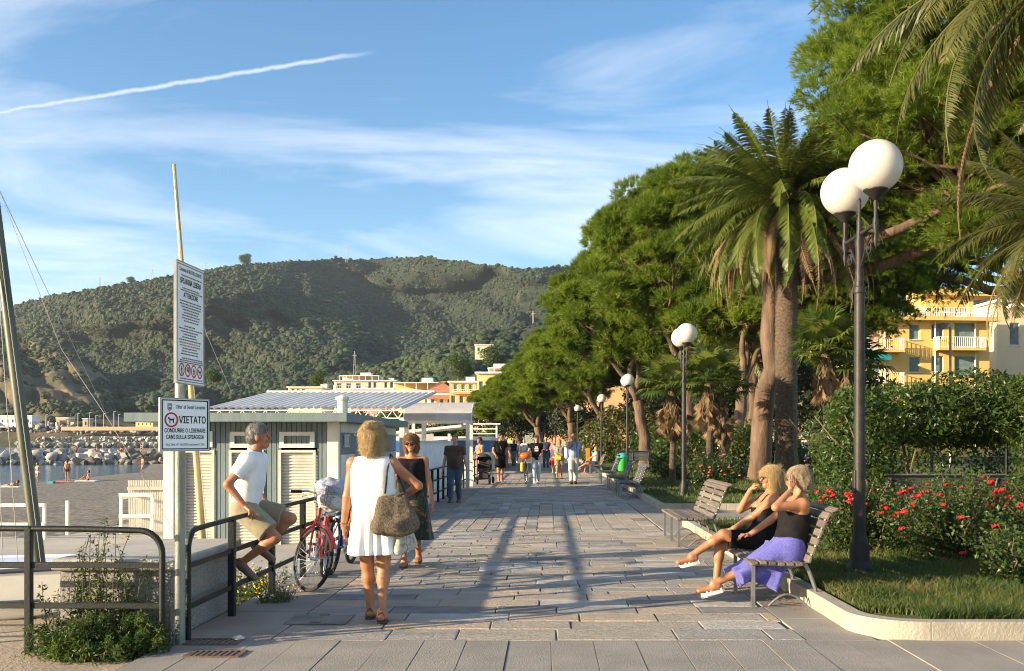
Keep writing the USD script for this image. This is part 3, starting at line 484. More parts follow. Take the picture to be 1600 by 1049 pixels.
for q in wn:
    a, c, z0, z1 = hx(q[0]), hx(q[1]), hz(q[3]), hz(q[2]); w = obj('window', MB().prism(sbox(a, z0, c, z1).difference(sbox(a + .085, z0 + .075, c - .085, z1 - .075)), .08, (0, HD + .04, 0), RXZ), mats['cabin_white'], hut)
    obj('pane', MB().box(((a + c) / 2, HD + .03, (z0 + z1) / 2), (c - a - .16, .02, z1 - z0 - .14)), mats['window_glass'], w)
    obj('blind', MB().box(((a + c) / 2, HD + .015, (z0 + z1) / 2 + .03), (c - a - .17, .008, z1 - z0 - .22)), mats['canvas_grey'], w)
for q in sh:
    a, c, z0, z1 = hx(q[0]), hx(q[1]), hz(q[3]), hz(q[2]); f = obj('shutter_frame', MB().prism(sbox(a - .02, z0, c + .02, z1 + .02).difference(sbox(a + .03, z0 - 1, c - .03, z1 - .03)), .06, (0, HD + .03, 0), RXZ), mats['shutter_slat'], hut)
    g = MB(); n = 30; P = []
    for i in range(n): zz = z0 + (z1 - .03 - z0) * i / n; d = (z1 - .03 - z0) / n; P += [(.036, zz + .003), (.012, zz + d * .3), (.012, zz + d * .75), (.036, zz + d * .97)]
    V = [(xq, HD + .02 + y, z) for y, z in P for xq in (a + .03, c - .03)]; F = [t for i in range(len(P) - 1) for t in ((2 * i, 2 * i + 1, 2 * i + 3), (2 * i, 2 * i + 3, 2 * i + 2))]
    obj('roller_shutter', (V, F), mats['shutter_slat'], hut)
b = MB(); b.box(((X0 + X1) / 2 - .1, HD + DEP / 2 - .15, 1.99), (X1 - X0 + .75, DEP + 1.0, .16)); obj('roof', b, mats['cabin_blue'], hut)
xs_ = X1 + .004
for z0, z1, mm, nm in ((hz(676), ZT, 'cabin_cream', 'upper_panel'), (hz(711), hz(676), 'cabin_blue', 'blue_band'), (HG, hz(711), 'cabin_white', 'lower_panel')):
    obj(nm, MB().box((xs_ - .22, HD + DEP / 2 + .12, (z0 + z1) / 2), (.44, DEP - .04, z1 - z0 - .004)), mats[mm], hut)
for (ya, yb, za, zb, nm) in ((18.35, 18.75, hz(698), hz(680), 'side_vent'), (19.4, 20.1, hz(850), hz(733), 'side_shutter'), (22.0, 22.7, hz(850), hz(733), 'side_shutter')):
    g = MB(); n = 8 if nm == 'side_vent' else 26
    for i in range(n): g.box((xs_ + .02, (ya + yb) / 2, za + (zb - za) * (i + .5) / n), (.012, yb - ya, (zb - za) / n * .8), rotaxis((0, 1, 0), .5))
    g.box((xs_ + .012, (ya + yb) / 2, za), (.05, yb - ya + .06, .03)); g.box((xs_ + .012, (ya + yb) / 2, zb), (.05, yb - ya + .06, .03)); obj(nm, g, mats['shutter_slat'], hut, kind='stuff')
obj('notice_plate', MB().box((xs_ + .01, 19.7, hz(716)), (.02, .55, .32)), mats['canvas_grey'], hut); obj('roof_vent', MB().lathe([(.12, 0), (.12, .3), (.15, .3), (.15, .36), (.02, .42)], 14, (-4.6, 21.5, hz(646) + .1)), mats['cabin_cream'], hut)
# ---------------------------------------------------------------- steel roofed canopy with lattice girder behind the cabins
cn = thing('beach_canopy', 'grey corrugated steel canopy on white lattice girder behind the cabins', 'canopy'); Y0, Y1 = 25.7, 30.2; xl, xr = -9.1, -3.85; za, zb = 2.42, 3.06
V, F = [], []; nc = 108
for i in range(nc + 1):
    x = xl + (xr - xl) * i / nc; dz = .06 if (i % 4) in (1, 2) else 0
    for yy, zz in ((Y0, za), (Y1, zb)): V.append((x + (.35 if yy == Y1 else 0), yy, zz + dz))
for i in range(nc): q = 2 * i; F += [(q, q + 2, q + 3), (q, q + 3, q + 1)]
obj('corrugated_roof', (V, F), mats['roof_steel'], cn); obj('ridge_cap', MB().box(((xl + xr) / 2 + .3, Y1, zb + .04), (xr - xl, .3, .09)), mats['roof_steel'], cn)
g = MB(); zt_, zb_ = 2.38, 2.17
for zz in (zt_, zb_): g.box(((xl + xr) / 2, Y0, zz), (xr - xl, .05, .035))
n = 34
for i in range(n):
    a = A([xl + (xr - xl) * i / n, Y0, zb_ if i % 2 else zt_]); c = A([xl + (xr - xl) * (i + 1) / n, Y0, zt_ if i % 2 else zb_]); g.bar(a, c, .014, 5)
obj('lattice_girder', g, mats['cabin_white'], cn, kind='stuff')
for x, y in ((xr - .05, Y0), (xr - 2.0, Y0), (xr - .05, Y1), (xl + .5, Y0)): obj('post', MB().box((x, y, .85), (.13, .13, 2.6)), mats['cabin_white'], cn)
vl = thing('vaulted_awning', 'pale curved canvas awning on white posts beside the railing', 'awning'); V, F = [], []; na = 12; xs_v = np.linspace(-4.7, -2.5, 6)
for xx in xs_v:
    for i in range(na + 1): a = i / na * PI * .5; V.append((xx, 32.9 - 1.6 * math.cos(a), 2.20 + .68 * math.sin(a)))
for i in range(5):
    for j in range(na): q = i * (na + 1) + j; F += [(q, q + na + 1, q + na + 2), (q, q + na + 2, q + 1)]
obj('canvas_vault', (V, F), mats['canvas_grey'], vl, smooth=True)
for xx in (-4.7, -3.6, -2.5):
    obj('arch_rib', MB().tube([(xx, 32.9 - 1.58 * math.cos(a), 2.18 + .68 * math.sin(a)) for a in np.linspace(0, PI / 2, 10)], .03, 6), mats['cabin_white'], vl)
for xx, yy in ((-2.62, 31.35), (-2.62, 32.9), (-4.6, 31.35), (-4.6, 32.9)): obj('post', MB().box((xx, yy, .95), (.11, .11, 2.6)), mats['cabin_white'], vl)
obj('edge_beam', MB().box((-3.6, 31.32, 2.18), (2.3, .06, .10)), mats['cabin_white'], vl)
# white plastic fence beside the railing
fe = thing('white_fence', 'white ribbed plastic fence beyond the railing under the awning', 'fence'); V, F = [], []; n = 120
for i in range(n + 1):
    y = 22.4 + 8.8 * i / n; d = .03 if i % 4 < 2 else 0
    for z in (-.25, 1.52): V.append((-3.10 + d, y, z))
for i in range(n): F += [(2 * i, 2 * i + 2, 2 * i + 3), (2 * i, 2 * i + 3, 2 * i + 1)]
obj('ribbed_panel', (V, F), mats['fence_white'], fe); obj('top_rail', MB().box((-3.1, 26.8, 1.54), (.08, 8.8, .05)), mats['cabin_white'], fe)
for y in (22.4, 24.6, 26.8, 29.0, 31.2): obj('fence_post', MB().box((-3.16, y, .6), (.07, .07, 1.9)), mats['cabin_white'], fe)
# low sheds and blue tarpaulin pool edge farther along the beach
sb = thing('beach_shed', 'low white beach shed with sloping roof beyond the awning', 'shed'); g = MB(); c0 = px(640, 676, 44); 
obj('roof', MB().box((c0[0] + .3, 46, 2.05), (4.2, 4.5, .12), rotaxis((0, 1, 0), -.10)), mats['cabin_white'], sb); obj('sign_board', MB().box((-6.0, 43.7, 1.72), (1.6, .06, .34)), mats['canvas_grey'], sb)
for x in (-7.9, -6.6, -5.3, -4.5): obj('post', MB().box((x, 43.8, .7), (.12, .12, 2.4)), mats['cabin_white'], sb)
obj('counter', MB().box((-6.2, 44.6, .3), (3.2, .5, 1.3)), mats['cabin_cream'], sb)
pl = thing('raised_deck', 'raised white beach deck with a blue tarpaulin band', 'deck'); obj('white_side', MB().box((-7.0, 57, .05), (8.0, 16, 1.9)), mats['fence_white'], pl); obj('blue_band', MB().box((-7.0, 57, 1.30), (8.1, 16.1, .58)), mats['tarp_blue'], pl); obj('deck_top', MB().box((-7.0, 57, 1.70), (8.2, 16.2, .2)), mats['fence_white'], pl)
fr = thing('pipe_stand', 'white pipe stand on the raised beach deck', 'stand'); g = MB()
for z in (1.7, 1.95, 2.2): g.box((-3.4, 49.6, z), (1.5, .045, .045))
obj('rails', g, mats['metal_white'], fr, kind='stuff')
for x in (-4.15, -2.65): obj('post', MB().box((x, 49.6, 1.2), (.08, .08, 2.5)), mats['metal_white'], fr)
obj('top_beam', MB().box((-3.4, 49.6, 2.46), (1.9, .4, .07)), mats['metal_white'], fr)
# ================================================================ dark railing of the promenade
def rail_path(pts, w=.055, h=.045):
    return MB().tube(pts, w / 2, 8)
RX = -2.78; rl = thing('promenade_railing', 'dark green iron railing along the beach side of the promenade', 'railing')
for i in range(30): obj('post', MB().box((RX, 8.45 + 1.22 * i, .43), (.06, .06, .86), bev=.006), mats['rail_paint'], rl)
cr = [(RX, 7.42, 0), (RX, 7.42, .70)] + [(RX, 7.42 + .16 * (1 - math.cos(a)), .70 + .16 * math.sin(a)) for a in np.linspace(.2, PI / 2, 6)] + [(RX, 8.4, .87), (RX, 45, .87)]
obj('top_rail', MB().tube(cr, .022, 10), mats['rail_paint'], rl, smooth=40)
for z in (.59, .27): obj('middle_rail' if z > .4 else 'lower_rail', MB().box((RX, 26.2, z), (.02, 37.6, .045), bev=.004), mats['rail_paint'], rl)
r2 = thing('near_railing', 'dark iron railing turning along the near edge above the boats', 'railing', (-2.86, 7.12, 0), -.02)
cr = [(0, 0, -.05), (0, 0, .72)] + [(-.17 * (1 - math.cos(a)), 0, .72 + .17 * math.sin(a)) for a in np.linspace(.2, PI / 2, 6)] + [(-.6, 0, .90), (-4.5, 0, .92)]
obj('top_rail', MB().tube(cr, .023, 10), mats['rail_paint'], r2, smooth=40)
for z in (.63, .33): obj('middle_rail' if z > .4 else 'lower_rail', MB().box((-2.25, 0, z), (4.5, .02, .045), bev=.004), mats['rail_paint'], r2)
for x in (-1.0, -2.2, -3.4): obj('post', MB().box((x, 0, .42), (.05, .05, 1.0), bev=.006), mats['rail_paint'], r2)
obj('concrete_block', None or MB().box((-3.32, 8.28, .20), (.88, 1.5, .70)).box((-3.32, 8.28, .60), (1.02, 1.64, .10), bev=.012), mats['roughcast'], None) if False else None
cb_ = thing('concrete_block', 'grey roughcast concrete block with smooth cap behind the railing', 'block'); obj('roughcast_body', MB().box((-3.36, 8.22, .20), (.86, 1.52, .72)), mats['roughcast'], cb_); obj('cap', MB().box((-3.36, 8.22, .595), (.96, 1.62, .085), bev=.012), mats['concrete'], cb_)
obj('back_slab', MB().box((-5.0, 10.3, .22), (2.4, 2.2, .10), bev=.01).box((-5.0, 10.3, -.1), (2.2, 2.0, .6)), mats['concrete'], None, 'low concrete slab behind the grey block', 'slab') if False else None
# ================================================================ vegetation
mat('pine_needles', (.078, .138, .008), (.205, .295, .018), .35, .55, trans=.45, c3=(.29, .36, .028), isl=.35)
mat('pine_bark', (.07, .047, .032), (.15, .10, .068), 3.5, .95, 2.5, 9, stretch=(1, 1, .22), c3=(.27, .20, .14))
mat('palm_bark', (.05, .036, .024), (.105, .075, .05), 9, .95, 2.5, 14, stretch=(1, 1, 1.6), c3=(.22, .165, .11))
mat('palm_leaf', (.065, .095, .016), (.15, .19, .034), .8, .42, trans=.22, c3=(.12, .13, .035), isl=.25)
mat('palm_leaf_warm', (.06, .075, .015), (.14, .145, .03), 1.5, .42, trans=.28, c3=(.20, .15, .05), isl=.3)
mat('palm_rachis', (.20, .19, .07), (.28, .25, .10), 3, .5)
mat('palm_dead', (.20, .125, .06), (.36, .235, .12), 2.5, .85, trans=.15, isl=.3, c3=(.27, .16, .075))
mat('hedge_leaf', (.045, .092, .012), (.105, .175, .024), 1.1, .42, trans=.32, c3=(.18, .245, .04), isl=.5)
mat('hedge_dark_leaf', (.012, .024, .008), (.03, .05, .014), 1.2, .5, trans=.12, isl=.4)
mat('rose_leaf', (.045, .085, .015), (.10, .16, .03), 2.5, .45, trans=.25, isl=.5, c3=(.12, .13, .04))
mat('weed_leaf', (.055, .105, .014), (.12, .19, .03), 3, .5, trans=.35, isl=.45, c3=(.18, .21, .04))
mat('rose_red', (.42, .008, .012), (.62, .02, .02), 12, .5, trans=.2, rnd=.2); mat('rose_pink', (.62, .10, .10), (.75, .22, .20), 12, .5, trans=.2, rnd=.2)
mat('oak_leaf', (.018, .03, .010), (.045, .06, .018), .6, .5, trans=.15, isl=.45)
mat('wood_stem', (.09, .065, .04), (.16, .12, .08), 8, .9, .6, 30); mat('yellow_flower', (.60, .42, .03)); mat('white_flower', (.6, .6, .5))
def tufts(C, N, L, nn, w, r):
    """needle tufts: nn thin needles fan out from every centre, mostly along the outward direction N"""
    n = len(C); d = N[:, None, :] * .95 + r.normal(0, .5, (n, nn, 3)); d /= np.linalg.norm(d, axis=2, keepdims=True); l = L * r.uniform(.6, 1.2, (n, nn, 1))
    s = np.cross(d, r.normal(0, 1, (n, nn, 3))); s /= np.linalg.norm(s, axis=2, keepdims=True); b = C[:, None, :] + r.normal(0, L * .14, (n, nn, 3))
    v = np.stack([b - s * w, b + s * w, b + d * l], 2).reshape(-1, 3); return v, np.arange(len(v)).reshape(-1, 3)
def blob_points(n, c, R, r, top=.35, fill=.25):
    d = r.normal(0, 1, (n, 3)); d /= np.linalg.norm(d, axis=1, keepdims=True); flip = (d[:, 2] < 0) & (r.uniform(0, 1, n) > top); d[flip, 2] *= -1
    rad = 1 - fill * r.uniform(0, 1, n) ** 2; return c + d * A(R) * rad[:, None], d
def limb(m, a, b, r0, r1, r, bend=.12, n=6, k=6):
    t = np.linspace(0, 1, k)[:, None]; L = np.linalg.norm(A(b) - A(a)); off = r.normal(0, bend * L, 3) * A([1, 1, .5]); P = A(a) + (A(b) - A(a)) * t + off * np.sin(t * PI) + r.normal(0, .02 * L, (k, 3)) * (np.sin(t * PI))
    m.tube(P, np.linspace(r0, r1, k), n); return P
def pine_geo(seed, H, Rc, hb, lean, nb, ntuft, needle=.30, w=.013, nn=26, trunk_r=.3, fork=True, up=.68, fh=.30, fx=.45):
    r = np.random.default_rng(seed); wood = MB(); fo = A([lean[0] * fx, lean[1] * fx, H * fh]); a = r.uniform(0, 6)
    limb(wood, (0, 0, -.2), fo, trunk_r * 1.15, trunk_r * .85, r, .05, 10, 8); wood.lathe([(trunk_r * 1.6, -.1), (trunk_r * 1.25, .15), (trunk_r * 1.1, .5)], 12)
    heads = []
    for q in range(3 if fork else 1):
        h = A([lean[0] + .25 * Rc * math.cos(a + q * 2.1), lean[1] + .25 * Rc * math.sin(a + q * 2.1), hb + .25 * (H - hb)]); limb(wood, fo, h, trunk_r * .62, trunk_r * .38, r, .08, 8, 8); heads.append(h)
    C = A([lean[0], lean[1], (hb + H) / 2]); cl = []
    for i in range(nb):
        d = r.normal(0, 1, 3); d /= np.linalg.norm(d); d[2] = abs(d[2]) * (1 if r.random() < up else -.75); rr_ = r.uniform(.60, .98)
        c = C + d * A([Rc, Rc, (H - hb) / 2]) * rr_; s = r.uniform(.17, .27) * Rc; cl.append((c, s, d)); h = heads[r.integers(len(heads))]
        if r.random() < .75: limb(wood, h, c - A([0, 0, .3 * s]), trunk_r * .26, .03, r, .1, 5, 6)
    needles = MB(); per = ntuft // nb
    for c, s, d in cl:
        P, N = blob_points(per, c, (s, s, s * .66), r, .22, .35); N = N * A([1, 1, .8]) + A([0, 0, .35]); N /= np.linalg.norm(N, axis=1, keepdims=True); needles.add(*tufts(P, N, needle, nn, w, r))
    return wood, needles
def pine(name, label, loc, geo, group=None, rz=0, mt='pine_needles'):
    t = thing(name, label, 'pine tree', loc, rz, group); obj('trunk', geo[0], mats['pine_bark'], t, smooth=True); obj('crown', geo[1], mats[mt], t); return t
G_ = 'row of umbrella pines along the promenade'
pA = pine('umbrella_pine', 'tallest leaning umbrella pine of the row, nearest beside the palm', (7.7, 52, .1), pine_geo(31, 15.8, 5.0, 5.0, (-.4, -1), 150, 17000, .36, .019, 21, .36), G_, 0)
pB = pine('umbrella_pine', 'second umbrella pine of the row with forked pale trunk', (5.9, 58, .1), pine_geo(32, 13.0, 4.5, 4.4, (-1.2, -.5), 115, 11500, .40, .022, 19, .34), G_, 0)
for x, y, s, rz, lab in ((4.4, 70, (1.0, 1.0, .86), 5.9, 'third umbrella pine along the promenade, its crown leaning left'), (2.3, 84, (1.0, 1.0, .79), .5, 'fourth umbrella pine from the palm, over the far strollers'), (-.6, 98, (1.05, 1.05, .74), 5.4, 'fifth umbrella pine, behind the man in the striped shirt'), (-3.2, 112, (1, 1, .64), .2, 'farthest and leftmost umbrella pine of the promenade row')):
    dup(pB, lab, (x, y, .1), rz, G_, s)
dup(pA, 'umbrella pine standing behind the row on the park side', (12.5, 66, .1), 2.6, G_, (1.05, 1.05, 1.05)); dup(pA, 'umbrella pine at the back of the park behind the lamp posts', (11.0, 88, .1), 1.2, G_, (1.0, 1.0, .8))
dup(pB, 'slender umbrella pine filling the gap behind the tallest pine', (9.2, 47, .1), 3.3, G_, (.9, .9, 1.1))
big = pine('maritime_pine', 'huge bright pine filling the top right corner behind the lamp', (7.75, 35.2, .1), pine_geo(41, 20.0, 6.2, 5.6, (7.0, -3.6), 260, 35000, .27, .0115, 21, .36, True, .5, .36, .06), None, 0)
dup(big, 'second huge pine shading the park behind the first, over the yellow house', (28.5, 52, .1), 3.0, None, (1, 1, 1.32)); dup(big, 'dark pine filling the gap between the date palm and the huge pine', (10.5, 50, .1), 5.6, None, .74)
# holm oaks and street trees: leafy crowns
def leafy(name, label, cat, loc, H, R, hb, n, size, mt, seed, group=None, tr=.18, stretch=1.0, rz=0, nb=14):
    r = np.random.default_rng(seed); t = thing(name, label, cat, loc, rz, group); w, L = MB(), MB(); C = A([0, 0, (H + hb) / 2]); limb(w, (0, 0, -.1), (0, 0, hb + .3 * (H - hb)), tr, tr * .6, r, .04, 8)
    for i in range(nb):
        d = r.normal(0, 1, 3); d /= np.linalg.norm(d); c = C + d * A([R, R * stretch, (H - hb) / 2]) * .6; limb(w, (0, 0, hb + .2 * (H - hb)), c, tr * .4, .02, r, .1, 5)
        P, N = blob_points(n // nb, c, A([R, R * stretch, (H - hb) / 2]) * .48, r, .7, .5); L.add(*leaves(P, N, size, .5, .7, r))
    obj('trunk', w, mats['wood_stem'], t, smooth=True); obj('crown', L, mats[mt], t); return t
oak = leafy('holm_oak', 'dark round holm oak left of the far pines by the tall yellow house', 'tree', (px(780, 700, 118)[0], 118, .1), 8.6, 4.0, 2.0, 6500, .42, 'oak_leaf', 51, 'dark holm oaks by the sea front')
dup(oak, 'dark holm oak under the farthest pine crown', (px(815, 700, 112)[0], 112, .1), 1.9, scale=(.9, .9, .85)); dup(oak, 'dark holm oak closing the end of the promenade', (px(850, 700, 135)[0], 135, .1), .8, scale=(1, 1, .8))
for x, D, s, rz, lab in ((905, 90, .75, 2.2, 'dark tree between the far pine trunks'), (1085, 76, .9, .4, 'dark tree behind the fan palms'), (1150, 62, .8, 4.4, 'dark tree in the shade behind the big palm'), (1260, 74, 1.0, 3.1, 'dark tree over the park road behind the signs'), (1300, 58, .9, 5.1, 'dark shaded tree under the huge pine beside the yellow house'), (1010, 100, .9, 3.7, 'dark tree at the back of the pine row')):
    dup(oak, lab, (px(x, 700, D)[0], D, .1), rz, 'dark park trees behind the pines', (s, s, s * .95))
bt = leafy('street_tree', 'green bushy tree in front of the red house, above the cabins', 'tree', (px(600, 690, 120)[0], 120, 0), 5.4, 3.2, .6, 3600, .42, 'hedge_leaf', 52, 'green trees in front of the town houses')
for x, D, s, lab in ((640, 118, .95, 'green tree just left of the awning post'), (566, 122, 1.0, 'green tree behind the ridge of the canopy'), (690, 125, .8, 'green tree between awning and orange house'), (725, 120, .85, 'green tree beside the awning end'), (770, 108, .6, 'low green tree behind the white pipe frame')):
    dup(bt, lab, (px(x, 690, D)[0], D, 0), s * 9, scale=s)
for x, y, D, s, lab in ((333, 596, 300, .9, 'small bright bush above the cabin roof left of the town'), (498, 600, 235, .8, 'round bright tree left of the cream house'), (384, 414, 1400, 3.2, 'lone umbrella shaped pine standing on the ridge'), (205, 444, 1400, 2.2, 'small lone tree on the left shoulder of the ridge'), (716, 592, 300, 1.6, 'dark tree on the spur above the orange house'), (770, 575, 400, 1.9, 'dark tree beside the pale villa on the spur')):
    c = px(x, y, D); dup(bt, lab, c - A([0, 0, 1.0]), x * .1, 'lone trees on the slopes', s)
# ---------------------------------------------------------------- palms: every frond a part
def frond(L, n, leaf, droop, w=.018, r=rng, vee=.5, taper=True, rach=.022, curl=0.0):
    t = np.linspace(0, 1, 14); a = droop[0] + (droop[1] - droop[0]) * t ** 1.15; dx = np.cumsum(np.cos(a)) / 14 * L; dz = np.cumsum(np.sin(a)) / 14 * L; P = np.stack([dx, curl * t ** 2 * L, dz], 1); P -= P[0]
    k = np.linspace(.10, .995, n); Q = np.stack([np.interp(k, t, P[:, q]) for q in range(3)], 1); T = np.gradient(Q, axis=0); T /= np.linalg.norm(T, axis=1, keepdims=True); up = np.cross(T, [0, 1.0, 0]) * -1; m = MB(); m.tube(P, np.linspace(rach, rach * .25, 14), 4)
    for sgn in (-1, 1):
        ln = leaf * np.sin(np.clip(k * 1.02 + .08, 0, 1) * PI) ** .55 * r.uniform(.85, 1.1, n); d = T * .62 + A([0, sgn, 0]) * .75 + up * vee * r.uniform(.3, 1.2, n)[:, None]; d += r.normal(0, .07, (n, 3)); d /= np.linalg.norm(d, axis=1, keepdims=True)
        s = np.cross(d, up); s /= np.linalg.norm(s, axis=1, keepdims=True); s = T * .8 + s * .2; tip = Q + d * ln[:, None] - A([0, 0, 1]) * (ln * .12)[:, None]; mid = Q + d * (ln * .5)[:, None]
        V = np.stack([Q - s * w * .5, Q + s * w * .5, mid + s * w, mid - s * w, tip], 1).reshape(-1, 3); q = np.arange(n)[:, None] * 5; m.add(V, np.vstack([q + A([[0, 1, 2]]), q + A([[0, 2, 3]]), q + A([[3, 2, 4]])]))
    return m
def place(m, az, pos, roll=0.0):
    m.tm(rotz(az) @ rotaxis((1, 0, 0), roll), pos); return m
def date_palm(label, loc, H, tr, nf, L, seed, ndead=16, leaf=.46, nl=62, w=.017, mt='palm_leaf', rz=0, trunk=True, skip=None):
    r = np.random.default_rng(seed); t = thing('date_palm', label, 'palm tree', loc, rz); m = MB()
    if trunk:
        prof = [(tr * 1.45, -.1), (tr * 1.25, .25), (tr * 1.05, 1.0)]
        for z in np.arange(1.2, H - .6, .16): prof += [(tr * r.uniform(.96, 1.0), z), (tr * r.uniform(1.02, 1.09), z + .07)]
        prof += [(tr * 1.25, H - .5), (tr * 1.5, H - .1), (tr * .9, H + .5), (.05, H + .7)]; m.lathe(prof, 22); obj('trunk', m, mats['palm_bark'], t, smooth=True)
        st = MB()
        for i in range(70):
            a = r.uniform(0, 2 * PI); z = H - .7 + r.uniform(0, 1.0); st.tube([(tr * 1.1 * math.cos(a), tr * 1.1 * math.sin(a), z), (tr * 1.8 * math.cos(a), tr * 1.8 * math.sin(a), z + .45)], [.07, .03], 4, .5)
        obj('leaf_bases', st, mats['palm_dead'], t, kind='stuff')
    ga = 2.399963
    for i in range(nf):
        u = i / nf; el = 1.35 - 1.75 * u ** .85 + r.normal(0, .06); az = i * ga + r.normal(0, .1)
        if skip and skip(az % (2 * PI), u): continue
        l = L * (.72 + .28 * min(1, u * 3)) * r.uniform(.9, 1.08); f = frond(l, nl, leaf, (el, el - .40 - 1.0 * u - r.uniform(0, .3)), w, r, .5, rach=.026, curl=r.normal(0, .05))
        obj('frond', place(f, az, (.22 * math.cos(az), .22 * math.sin(az), H + .25 - .35 * u), r.normal(0, .25)), mats[mt], t)
    for i in range(ndead):
        az = i * ga + r.normal(0, .2)
        if skip and skip(az % (2 * PI), 1.0): continue
        f = frond(L * r.uniform(.75, 1.1), nl // 2, leaf * .5, (-.35 + r.normal(0, .12), -1.66), w * 1.1, r, .1, rach=.03)
        obj('dead_frond', place(f, az, (.3 * math.cos(az), .3 * math.sin(az), H - .25), r.normal(0, .2)), mats['palm_dead'], t)
    return t
c = px(1210, 745, 34); date_palm('tall date palm with full crown and hanging dead fronds', (c[0] + .42, 34, .1), 9.9, .38, 138, 4.8, 61, 60, leaf=.56, nl=86, w=.03)
c = px(1150, 700, 50); date_palm('smaller shaded date palm behind the fan palms', (c[0] + .6, 50, .1), 6.2, .33, 40, 3.0, 62, 8, leaf=.5, nl=34, w=.03)
date_palm('near date palm whose fronds hang into the top right corner', (6.35, 11.0, .1), 7.15, .34, 58, 3.5, 63, 8, leaf=.46, nl=120, w=.017, mt='palm_leaf_warm')
date_palm('young date palm at the right edge above the hedge', (8.3, 15.2, .1), 4.9, .26, 44, 2.2, 64, 7, leaf=.42, nl=84, w=.015, mt='palm_leaf_warm')
def fan_leaf(R, r, n=22, droop=.35, span=4.2):
    m = MB(); m.tube([(0, 0, 0), (R * .5, 0, .12), (R * .95, 0, .08)], [.012, .01, .008], 4)
    for i in range(n):
        a = (i / (n - 1) - .5) * span; l = R * .8 * (1 - .12 * abs(a)); d = A([math.cos(a), math.sin(a), 0]); o = A([R * .95, 0, .08]); s = A([-d[1], d[0], 0]) * R * .045; tip = o + d * l - A([0, 0, droop * l * r.uniform(.3, 1.3)]); md = o + d * l * .6
        m.add([o, md - s, md + s, tip], [[0, 1, 2], [1, 3, 2]])
    return m
def fan_palm(label, loc, H, seed, R=.75, nf=34, nd=44, tr=.1):
    r = np.random.default_rng(seed); t = thing('fan_palm', label, 'palm tree', loc, group=None); obj('trunk', MB().tube([(0, 0, -.1), (.04, 0, H * .5), (0, .03, H)], [tr * 1.2, tr, tr * 1.25], 10), mats['palm_bark'], t, smooth=True)
    for i in range(nf): u = i / nf; az = i * 2.4; el = 1.3 - 1.6 * u; obj('frond', place(fan_leaf(R * r.uniform(.85, 1.15), r).tm(rotaxis((0, 1, 0), -el)), az, (0, 0, H + .1), 0), mats['palm_leaf' if r.random() < .6 else 'hedge_leaf'], t)
    for i in range(nd): az = i * 2.4 + r.normal(0, .2); obj('dead_frond', place(fan_leaf(R * r.uniform(.55, .85), r, 9, .25, .75).tm(rotaxis((0, 1, 0), 1.42 + r.uniform(0, .25))), az, (.06 * math.cos(az), .06 * math.sin(az), H - r.uniform(0, .75)), r.normal(0, .4)), mats['palm_dead'], t)
c = px(1107, 700, 30); fan_palm('fan palm with a skirt of brown dead leaves right of the second lamp', (c[0], 30, .1), 3.25, 71)
c = px(1050, 700, 31.5); fan_palm('fan palm with brown dead leaves just left of the second lamp', (c[0], 31.5, .1), 3.1, 72, .8)
c = px(1130, 700, 33); fan_palm('shaded fan palm right behind the palm pair', (c[0], 33, .1), 3.0, 73, .75, 26, 18)
c = px(1290, 700, 28); fan_palm('dark fan palm with hanging brown leaves beside the tall lamp', (c[0], 28, .1), 4.0, 74, .8, 34, 30)
c = px(1325, 700, 29); fan_palm('second dark fan palm behind the tall lamp', (c[0], 29, .1), 3.6, 75, .8, 30, 26)
# ---------------------------------------------------------------- hedges, ivy arbour, bushes
def leafmass(name, label, cat, boxes, n, size, mt, seed, core=True, stems=None, loc=(0, 0, 0), extra=None, bump=.42, group=None):
    """a clipped mass of leaves grown over rounded volumes (cx,cy,cz,rx,ry,rz)"""
    r = np.random.default_rng(seed); t = thing(name, label, cat, loc, group=group); L = MB(); vol = A([b[3] * b[4] + b[4] * b[5] + b[3] * b[5] for b in boxes]); vol = vol / vol.sum(); w = MB()
    for b, q in zip(boxes, vol):
        k = int(n * q); d = r.normal(0, 1, (k, 3)); d /= (np.abs(d) ** 2.7).sum(1, keepdims=True) ** (1 / 2.7); N = d / np.linalg.norm(d, axis=1, keepdims=True); bp = 1 + bump * 2 * (meshkit.fbm((d * A(b[3:]) + A(b[:3])) * 1.6, 3, seed) - .5)
        P = A(b[:3]) + d * A(b[3:]) * (bp * (1 - .30 * r.uniform(0, 1, k) ** 2.2))[:, None]; L.add(*leaves(P, N + A([0, 0, .3]), size, .48, .75, r))
    obj('foliage', L, mats[mt], t)
    for a, b_, r0 in (stems or []): limb(w, a, b_, r0, r0 * .5, r, .06, 6)
    for b in boxes:
        for _ in range(5): limb(w, (b[0] + r.normal(0, b[3] * .3), b[1] + r.normal(0, b[4] * .3), max(.05, b[2] - b[5])), (b[0] + r.normal(0, b[3] * .5), b[1] + r.normal(0, b[4] * .5), b[2] + b[5] * .6), .025, .008, r, .1, 5)
    obj('stems', w, mats['wood_stem'], t); return t
ar = leafmass('ivy_arbour', 'ivy covered arbour with a dark opening behind the red roses', 'arbour', [(6.25, 16.0, 1.98, 1.5, .9, .48), (5.05, 15.6, 1.3, .55, .7, 1.1), (7.6, 16.0, 2.1, 1.4, .9, .6), (6.6, 17.6, 1.3, 1.8, .35, 1.1)], 27000, .095, 'hedge_leaf', 81, stems=[((5.7, 16.6, .1), (5.9, 16.5, 2.2), .05), ((6.15, 16.7, .1), (6.0, 16.7, 2.2), .04)])
b = MB()
for x in (5.2, 6.2, 7.4): b.tube([(x, 15.5, .1), (x, 15.5, 2.4)], .025, 6)
b.tube([(5.0, 15.5, 2.05), (8.2, 15.5, 2.05)], .02, 6); obj('arbour_frame', b, mats['rail_paint'], ar, kind='stuff')
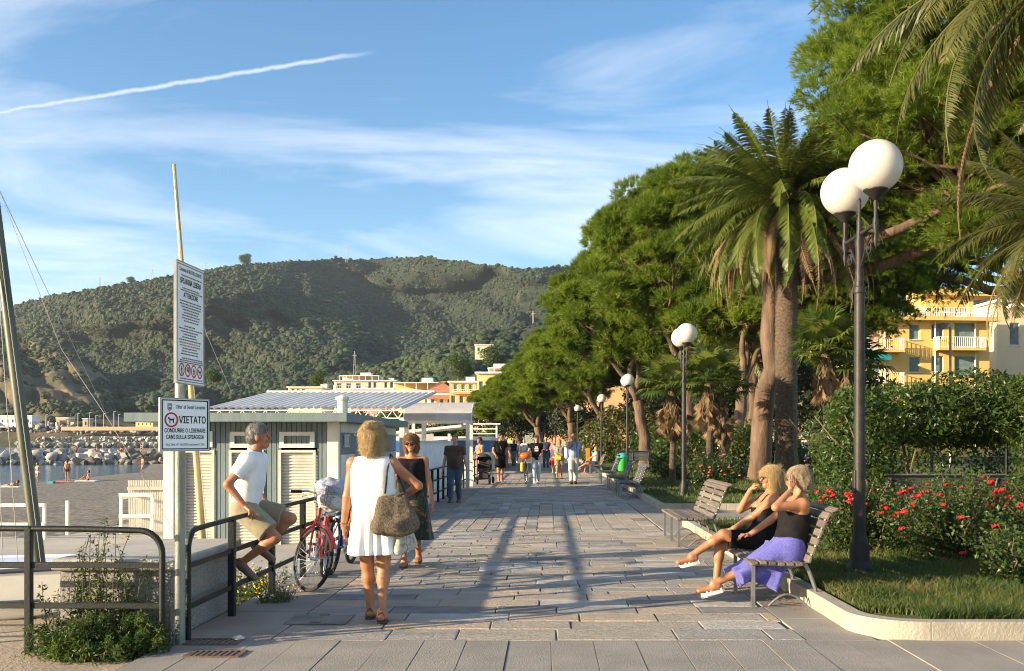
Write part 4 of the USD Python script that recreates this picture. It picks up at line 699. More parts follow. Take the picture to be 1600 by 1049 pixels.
leafmass('hedge', 'tall dense hedge mass rising at the right edge', 'hedge', [(9.2, 14.8, 1.65, 1.9, 1.2, 1.35), (7.95, 14.4, 1.3, .9, .9, 1.2), (8.6, 13.4, .9, 1.3, .6, .8), (11.2, 15.5, 1.8, 1.5, 1.2, 1.2)], 34000, .085, 'hedge_leaf', 82)
leafmass('hedge', 'dark hedge behind the pink rose bush and fan palms', 'hedge', [(6.3, 36, 1.15, 2.0, .8, 1.05), (3.9 + 1.2, 35.5, 1.0, 1.2, .7, .9), (8.6, 38, 1.2, 1.4, .8, 1.1)], 14000, .14, 'hedge_leaf', 83)
leafmass('hedge', 'dark hedge far back between the palm trunk and the arbour', 'hedge', [(9.8, 39, .8, 1.4, .6, .7)], 3000, .14, 'hedge_dark_leaf', 84)
leafmass('shrub', 'large leafy shrub at the feet of the far pines', 'shrub', [(5.2, 64, 1.8, 2.6, 1.2, 1.9), (3.9, 70, 1.4, 1.6, 1.0, 1.5)], 7000, .26, 'palm_leaf_warm', 85)
leafmass('shrub', 'dark shrub behind the occupied far bench', 'shrub', [(7.0, 60, 1.3, 1.5, 1.0, 1.3)], 3000, .24, 'hedge_leaf', 86)
# sword leaved clump beside the arbour
r = np.random.default_rng(88); t = thing('sword_leaf_plant', 'clump of long arching sword shaped leaves beside the arbour', 'plant', (7.55, 14.6, .12))
for i in range(44):
    a = r.uniform(0, 6.28); l = r.uniform(.8, 1.35); e = r.uniform(.9, 1.4); P = [A([math.cos(a), math.sin(a), 0]) * l * q * math.cos(e) * (1 + .5 * q) + A([0, 0, l * q * math.sin(e) * (1.0 - .35 * q * q)]) for q in (0, .35, .7, 1.0)]; obj('sword_leaf', MB().tube(P, [.016, .026, .02, .002], 4, .12), mats['weed_leaf'], t)
# rose bushes
def rose_bush(label, loc, R, H, n, seed, nb, col, size=.052):
    r = np.random.default_rng(seed); t = thing('rose_bush', label, 'rose bush', loc); w, L = MB(), MB()
    for i in range(int(26 * R + 12)):
        a = r.uniform(0, 6.28); d = R * r.uniform(.2, 1.0); top = A([math.cos(a) * d, math.sin(a) * d * .8, H * r.uniform(.55, 1.08) * (1 - .25 * (d / R) ** 2)]); P = limb(w, (top[0] * .35, top[1] * .35, 0), top, .010, .004, r, .1, 4, 7)
        m = max(4, int(1.6 * n / (26 * R + 12))); k = r.uniform(.15, 1.0, m); Q = np.stack([np.interp(k, np.linspace(0, 1, 7), P[:, q]) for q in range(3)], 1) + r.normal(0, .085, (m, 3)); L.add(*leaves(Q, r.normal(0, .5, (m, 3)) + A([0, 0, .7]), size, .62, .5, r))
    obj('stems', w, mats['wood_stem'], t); obj('foliage', L, mats['rose_leaf'], t)
    for i in range(nb):
        a = r.uniform(0, 6.28); d = R * math.sqrt(r.uniform(.05, 1)); z = H * r.uniform(.45, 1.02) * (1 - .2 * (d / R) ** 2); b = MB(); s = r.uniform(.034, .058)
        for q in range(11):
            aa = q * 2.4; rd = s * (.25 + .75 * q / 11); n_ = A([math.cos(aa) * (.4 + q / 14), math.sin(aa) * (.4 + q / 14), 1 - q / 16]); n_ /= np.linalg.norm(n_); b.ball(n_ * rd * .8, (s * .55, s * .55, s * .22), 0, np.stack([np.cross([0, 1, .01], n_), np.cross(n_, np.cross([0, 1, .01], n_)), n_], 1))
        obj('rose', b.tm(rotaxis(r.normal(0, 1, 3), r.uniform(0, .7)), (math.cos(a) * d, math.sin(a) * d * .8 - .05, z)), mats[col], t)
    return t
rose_bush('red rose bush just left of the tall lamp post', (4.05, 12.3, .12), .85, .95, 4200, 91, 34, 'rose_red'); rose_bush('red rose bush right of the tall lamp post', (5.0, 11.6, .12), 1.0, .95, 5600, 92, 26, 'rose_red')
rose_bush('wide rose bush nearest the right edge', (6.0, 10.5, .12), 1.05, .95, 6200, 93, 12, 'rose_red'); rose_bush('low sprawling rose bush in front by the kerb corner', (4.75, 9.7, .12), .75, .6, 3400, 94, 4, 'rose_red')
rose_bush('rose bush behind with tall blooms by the arbour bench', (5.9, 13.2, .12), 1.1, 1.0, 5000, 95, 24, 'rose_red'); rose_bush('rose bush under the right hand hedge', (7.2, 11.8, .12), 1.1, 1.0, 5200, 96, 8, 'rose_red')
rose_bush('pink rose bush behind the second lamp post', (4.55, 26.0, .12), 1.0, 1.15, 4200, 97, 34, 'rose_pink', .075); rose_bush('small pink rose bush beyond the green bin', (5.3, 39, .12), 1.1, .9, 2600, 98, 12, 'rose_pink', .11)
# weeds at the railing
def weeds(name, label, loc, R, H, n, seed, size, fl=None, upright=.5, squash=1.0):
    r = np.random.default_rng(seed); t = thing(name, label, 'weeds', loc); w, L, F = MB(), MB(), MB()
    for i in range(70):
        a = r.uniform(0, 6.28); d = R * math.sqrt(r.uniform(0, 1)); h = H * r.uniform(.35, 1.0) * (1.25 - .7 * d / R); b0 = A([math.cos(a) * d, math.sin(a) * d * squash, 0]); P = limb(w, b0, b0 * 1.12 + A([r.normal(0, .06), r.normal(0, .05), h]), .006, .002, r, .08, 4, 6)
        m = n // 70; k = r.uniform(.1, 1, m); Q = np.stack([np.interp(k, np.linspace(0, 1, 6), P[:, q]) for q in range(3)], 1) + r.normal(0, .045, (m, 3)) * (1.2 - k)[:, None]; L.add(*leaves(Q, r.normal(0, .7, (m, 3)) + A([0, 0, .6]), size, .42, .5, r))
        if fl and r.random() < .6:
            for _ in range(4): F.ball(P[-1] + r.normal(0, .05, 3), r.uniform(.008, .014), 0)
    obj('stems', w, mats['wood_stem'], t); obj('foliage', L, mats['weed_leaf'], t)
    if fl: obj('flowers', F, mats[fl], t, kind='stuff')
weeds('weed_clump', 'bushy green weed clump sprawling at the railing corner', (-3.25, 7.02, -.04), .50, .38, 11000, 101, .036, None, squash=.45); weeds('weed_clump', 'tall thin weed sprigs growing up against the grey block', (-3.38, 7.28, -.04), .38, .95, 4200, 102, .034, None, squash=.25)
weeds('weed_clump', 'yellow flowering weeds behind the railing below the seated man', (-3.25, 9.9, -.25), .55, .55, 4200, 103, .034, 'yellow_flower', squash=.9); weeds('weed_clump', 'white flowering weeds behind the railing left of the bicycles', (-3.1, 10.9, -.25), .5, .42, 3200, 104, .034, 'white_flower', squash=.8)
weeds('weed_clump', 'small dry weed tuft at a railing post foot', (-2.62, 9.25, .01), .16, .16, 500, 105, .03)
# ================================================================ street furniture
mat('lamp_paint', (.014, .012, .012), (.026, .023, .022), 8, .5, .15, 60, spec=.3, c3=(.045, .04, .035)); mat('globe_white', (.60, .575, .53), (.66, .64, .60), 2.5, .25, trans=.25, tcol=(.62, .60, .55), c3=(.50, .47, .42), hi=.66, lo=.4, detail=8)
mat('bench_wood', (.095, .078, .065), (.16, .135, .115), 5, .8, .6, 30, stretch=(6, .6, 6), rnd=.22, c3=(.20, .17, .145)); mat('bench_dark', (.05, .052, .055), (.09, .09, .095), 5, .6, .4, 30, stretch=(6, .6, 6), rnd=.2); mat('bench_steel', (.19, .19, .185), (.26, .26, .255), 6, .42, metal=.7, bump=.1)
mat('bin_green', (.03, .30, .035), (.04, .36, .05), 3, .4); mat('bin_lid', (.04, .30, .22), (.05, .36, .28), 3, .4); mat('post_orange', (.60, .14, .015), (.68, .18, .02), 3, .5)
mat('sign_white', (.66, .66, .63), (.74, .74, .71), 5, .45, c3=(.60, .59, .55)); mat('sign_black', (.012, .012, .013)); mat('sign_red', (.42, .015, .02)); mat('sign_edge', (.20, .22, .20), (.28, .30, .28), 8, .5); mat('sign_blue', (.012, .08, .36), rough=.4); mat('print_grey', (.10, .10, .11)); mat('print_red', (.35, .13, .10))
mat('pole_galv', (.14, .155, .135), (.23, .25, .22), 5, .42, .2, 40, metal=.35, stretch=(3, 3, .5)); mat('yellow_mast', (.40, .30, .12), (.50, .40, .19), 4, .45, stretch=(1, 1, .2)); mat('mast_dark', (.045, .05, .035), (.09, .095, .065), 4, .4, stretch=(2, 2, .3)); mat('wire', (.30, .28, .25), rough=.5)
mat('hull_white', (.66, .63, .56), (.75, .72, .65), 2, .32, c3=(.58, .54, .46), coat=.3); mat('hull_trim', (.05, .06, .09)); mat('deck_blue', (.42, .50, .60), (.50, .57, .66), 3, .5); mat('sail_cover', (.015, .03, .09), (.02, .045, .12), 4, .7); mat('tarp_brown', (.14, .11, .08), (.20, .16, .12), 4, .8, .4, 20); mat('red_rope', (.45, .03, .04))
LP = [(3.36, 10.35, 'nearest lamp post with two white globes standing in the near lawn'), (3.6, 25.4, 'second lamp post with two globes beside the pink rose bush'), (3.64, 44, 'third lamp post, next to the green bin'), (3.5, 62.7, 'fourth lamp post, behind the seated woman in pink'), (2.5, 81, 'fifth lamp post, over the man in the striped shirt'), (.75, 97, 'sixth lamp post, above the girl with the bicycle'), (-3.0, 122, 'farthest lamp post at the left end of the row')]
t0 = thing('lamp_post', LP[0][2], 'street lamp', (LP[0][0], LP[0][1], .12), 0, 'lamp posts with white globes along the promenade')
pole = MB().lathe([(.0, -.05), (.15, -.05), (.15, .06), (.125, .10), (.105, .16), (.105, .30), (.085, .36), (.066, .44), (.060, 1.5), (.056, 3.02), (.066, 3.03), (.066, 3.09), (.05, 3.1), (.042, 3.2), (.05, 3.24), (.038, 3.3), (.045, 3.52), (.052, 3.56), (.038, 3.62), (.030, 3.75), (.034, 3.8), (.016, 3.86), (.013, 4.0), (.02, 4.03), (0, 4.06)], 22)
obj('pole', pole, mats['lamp_paint'], t0, smooth=35); obj('hatch', MB().box((-.058, 0, 1.0), (.02, .09, .24), bev=.006), mats['lamp_paint'], t0)
obj('crossbar', MB().tube([(0, -.54, 3.66), (0, .54, 3.66)], .020, 8), mats['lamp_paint'], t0)
for s in (-1, 1):
    a = np.linspace(0, 3.6 * PI, 34); rr_ = .10 * (1 - a / (3.9 * PI)); P = [(0, s * (.045 + .52 * q), 3.30 + .33 * math.sin(q * PI * .55)) for q in np.linspace(0, .45, 6)] + [(0, s * (.32 + x * math.cos(b)), 3.46 + x * math.sin(b)) for x, b in zip(rr_, a + 1.2)]
    obj('scroll', MB().tube(P, .011, 6), mats['lamp_paint'], t0, smooth=40); obj('finial', MB().lathe([(0, 3.40), (.012, 3.44), (.022, 3.50), (.012, 3.56), (.03, 3.62), (.03, 3.70), (.018, 3.74), (.02, 3.90), (.085, 3.965), (.125, 4.0), (.125, 4.02), (0, 4.03)], 16, (0, s * .51, 0)), mats['lamp_paint'], t0, smooth=35)
    obj('globe', MB().ball((0, s * .51, 4.25), .268, 4), mats['globe_white'], t0, smooth=True)
for x, y, lab in LP[1:]: dup(t0, lab, (x, y, .1), 0)
c = px(1485, 600, 52); t = thing('road_lamp', 'grey road lamp with a hooded head in front of the yellow house', 'street lamp', (c[0], 52, .05)); h = px(0, 510, 52)[2]
obj('pole', MB().tube([(0, 0, 0), (0, 0, h), (-.1, 0, h + .12)], .07, 8), mats['mast_grey'], t); obj('lamp_hood', MB().lathe([(0, 0), (.25, .05), (.42, .26), (.42, .30), (0, .32)], 14, (-.35, 0, h - .2)), mats['mast_grey'], t, smooth=40)
def bench(label, loc, wood, rz=0, L=1.85, group=None):
    t = thing('bench', label, 'bench', loc, rz, group); S = []
    for i in range(6): S.append(((-.51 + .082 * i, 0, .43 - (.012 if i == 0 else 0) - .006 * min(i, 3)), .14 * (i == 0)))
    back = [(.000, .455, 1.25), (.035, .535, 1.22), (.068, .615, 1.2), (.100, .695, 1.17), (.132, .775, 1.12), (.168, .852, 1.0), (.225, .905, .35)]
    for c, tl in S: obj('slat', MB().box(c, (.066, L, .030), rotaxis((0, 1, 0), -tl), bev=.006), mats[wood], t)
    for x, z, a in back: obj('slat', MB().box((x, 0, z), (.068, L, .028), rotaxis((0, 1, 0), -a), bev=.006), mats[wood], t)
    for y in (-L / 2 + .12, 0, L / 2 - .12):
        obj('leg', MB().box((-.50, y, .205), (.035, .03, .41)), mats['bench_steel'], t); obj('leg', MB().tube([(-.02, y, .40), (.02, y, .33), (.075, y, .18), (.10, y, .0)], .019, 8), mats['bench_steel'], t, smooth=40)
        obj('bracket', MB().tube([(-.5, y, .400), (-.08, y, .388), (.015, y, .42), (.098, y, .62), (.163, y, .80), (.20, y, .86)], .014, 6), mats['bench_steel'], t)
        obj('brace', MB().tube([(-.36 + .36 * q, y, .012 + .11 * math.sin(q * PI)) for q in np.linspace(0, 1, 8)], .012, 6), mats['bench_steel'], t)
    return t
GB = 'slatted benches along the kerb'
bench('weathered slatted bench that the two women sit on', (2.40, 9.72, .014), 'bench_wood', 0, 1.9, GB); bn = bench('empty weathered slatted bench behind the two women', (2.40, 14.75, .014), 'bench_wood', 0, 1.9, GB)
bd = bench('dark slatted bench by the far lawn corner, nearest of three', (2.46, 26.6, .014), 'bench_dark', 0, 1.9, GB); dup(bd, 'middle one of the three dark benches by the far lawn', (2.46, 30.6, .014), 0); dup(bd, 'dark bench just in front of the green bin', (2.46, 36.0, .014), 0)
dup(bn, 'bench the seated woman in pink occupies', (2.50, 46.0, .014), 0); dup(bd, 'dark bench on the lawn with its back to the promenade, behind the green bin', (4.6, 52, .12), -PI / 2); bench('brown slatted bench in the dark opening of the ivy arbour', (6.2, 15.2, .12), 'bench_dark', -PI / 2, 1.9)
def bin_(label, loc):
    t = thing('litter_bin', label, 'litter bin', loc, 0, 'green litter bins'); obj('body', MB().lathe([(0, .1), (.17, .1), (.2, .14), (.23, .6), (.24, .66), (.24, .70)], 18), mats['bin_green'], t, smooth=35); obj('lid', MB().lathe([(.25, .70), (.26, .74), (.22, .84), (.12, .90), (0, .92)], 18), mats['bin_lid'], t, smooth=35)
    obj('mouth', MB().box((-.16, -.15, .80), (.22, .12, .07), rotz(.75)), mats['sign_black'], t); obj('support', MB().tube([(.24, 0, -.1), (.24, 0, .8)], .025, 6), mats['lamp_paint'], t); return t
bin_('bright green litter bin with teal lid by the third lamp post', (3.35, 43.2, .12)); bin_('bright green litter bin behind the seated woman in pink', (3.05, 61.5, .12))
t = thing('marker_post', 'flat orange marker post beyond the seated woman', 'post', (2.6, 62, .02)); obj('panel', MB().box((0, 0, .55), (.28, .10, 1.1), bev=.02), mats['post_orange'], t); obj('foot', MB().box((0, 0, .03), (.36, .2, .06)), mats['lamp_paint'], t)
c = px(1167, 733, 36); t = thing('bollard', 'short white bollard on the lawn left of the palm trunk', 'bollard', (c[0], 36, .1)); obj('shaft', MB().lathe([(.13, 0), (.13, .5), (.15, .52), (.15, .56), (.1, .62), (0, .63)], 14), mats['cabin_white'], t); obj('foot', MB().lathe([(.17, -.02), (.17, .05), (.13, .06)], 14), mats['concrete'], t)
# ---------------------------------------------------------------- notices on the pole
def text(s, h, bold=False, w=None, depth=.0012):
    m = meshkit.text_mesh(s, h, depth, bold); v = A(m.vertices); k = 1.0 if not w else w / (v[:, 0].max() - v[:, 0].min()); v[:, 0] = (v[:, 0] - (v[:, 0].max() + v[:, 0].min()) / 2) * k; return v, A(m.faces)
def ring(R0, R1, n=28): a = np.arange(n) / n * 2 * PI; o = [(R0 * math.cos(x), R0 * math.sin(x)) for x in a]; i = [(R1 * math.cos(x), R1 * math.sin(x)) for x in a]; return Polygon(o, [i])
def panel_thing(name, label, c, d, w, h):
    """a panel whose reading direction is d (unit, horizontal); returns the thing and a function placing flat art (x right, y up, z outwards) on it"""
    d = nrm(d); up = A([0, 0, 1.0]); n = np.cross(d, up); R = np.stack([d, up, n], 1); t = thing(name, label, 'sign', c)
    def art(nm, vf, m, x=0, y=0, z=.0, kind=None, **k): v, f = vf.get() if isinstance(vf, MB) else vf; return obj(nm, ((A(v) + A([x, y, z])) @ R.T, f), mats[m], t, kind=kind)
    art('panel', MB().box((0, 0, -.008), (w, h, .016), bev=.003), 'sign_white'); art('back_rim', MB().prism(sbox(-w / 2 - .006, -h / 2 - .006, w / 2 + .006, h / 2 + .006).difference(sbox(-w / 2, -h / 2, w / 2, h / 2)), .022, (0, 0, -.020)), 'sign_edge'); return t, art
DOG = Polygon([(-.55, .35), (-.35, .42), (-.25, .2), (.3, .15), (.45, .35), (.52, .33), (.42, .05), (.42, -.5), (.3, -.5), (.28, -.1), (-.15, -.1), (-.17, -.5), (-.3, -.5), (-.32, .05), (-.55, .18)])
MAN = Polygon([(-.12, .25), (-.3, -.05), (-.22, -.1), (-.08, .1), (-.15, -.6), (-.03, -.6), (.02, -.2), (.15, -.6), (.27, -.55), (.1, .1), (.3, .0), (.32, .1), (.1, .28), (.1, .5), (-.1, .5)])
from shapely import affinity
t, art = panel_thing('dog_ban_sign', 'square white VIETATO notice with red dog ban ring on the pole', (-2.715, 7.19, 1.675), (.60, .80, 0), .40, .385)
art('border', MB().prism(sbox(-.188, -.181, .188, .181).buffer(.004).difference(sbox(-.183, -.176, .183, .176)), .0012), 'sign_black')
art('heading', text("Citta' di Sestri Levante", .024, True, .245), 'print_grey', .045, .120); art('word', text('VIETATO', .052, True, .225), 'sign_black', .060, .012)
art('text_line', text('CONDURRE O LIBERARE', .030, True, .34), 'sign_black', 0, -.058); art('text_line', text('CANI SULLA SPIAGGIA', .030, True, .315), 'sign_black', 0, -.106); art('small_print', text('Ord. Sind. N° 46/2005 sanzione € 200', .017, False, .32), 'print_grey', 0, -.156)
art('ban_ring', MB().prism(ring(.056, .043), .0014), 'sign_red', -.115, .035); art('dog', MB().prism(affinity.scale(DOG, .05, .05, origin=(0, 0)), .0012), 'sign_black', -.115, .035)
art('crest', MB().prism(Polygon([(-.018, .02), (.018, .02), (.018, -.005), (0, -.025), (-.018, -.005)]).difference(Polygon([(-.013, .015), (.013, .015), (.013, -.003), (0, -.018), (-.013, -.003)])), .0012).prism(sbox(-.018, .024, .018, .034), .0012).prism(sbox(-.009, -.008, .009, .008), .0012), 'print_grey', -.128, .122, kind='stuff')
t, art = panel_thing('beach_rules_sign', 'tall white beach rules board with four red ban rings', (-2.715, 7.30, 2.435), (.045, 1, 0), .50, .90)
art('border', MB().prism(sbox(-.236, -.436, .236, .436).difference(sbox(-.231, -.431, .231, .431)), .0012), 'sign_black')
art('heading', text('Comune di SESTRI LEVANTE', .026, True, .40), 'print_grey', 0, .385); art('text_line', text('SPIAGGIA LIBERA', .040, True, .38), 'sign_black', 0, .295); art('text_line', text('ATTENZIONE', .036, True, .26), 'sign_black', 0, .195)
rl_ = np.random.default_rng(5); b, b2 = MB(), MB()
for y, w, x in [(.355, .34, 0), (.262, .30, 0), (.245, .36, 0)] + [(.165 - .021 * i, rl_.uniform(.24, .42), 0) for i in range(8)] + [(-.02 - .021 * i, rl_.uniform(.18, .38), -.02) for i in range(11)] + [(-.262, .36, .02), (-.278, .4, .01), (-.415, .38, 0)]:
    tgt = b2 if -.17 < y < -.13 else b; x0 = x - w / 2
    while x0 < x + w / 2: l = rl_.uniform(.012, .045); tgt.box((x0 + l / 2, y, .0006), (l, .009, .0012)); x0 += l + .008
art('small_print', b, 'print_grey', kind='stuff'); art('red_print', b2, 'print_red', kind='stuff')
art('divider', MB().box((0, -.293, .0006), (.46, .006, .0012)), 'sign_black')
for i, g in enumerate((MAN, affinity.rotate(MAN, 60, origin=(0, 0)), affinity.scale(MAN, 1.2, .8, origin=(0, 0)), DOG)):
    x = -.165 + .11 * i; art('ban_ring', MB().prism(ring(.050, .038), .0014), 'sign_red', x, -.35); art('pictogram', MB().prism(affinity.scale(g, .052, .052, origin=(0, 0)), .0012), 'sign_black', x, -.35)
t = thing('sign_pole', 'galvanised round pole carrying the two notices at the railing corner', 'pole', (-2.785, 7.27, 0)); obj('tube', MB().tube([(0, 0, -.1), (0, 0, 2.86)], .038, 14), mats['pole_galv'], t, smooth=40)
b = MB()
for z in (1.58, 1.78, 2.1, 2.75): b.box((.02, 0, z), (.10, .09, .03), bev=.004)
obj('clamps', b, mats['pole_galv'], t, kind='stuff'); obj('cap', MB().lathe([(.04, 2.86), (.04, 2.88), (0, 2.89)], 12), mats['pole_galv'], t)
a, b_ = px(318, 862, 9.4), px(272, 257, 9.4); t = thing('wooden_mast', 'slim yellow varnished mast leaning behind the notices', 'mast'); obj('spar', MB().tube([a, lerp(a, b_, .5), b_], [.034, .027, .016], 10), mats['yellow_mast'], t, smooth=40); obj('halyard', MB().tube([a + A([.06, -.02, 0]), lerp(a, b_, .6) + A([.03, -.03, 0]), b_ + A([.0, -.03, 0])], .003, 4), mats['wire'], t)
# ---------------------------------------------------------------- dinghies behind the near railing
def hull(L, B, H, n=18, m=9, bow=2.4, flare=.35):
    m_ = MB(); V = []
    for i in range(n + 1):
        s = i / n; b = B / 2 * (1 - s ** bow) * (.82 + .18 * math.sin(min(1, s * 1.6) * PI / 2)); zk = H * .0 + H * .55 * max(0, s - .6) ** 2 / .16 * .8; zd = H * (1 + .12 * s * s)
        for j in range(m): a = j / (m - 1) * PI; V.append((s * L, -b * math.cos(a), zd - (zd - zk) * math.sin(a) ** (.55)))
    F = []
    for i in range(n):
        for j in range(m - 1): q = i * m + j; F += [(q, q + m, q + m + 1), (q, q + m + 1, q + 1)]
    F += [(0, j + 1, j) for j in range(1, m - 1)]; m_.add(V, F)
    deck = MB(); D = []
    for i in range(n + 1): D += [(V[i * m][0], V[i * m][1] * .97, V[i * m][2] - .012), (V[i * m][0], 0, V[i * m][2] + .03), (V[i * m][0], -V[i * m][1] * .97, V[i * m][2] - .012)]
    f = []
    for i in range(n):
        for j in range(2): q = i * 3 + j; f += [(q, q + 3, q + 4), (q, q + 4, q + 1)]
    deck.add(D, f); rub = MB()
    for s in (0, m - 1): rub.tube([V[i * m + s] for i in range(n + 1)], .022, 5)
    return m_, deck, rub
h_, d_, rb = hull(4.3, 1.35, .52); t = thing('sailing_dinghy', 'white dinghy with dark trim lines beached left of the grey block', 'boat', (-8.5, 8.75, -.16), -.03); obj('hull', h_, mats['hull_white'], t, smooth=40); obj('deck', d_, mats['hull_white'], t, smooth=40); obj('gunwale', rb, mats['hull_trim'], t, smooth=40)
obj('trim_line', MB().tube([(s * 4.3, -1.35 / 2 * (1 - s ** 2.4) * 1.0 * (.82 + .18 * math.sin(min(1, s * 1.6) * PI / 2)) - .006, .28 + .02 * s) for s in np.linspace(0, .93, 16)], .012, 4), mats['hull_trim'], t); obj('cockpit_cover', MB().box((2.6, 0, .47), (1.5, .7, .16), bev=.05), mats['tarp_brown'], t); obj('rolled_sail', MB().tube([(.2, -.3, .5), (1.6, -.35, .62), (3.3, -.15, .72)], [.07, .1, .05], 8), mats['sail_cover'], t, smooth=40); obj('rope', MB().tube([(.6, -.5, .5), (1.2, -.6, .46), (1.9, -.45, .56), (2.6, -.4, .52)], .012, 5), mats['red_rope'], t)
h_, d_, rb = hull(2.5, 1.0, .34); t = thing('sailing_dinghy', 'small white dinghy with pale blue deck and the tall dark mast', 'boat', (-6.3, 10.4, -.10), .12); obj('hull', h_, mats['hull_white'], t, smooth=40); obj('deck', d_, mats['deck_blue'], t, smooth=40); obj('gunwale', rb, mats['hull_white'], t, smooth=40)
T = A([-6.3, 10.4, -.10]); Ri = rotz(.12).T; L_ = lambda p: (A(p) - T) @ Ri.T
ms, mt_ = px(62, 885, 10.0), px(-62, -110, 10.0); obj('mast', MB().tube([L_(ms), L_(lerp(ms, mt_, .5)), L_(mt_)], [.062, .056, .042], 12), mats['mast_dark'], t, smooth=40)
top = lerp(ms, mt_, .62)
for p in (px(172, 660, 11.5), px(28, 880, 9.7), px(5, 900, 9.7), px(64, 880, 9.6)): obj('stay', MB().tube([L_(top), L_(p)], .004, 4), mats['wire'], t)
p0, p1 = px(96, -120, 12.0), px(362, 614, 24.0)
obj('long_stay', MB().tube([px(0, 300, 11.5), px(96, 546, 11.0), px(172, 660, 10.6), px(272, 830, 10.2)], .004, 4), mats['wire'], None, 'thin slack wire stay running down to the railing corner', 'wire'); obj('long_stay', MB().tube([px(300, 440, 14), px(322, 520, 16), px(362, 614, 20)], .005, 4), mats['wire'], None, 'thin wire running from behind the tall notice to the canopy', 'wire')
# white pipe frames and a slatted panel on the apron
def pframe(label, x0, x1, y0, y1, D, mid):
    a = px(x0, y1, D); w = (x1 - x0) * D / FPX; h = (y1 - y0) * D / FPX; t = thing('beach_barrier', label, 'barrier', a)
    for x in (0, w): obj('post', MB().box((x, 0, h / 2), (.055, .055, h)), mats['cabin_white'], t); obj('post', MB().box((x, .9, h / 2), (.055, .055, h)), mats['cabin_white'], t)
    for z in (h - .03, h * mid): obj('rail', MB().box((w / 2, -.03, z), (w + .055, .03, .07)), mats['cabin_white'], t); obj('rail', MB().box((0, .45, z - .075), (.03, .9, .05)), mats['cabin_white'], t)
pframe('white wooden frame on the apron in front of the slatted panel', 189, 238, 771, 836, 20.0, .46); pframe('white wooden frame cut off by the left edge', -60, 69, 787, 843, 18.8, .42)
t = thing('slatted_panel', 'cream slatted wooden panel leaning behind the white frame', 'panel', px(230, 850, 20.8), .18); 
for i in range(16): obj('slat', MB().box((-.36 + .047 * i, .0, .70), (.036, .02, 1.36), rotaxis((1, 0, 0), -.10) @ rotaxis((0, 1, 0), -.045 + .004 * i)), mats['shutter_slat'], t)
for z in (.25, 1.2): obj('batten', MB().box((-.02, .045 - (.09 * (z - .7)), z), (.78, .025, .07)), mats['shutter_slat'], t)
c = px(280, 640, 1)
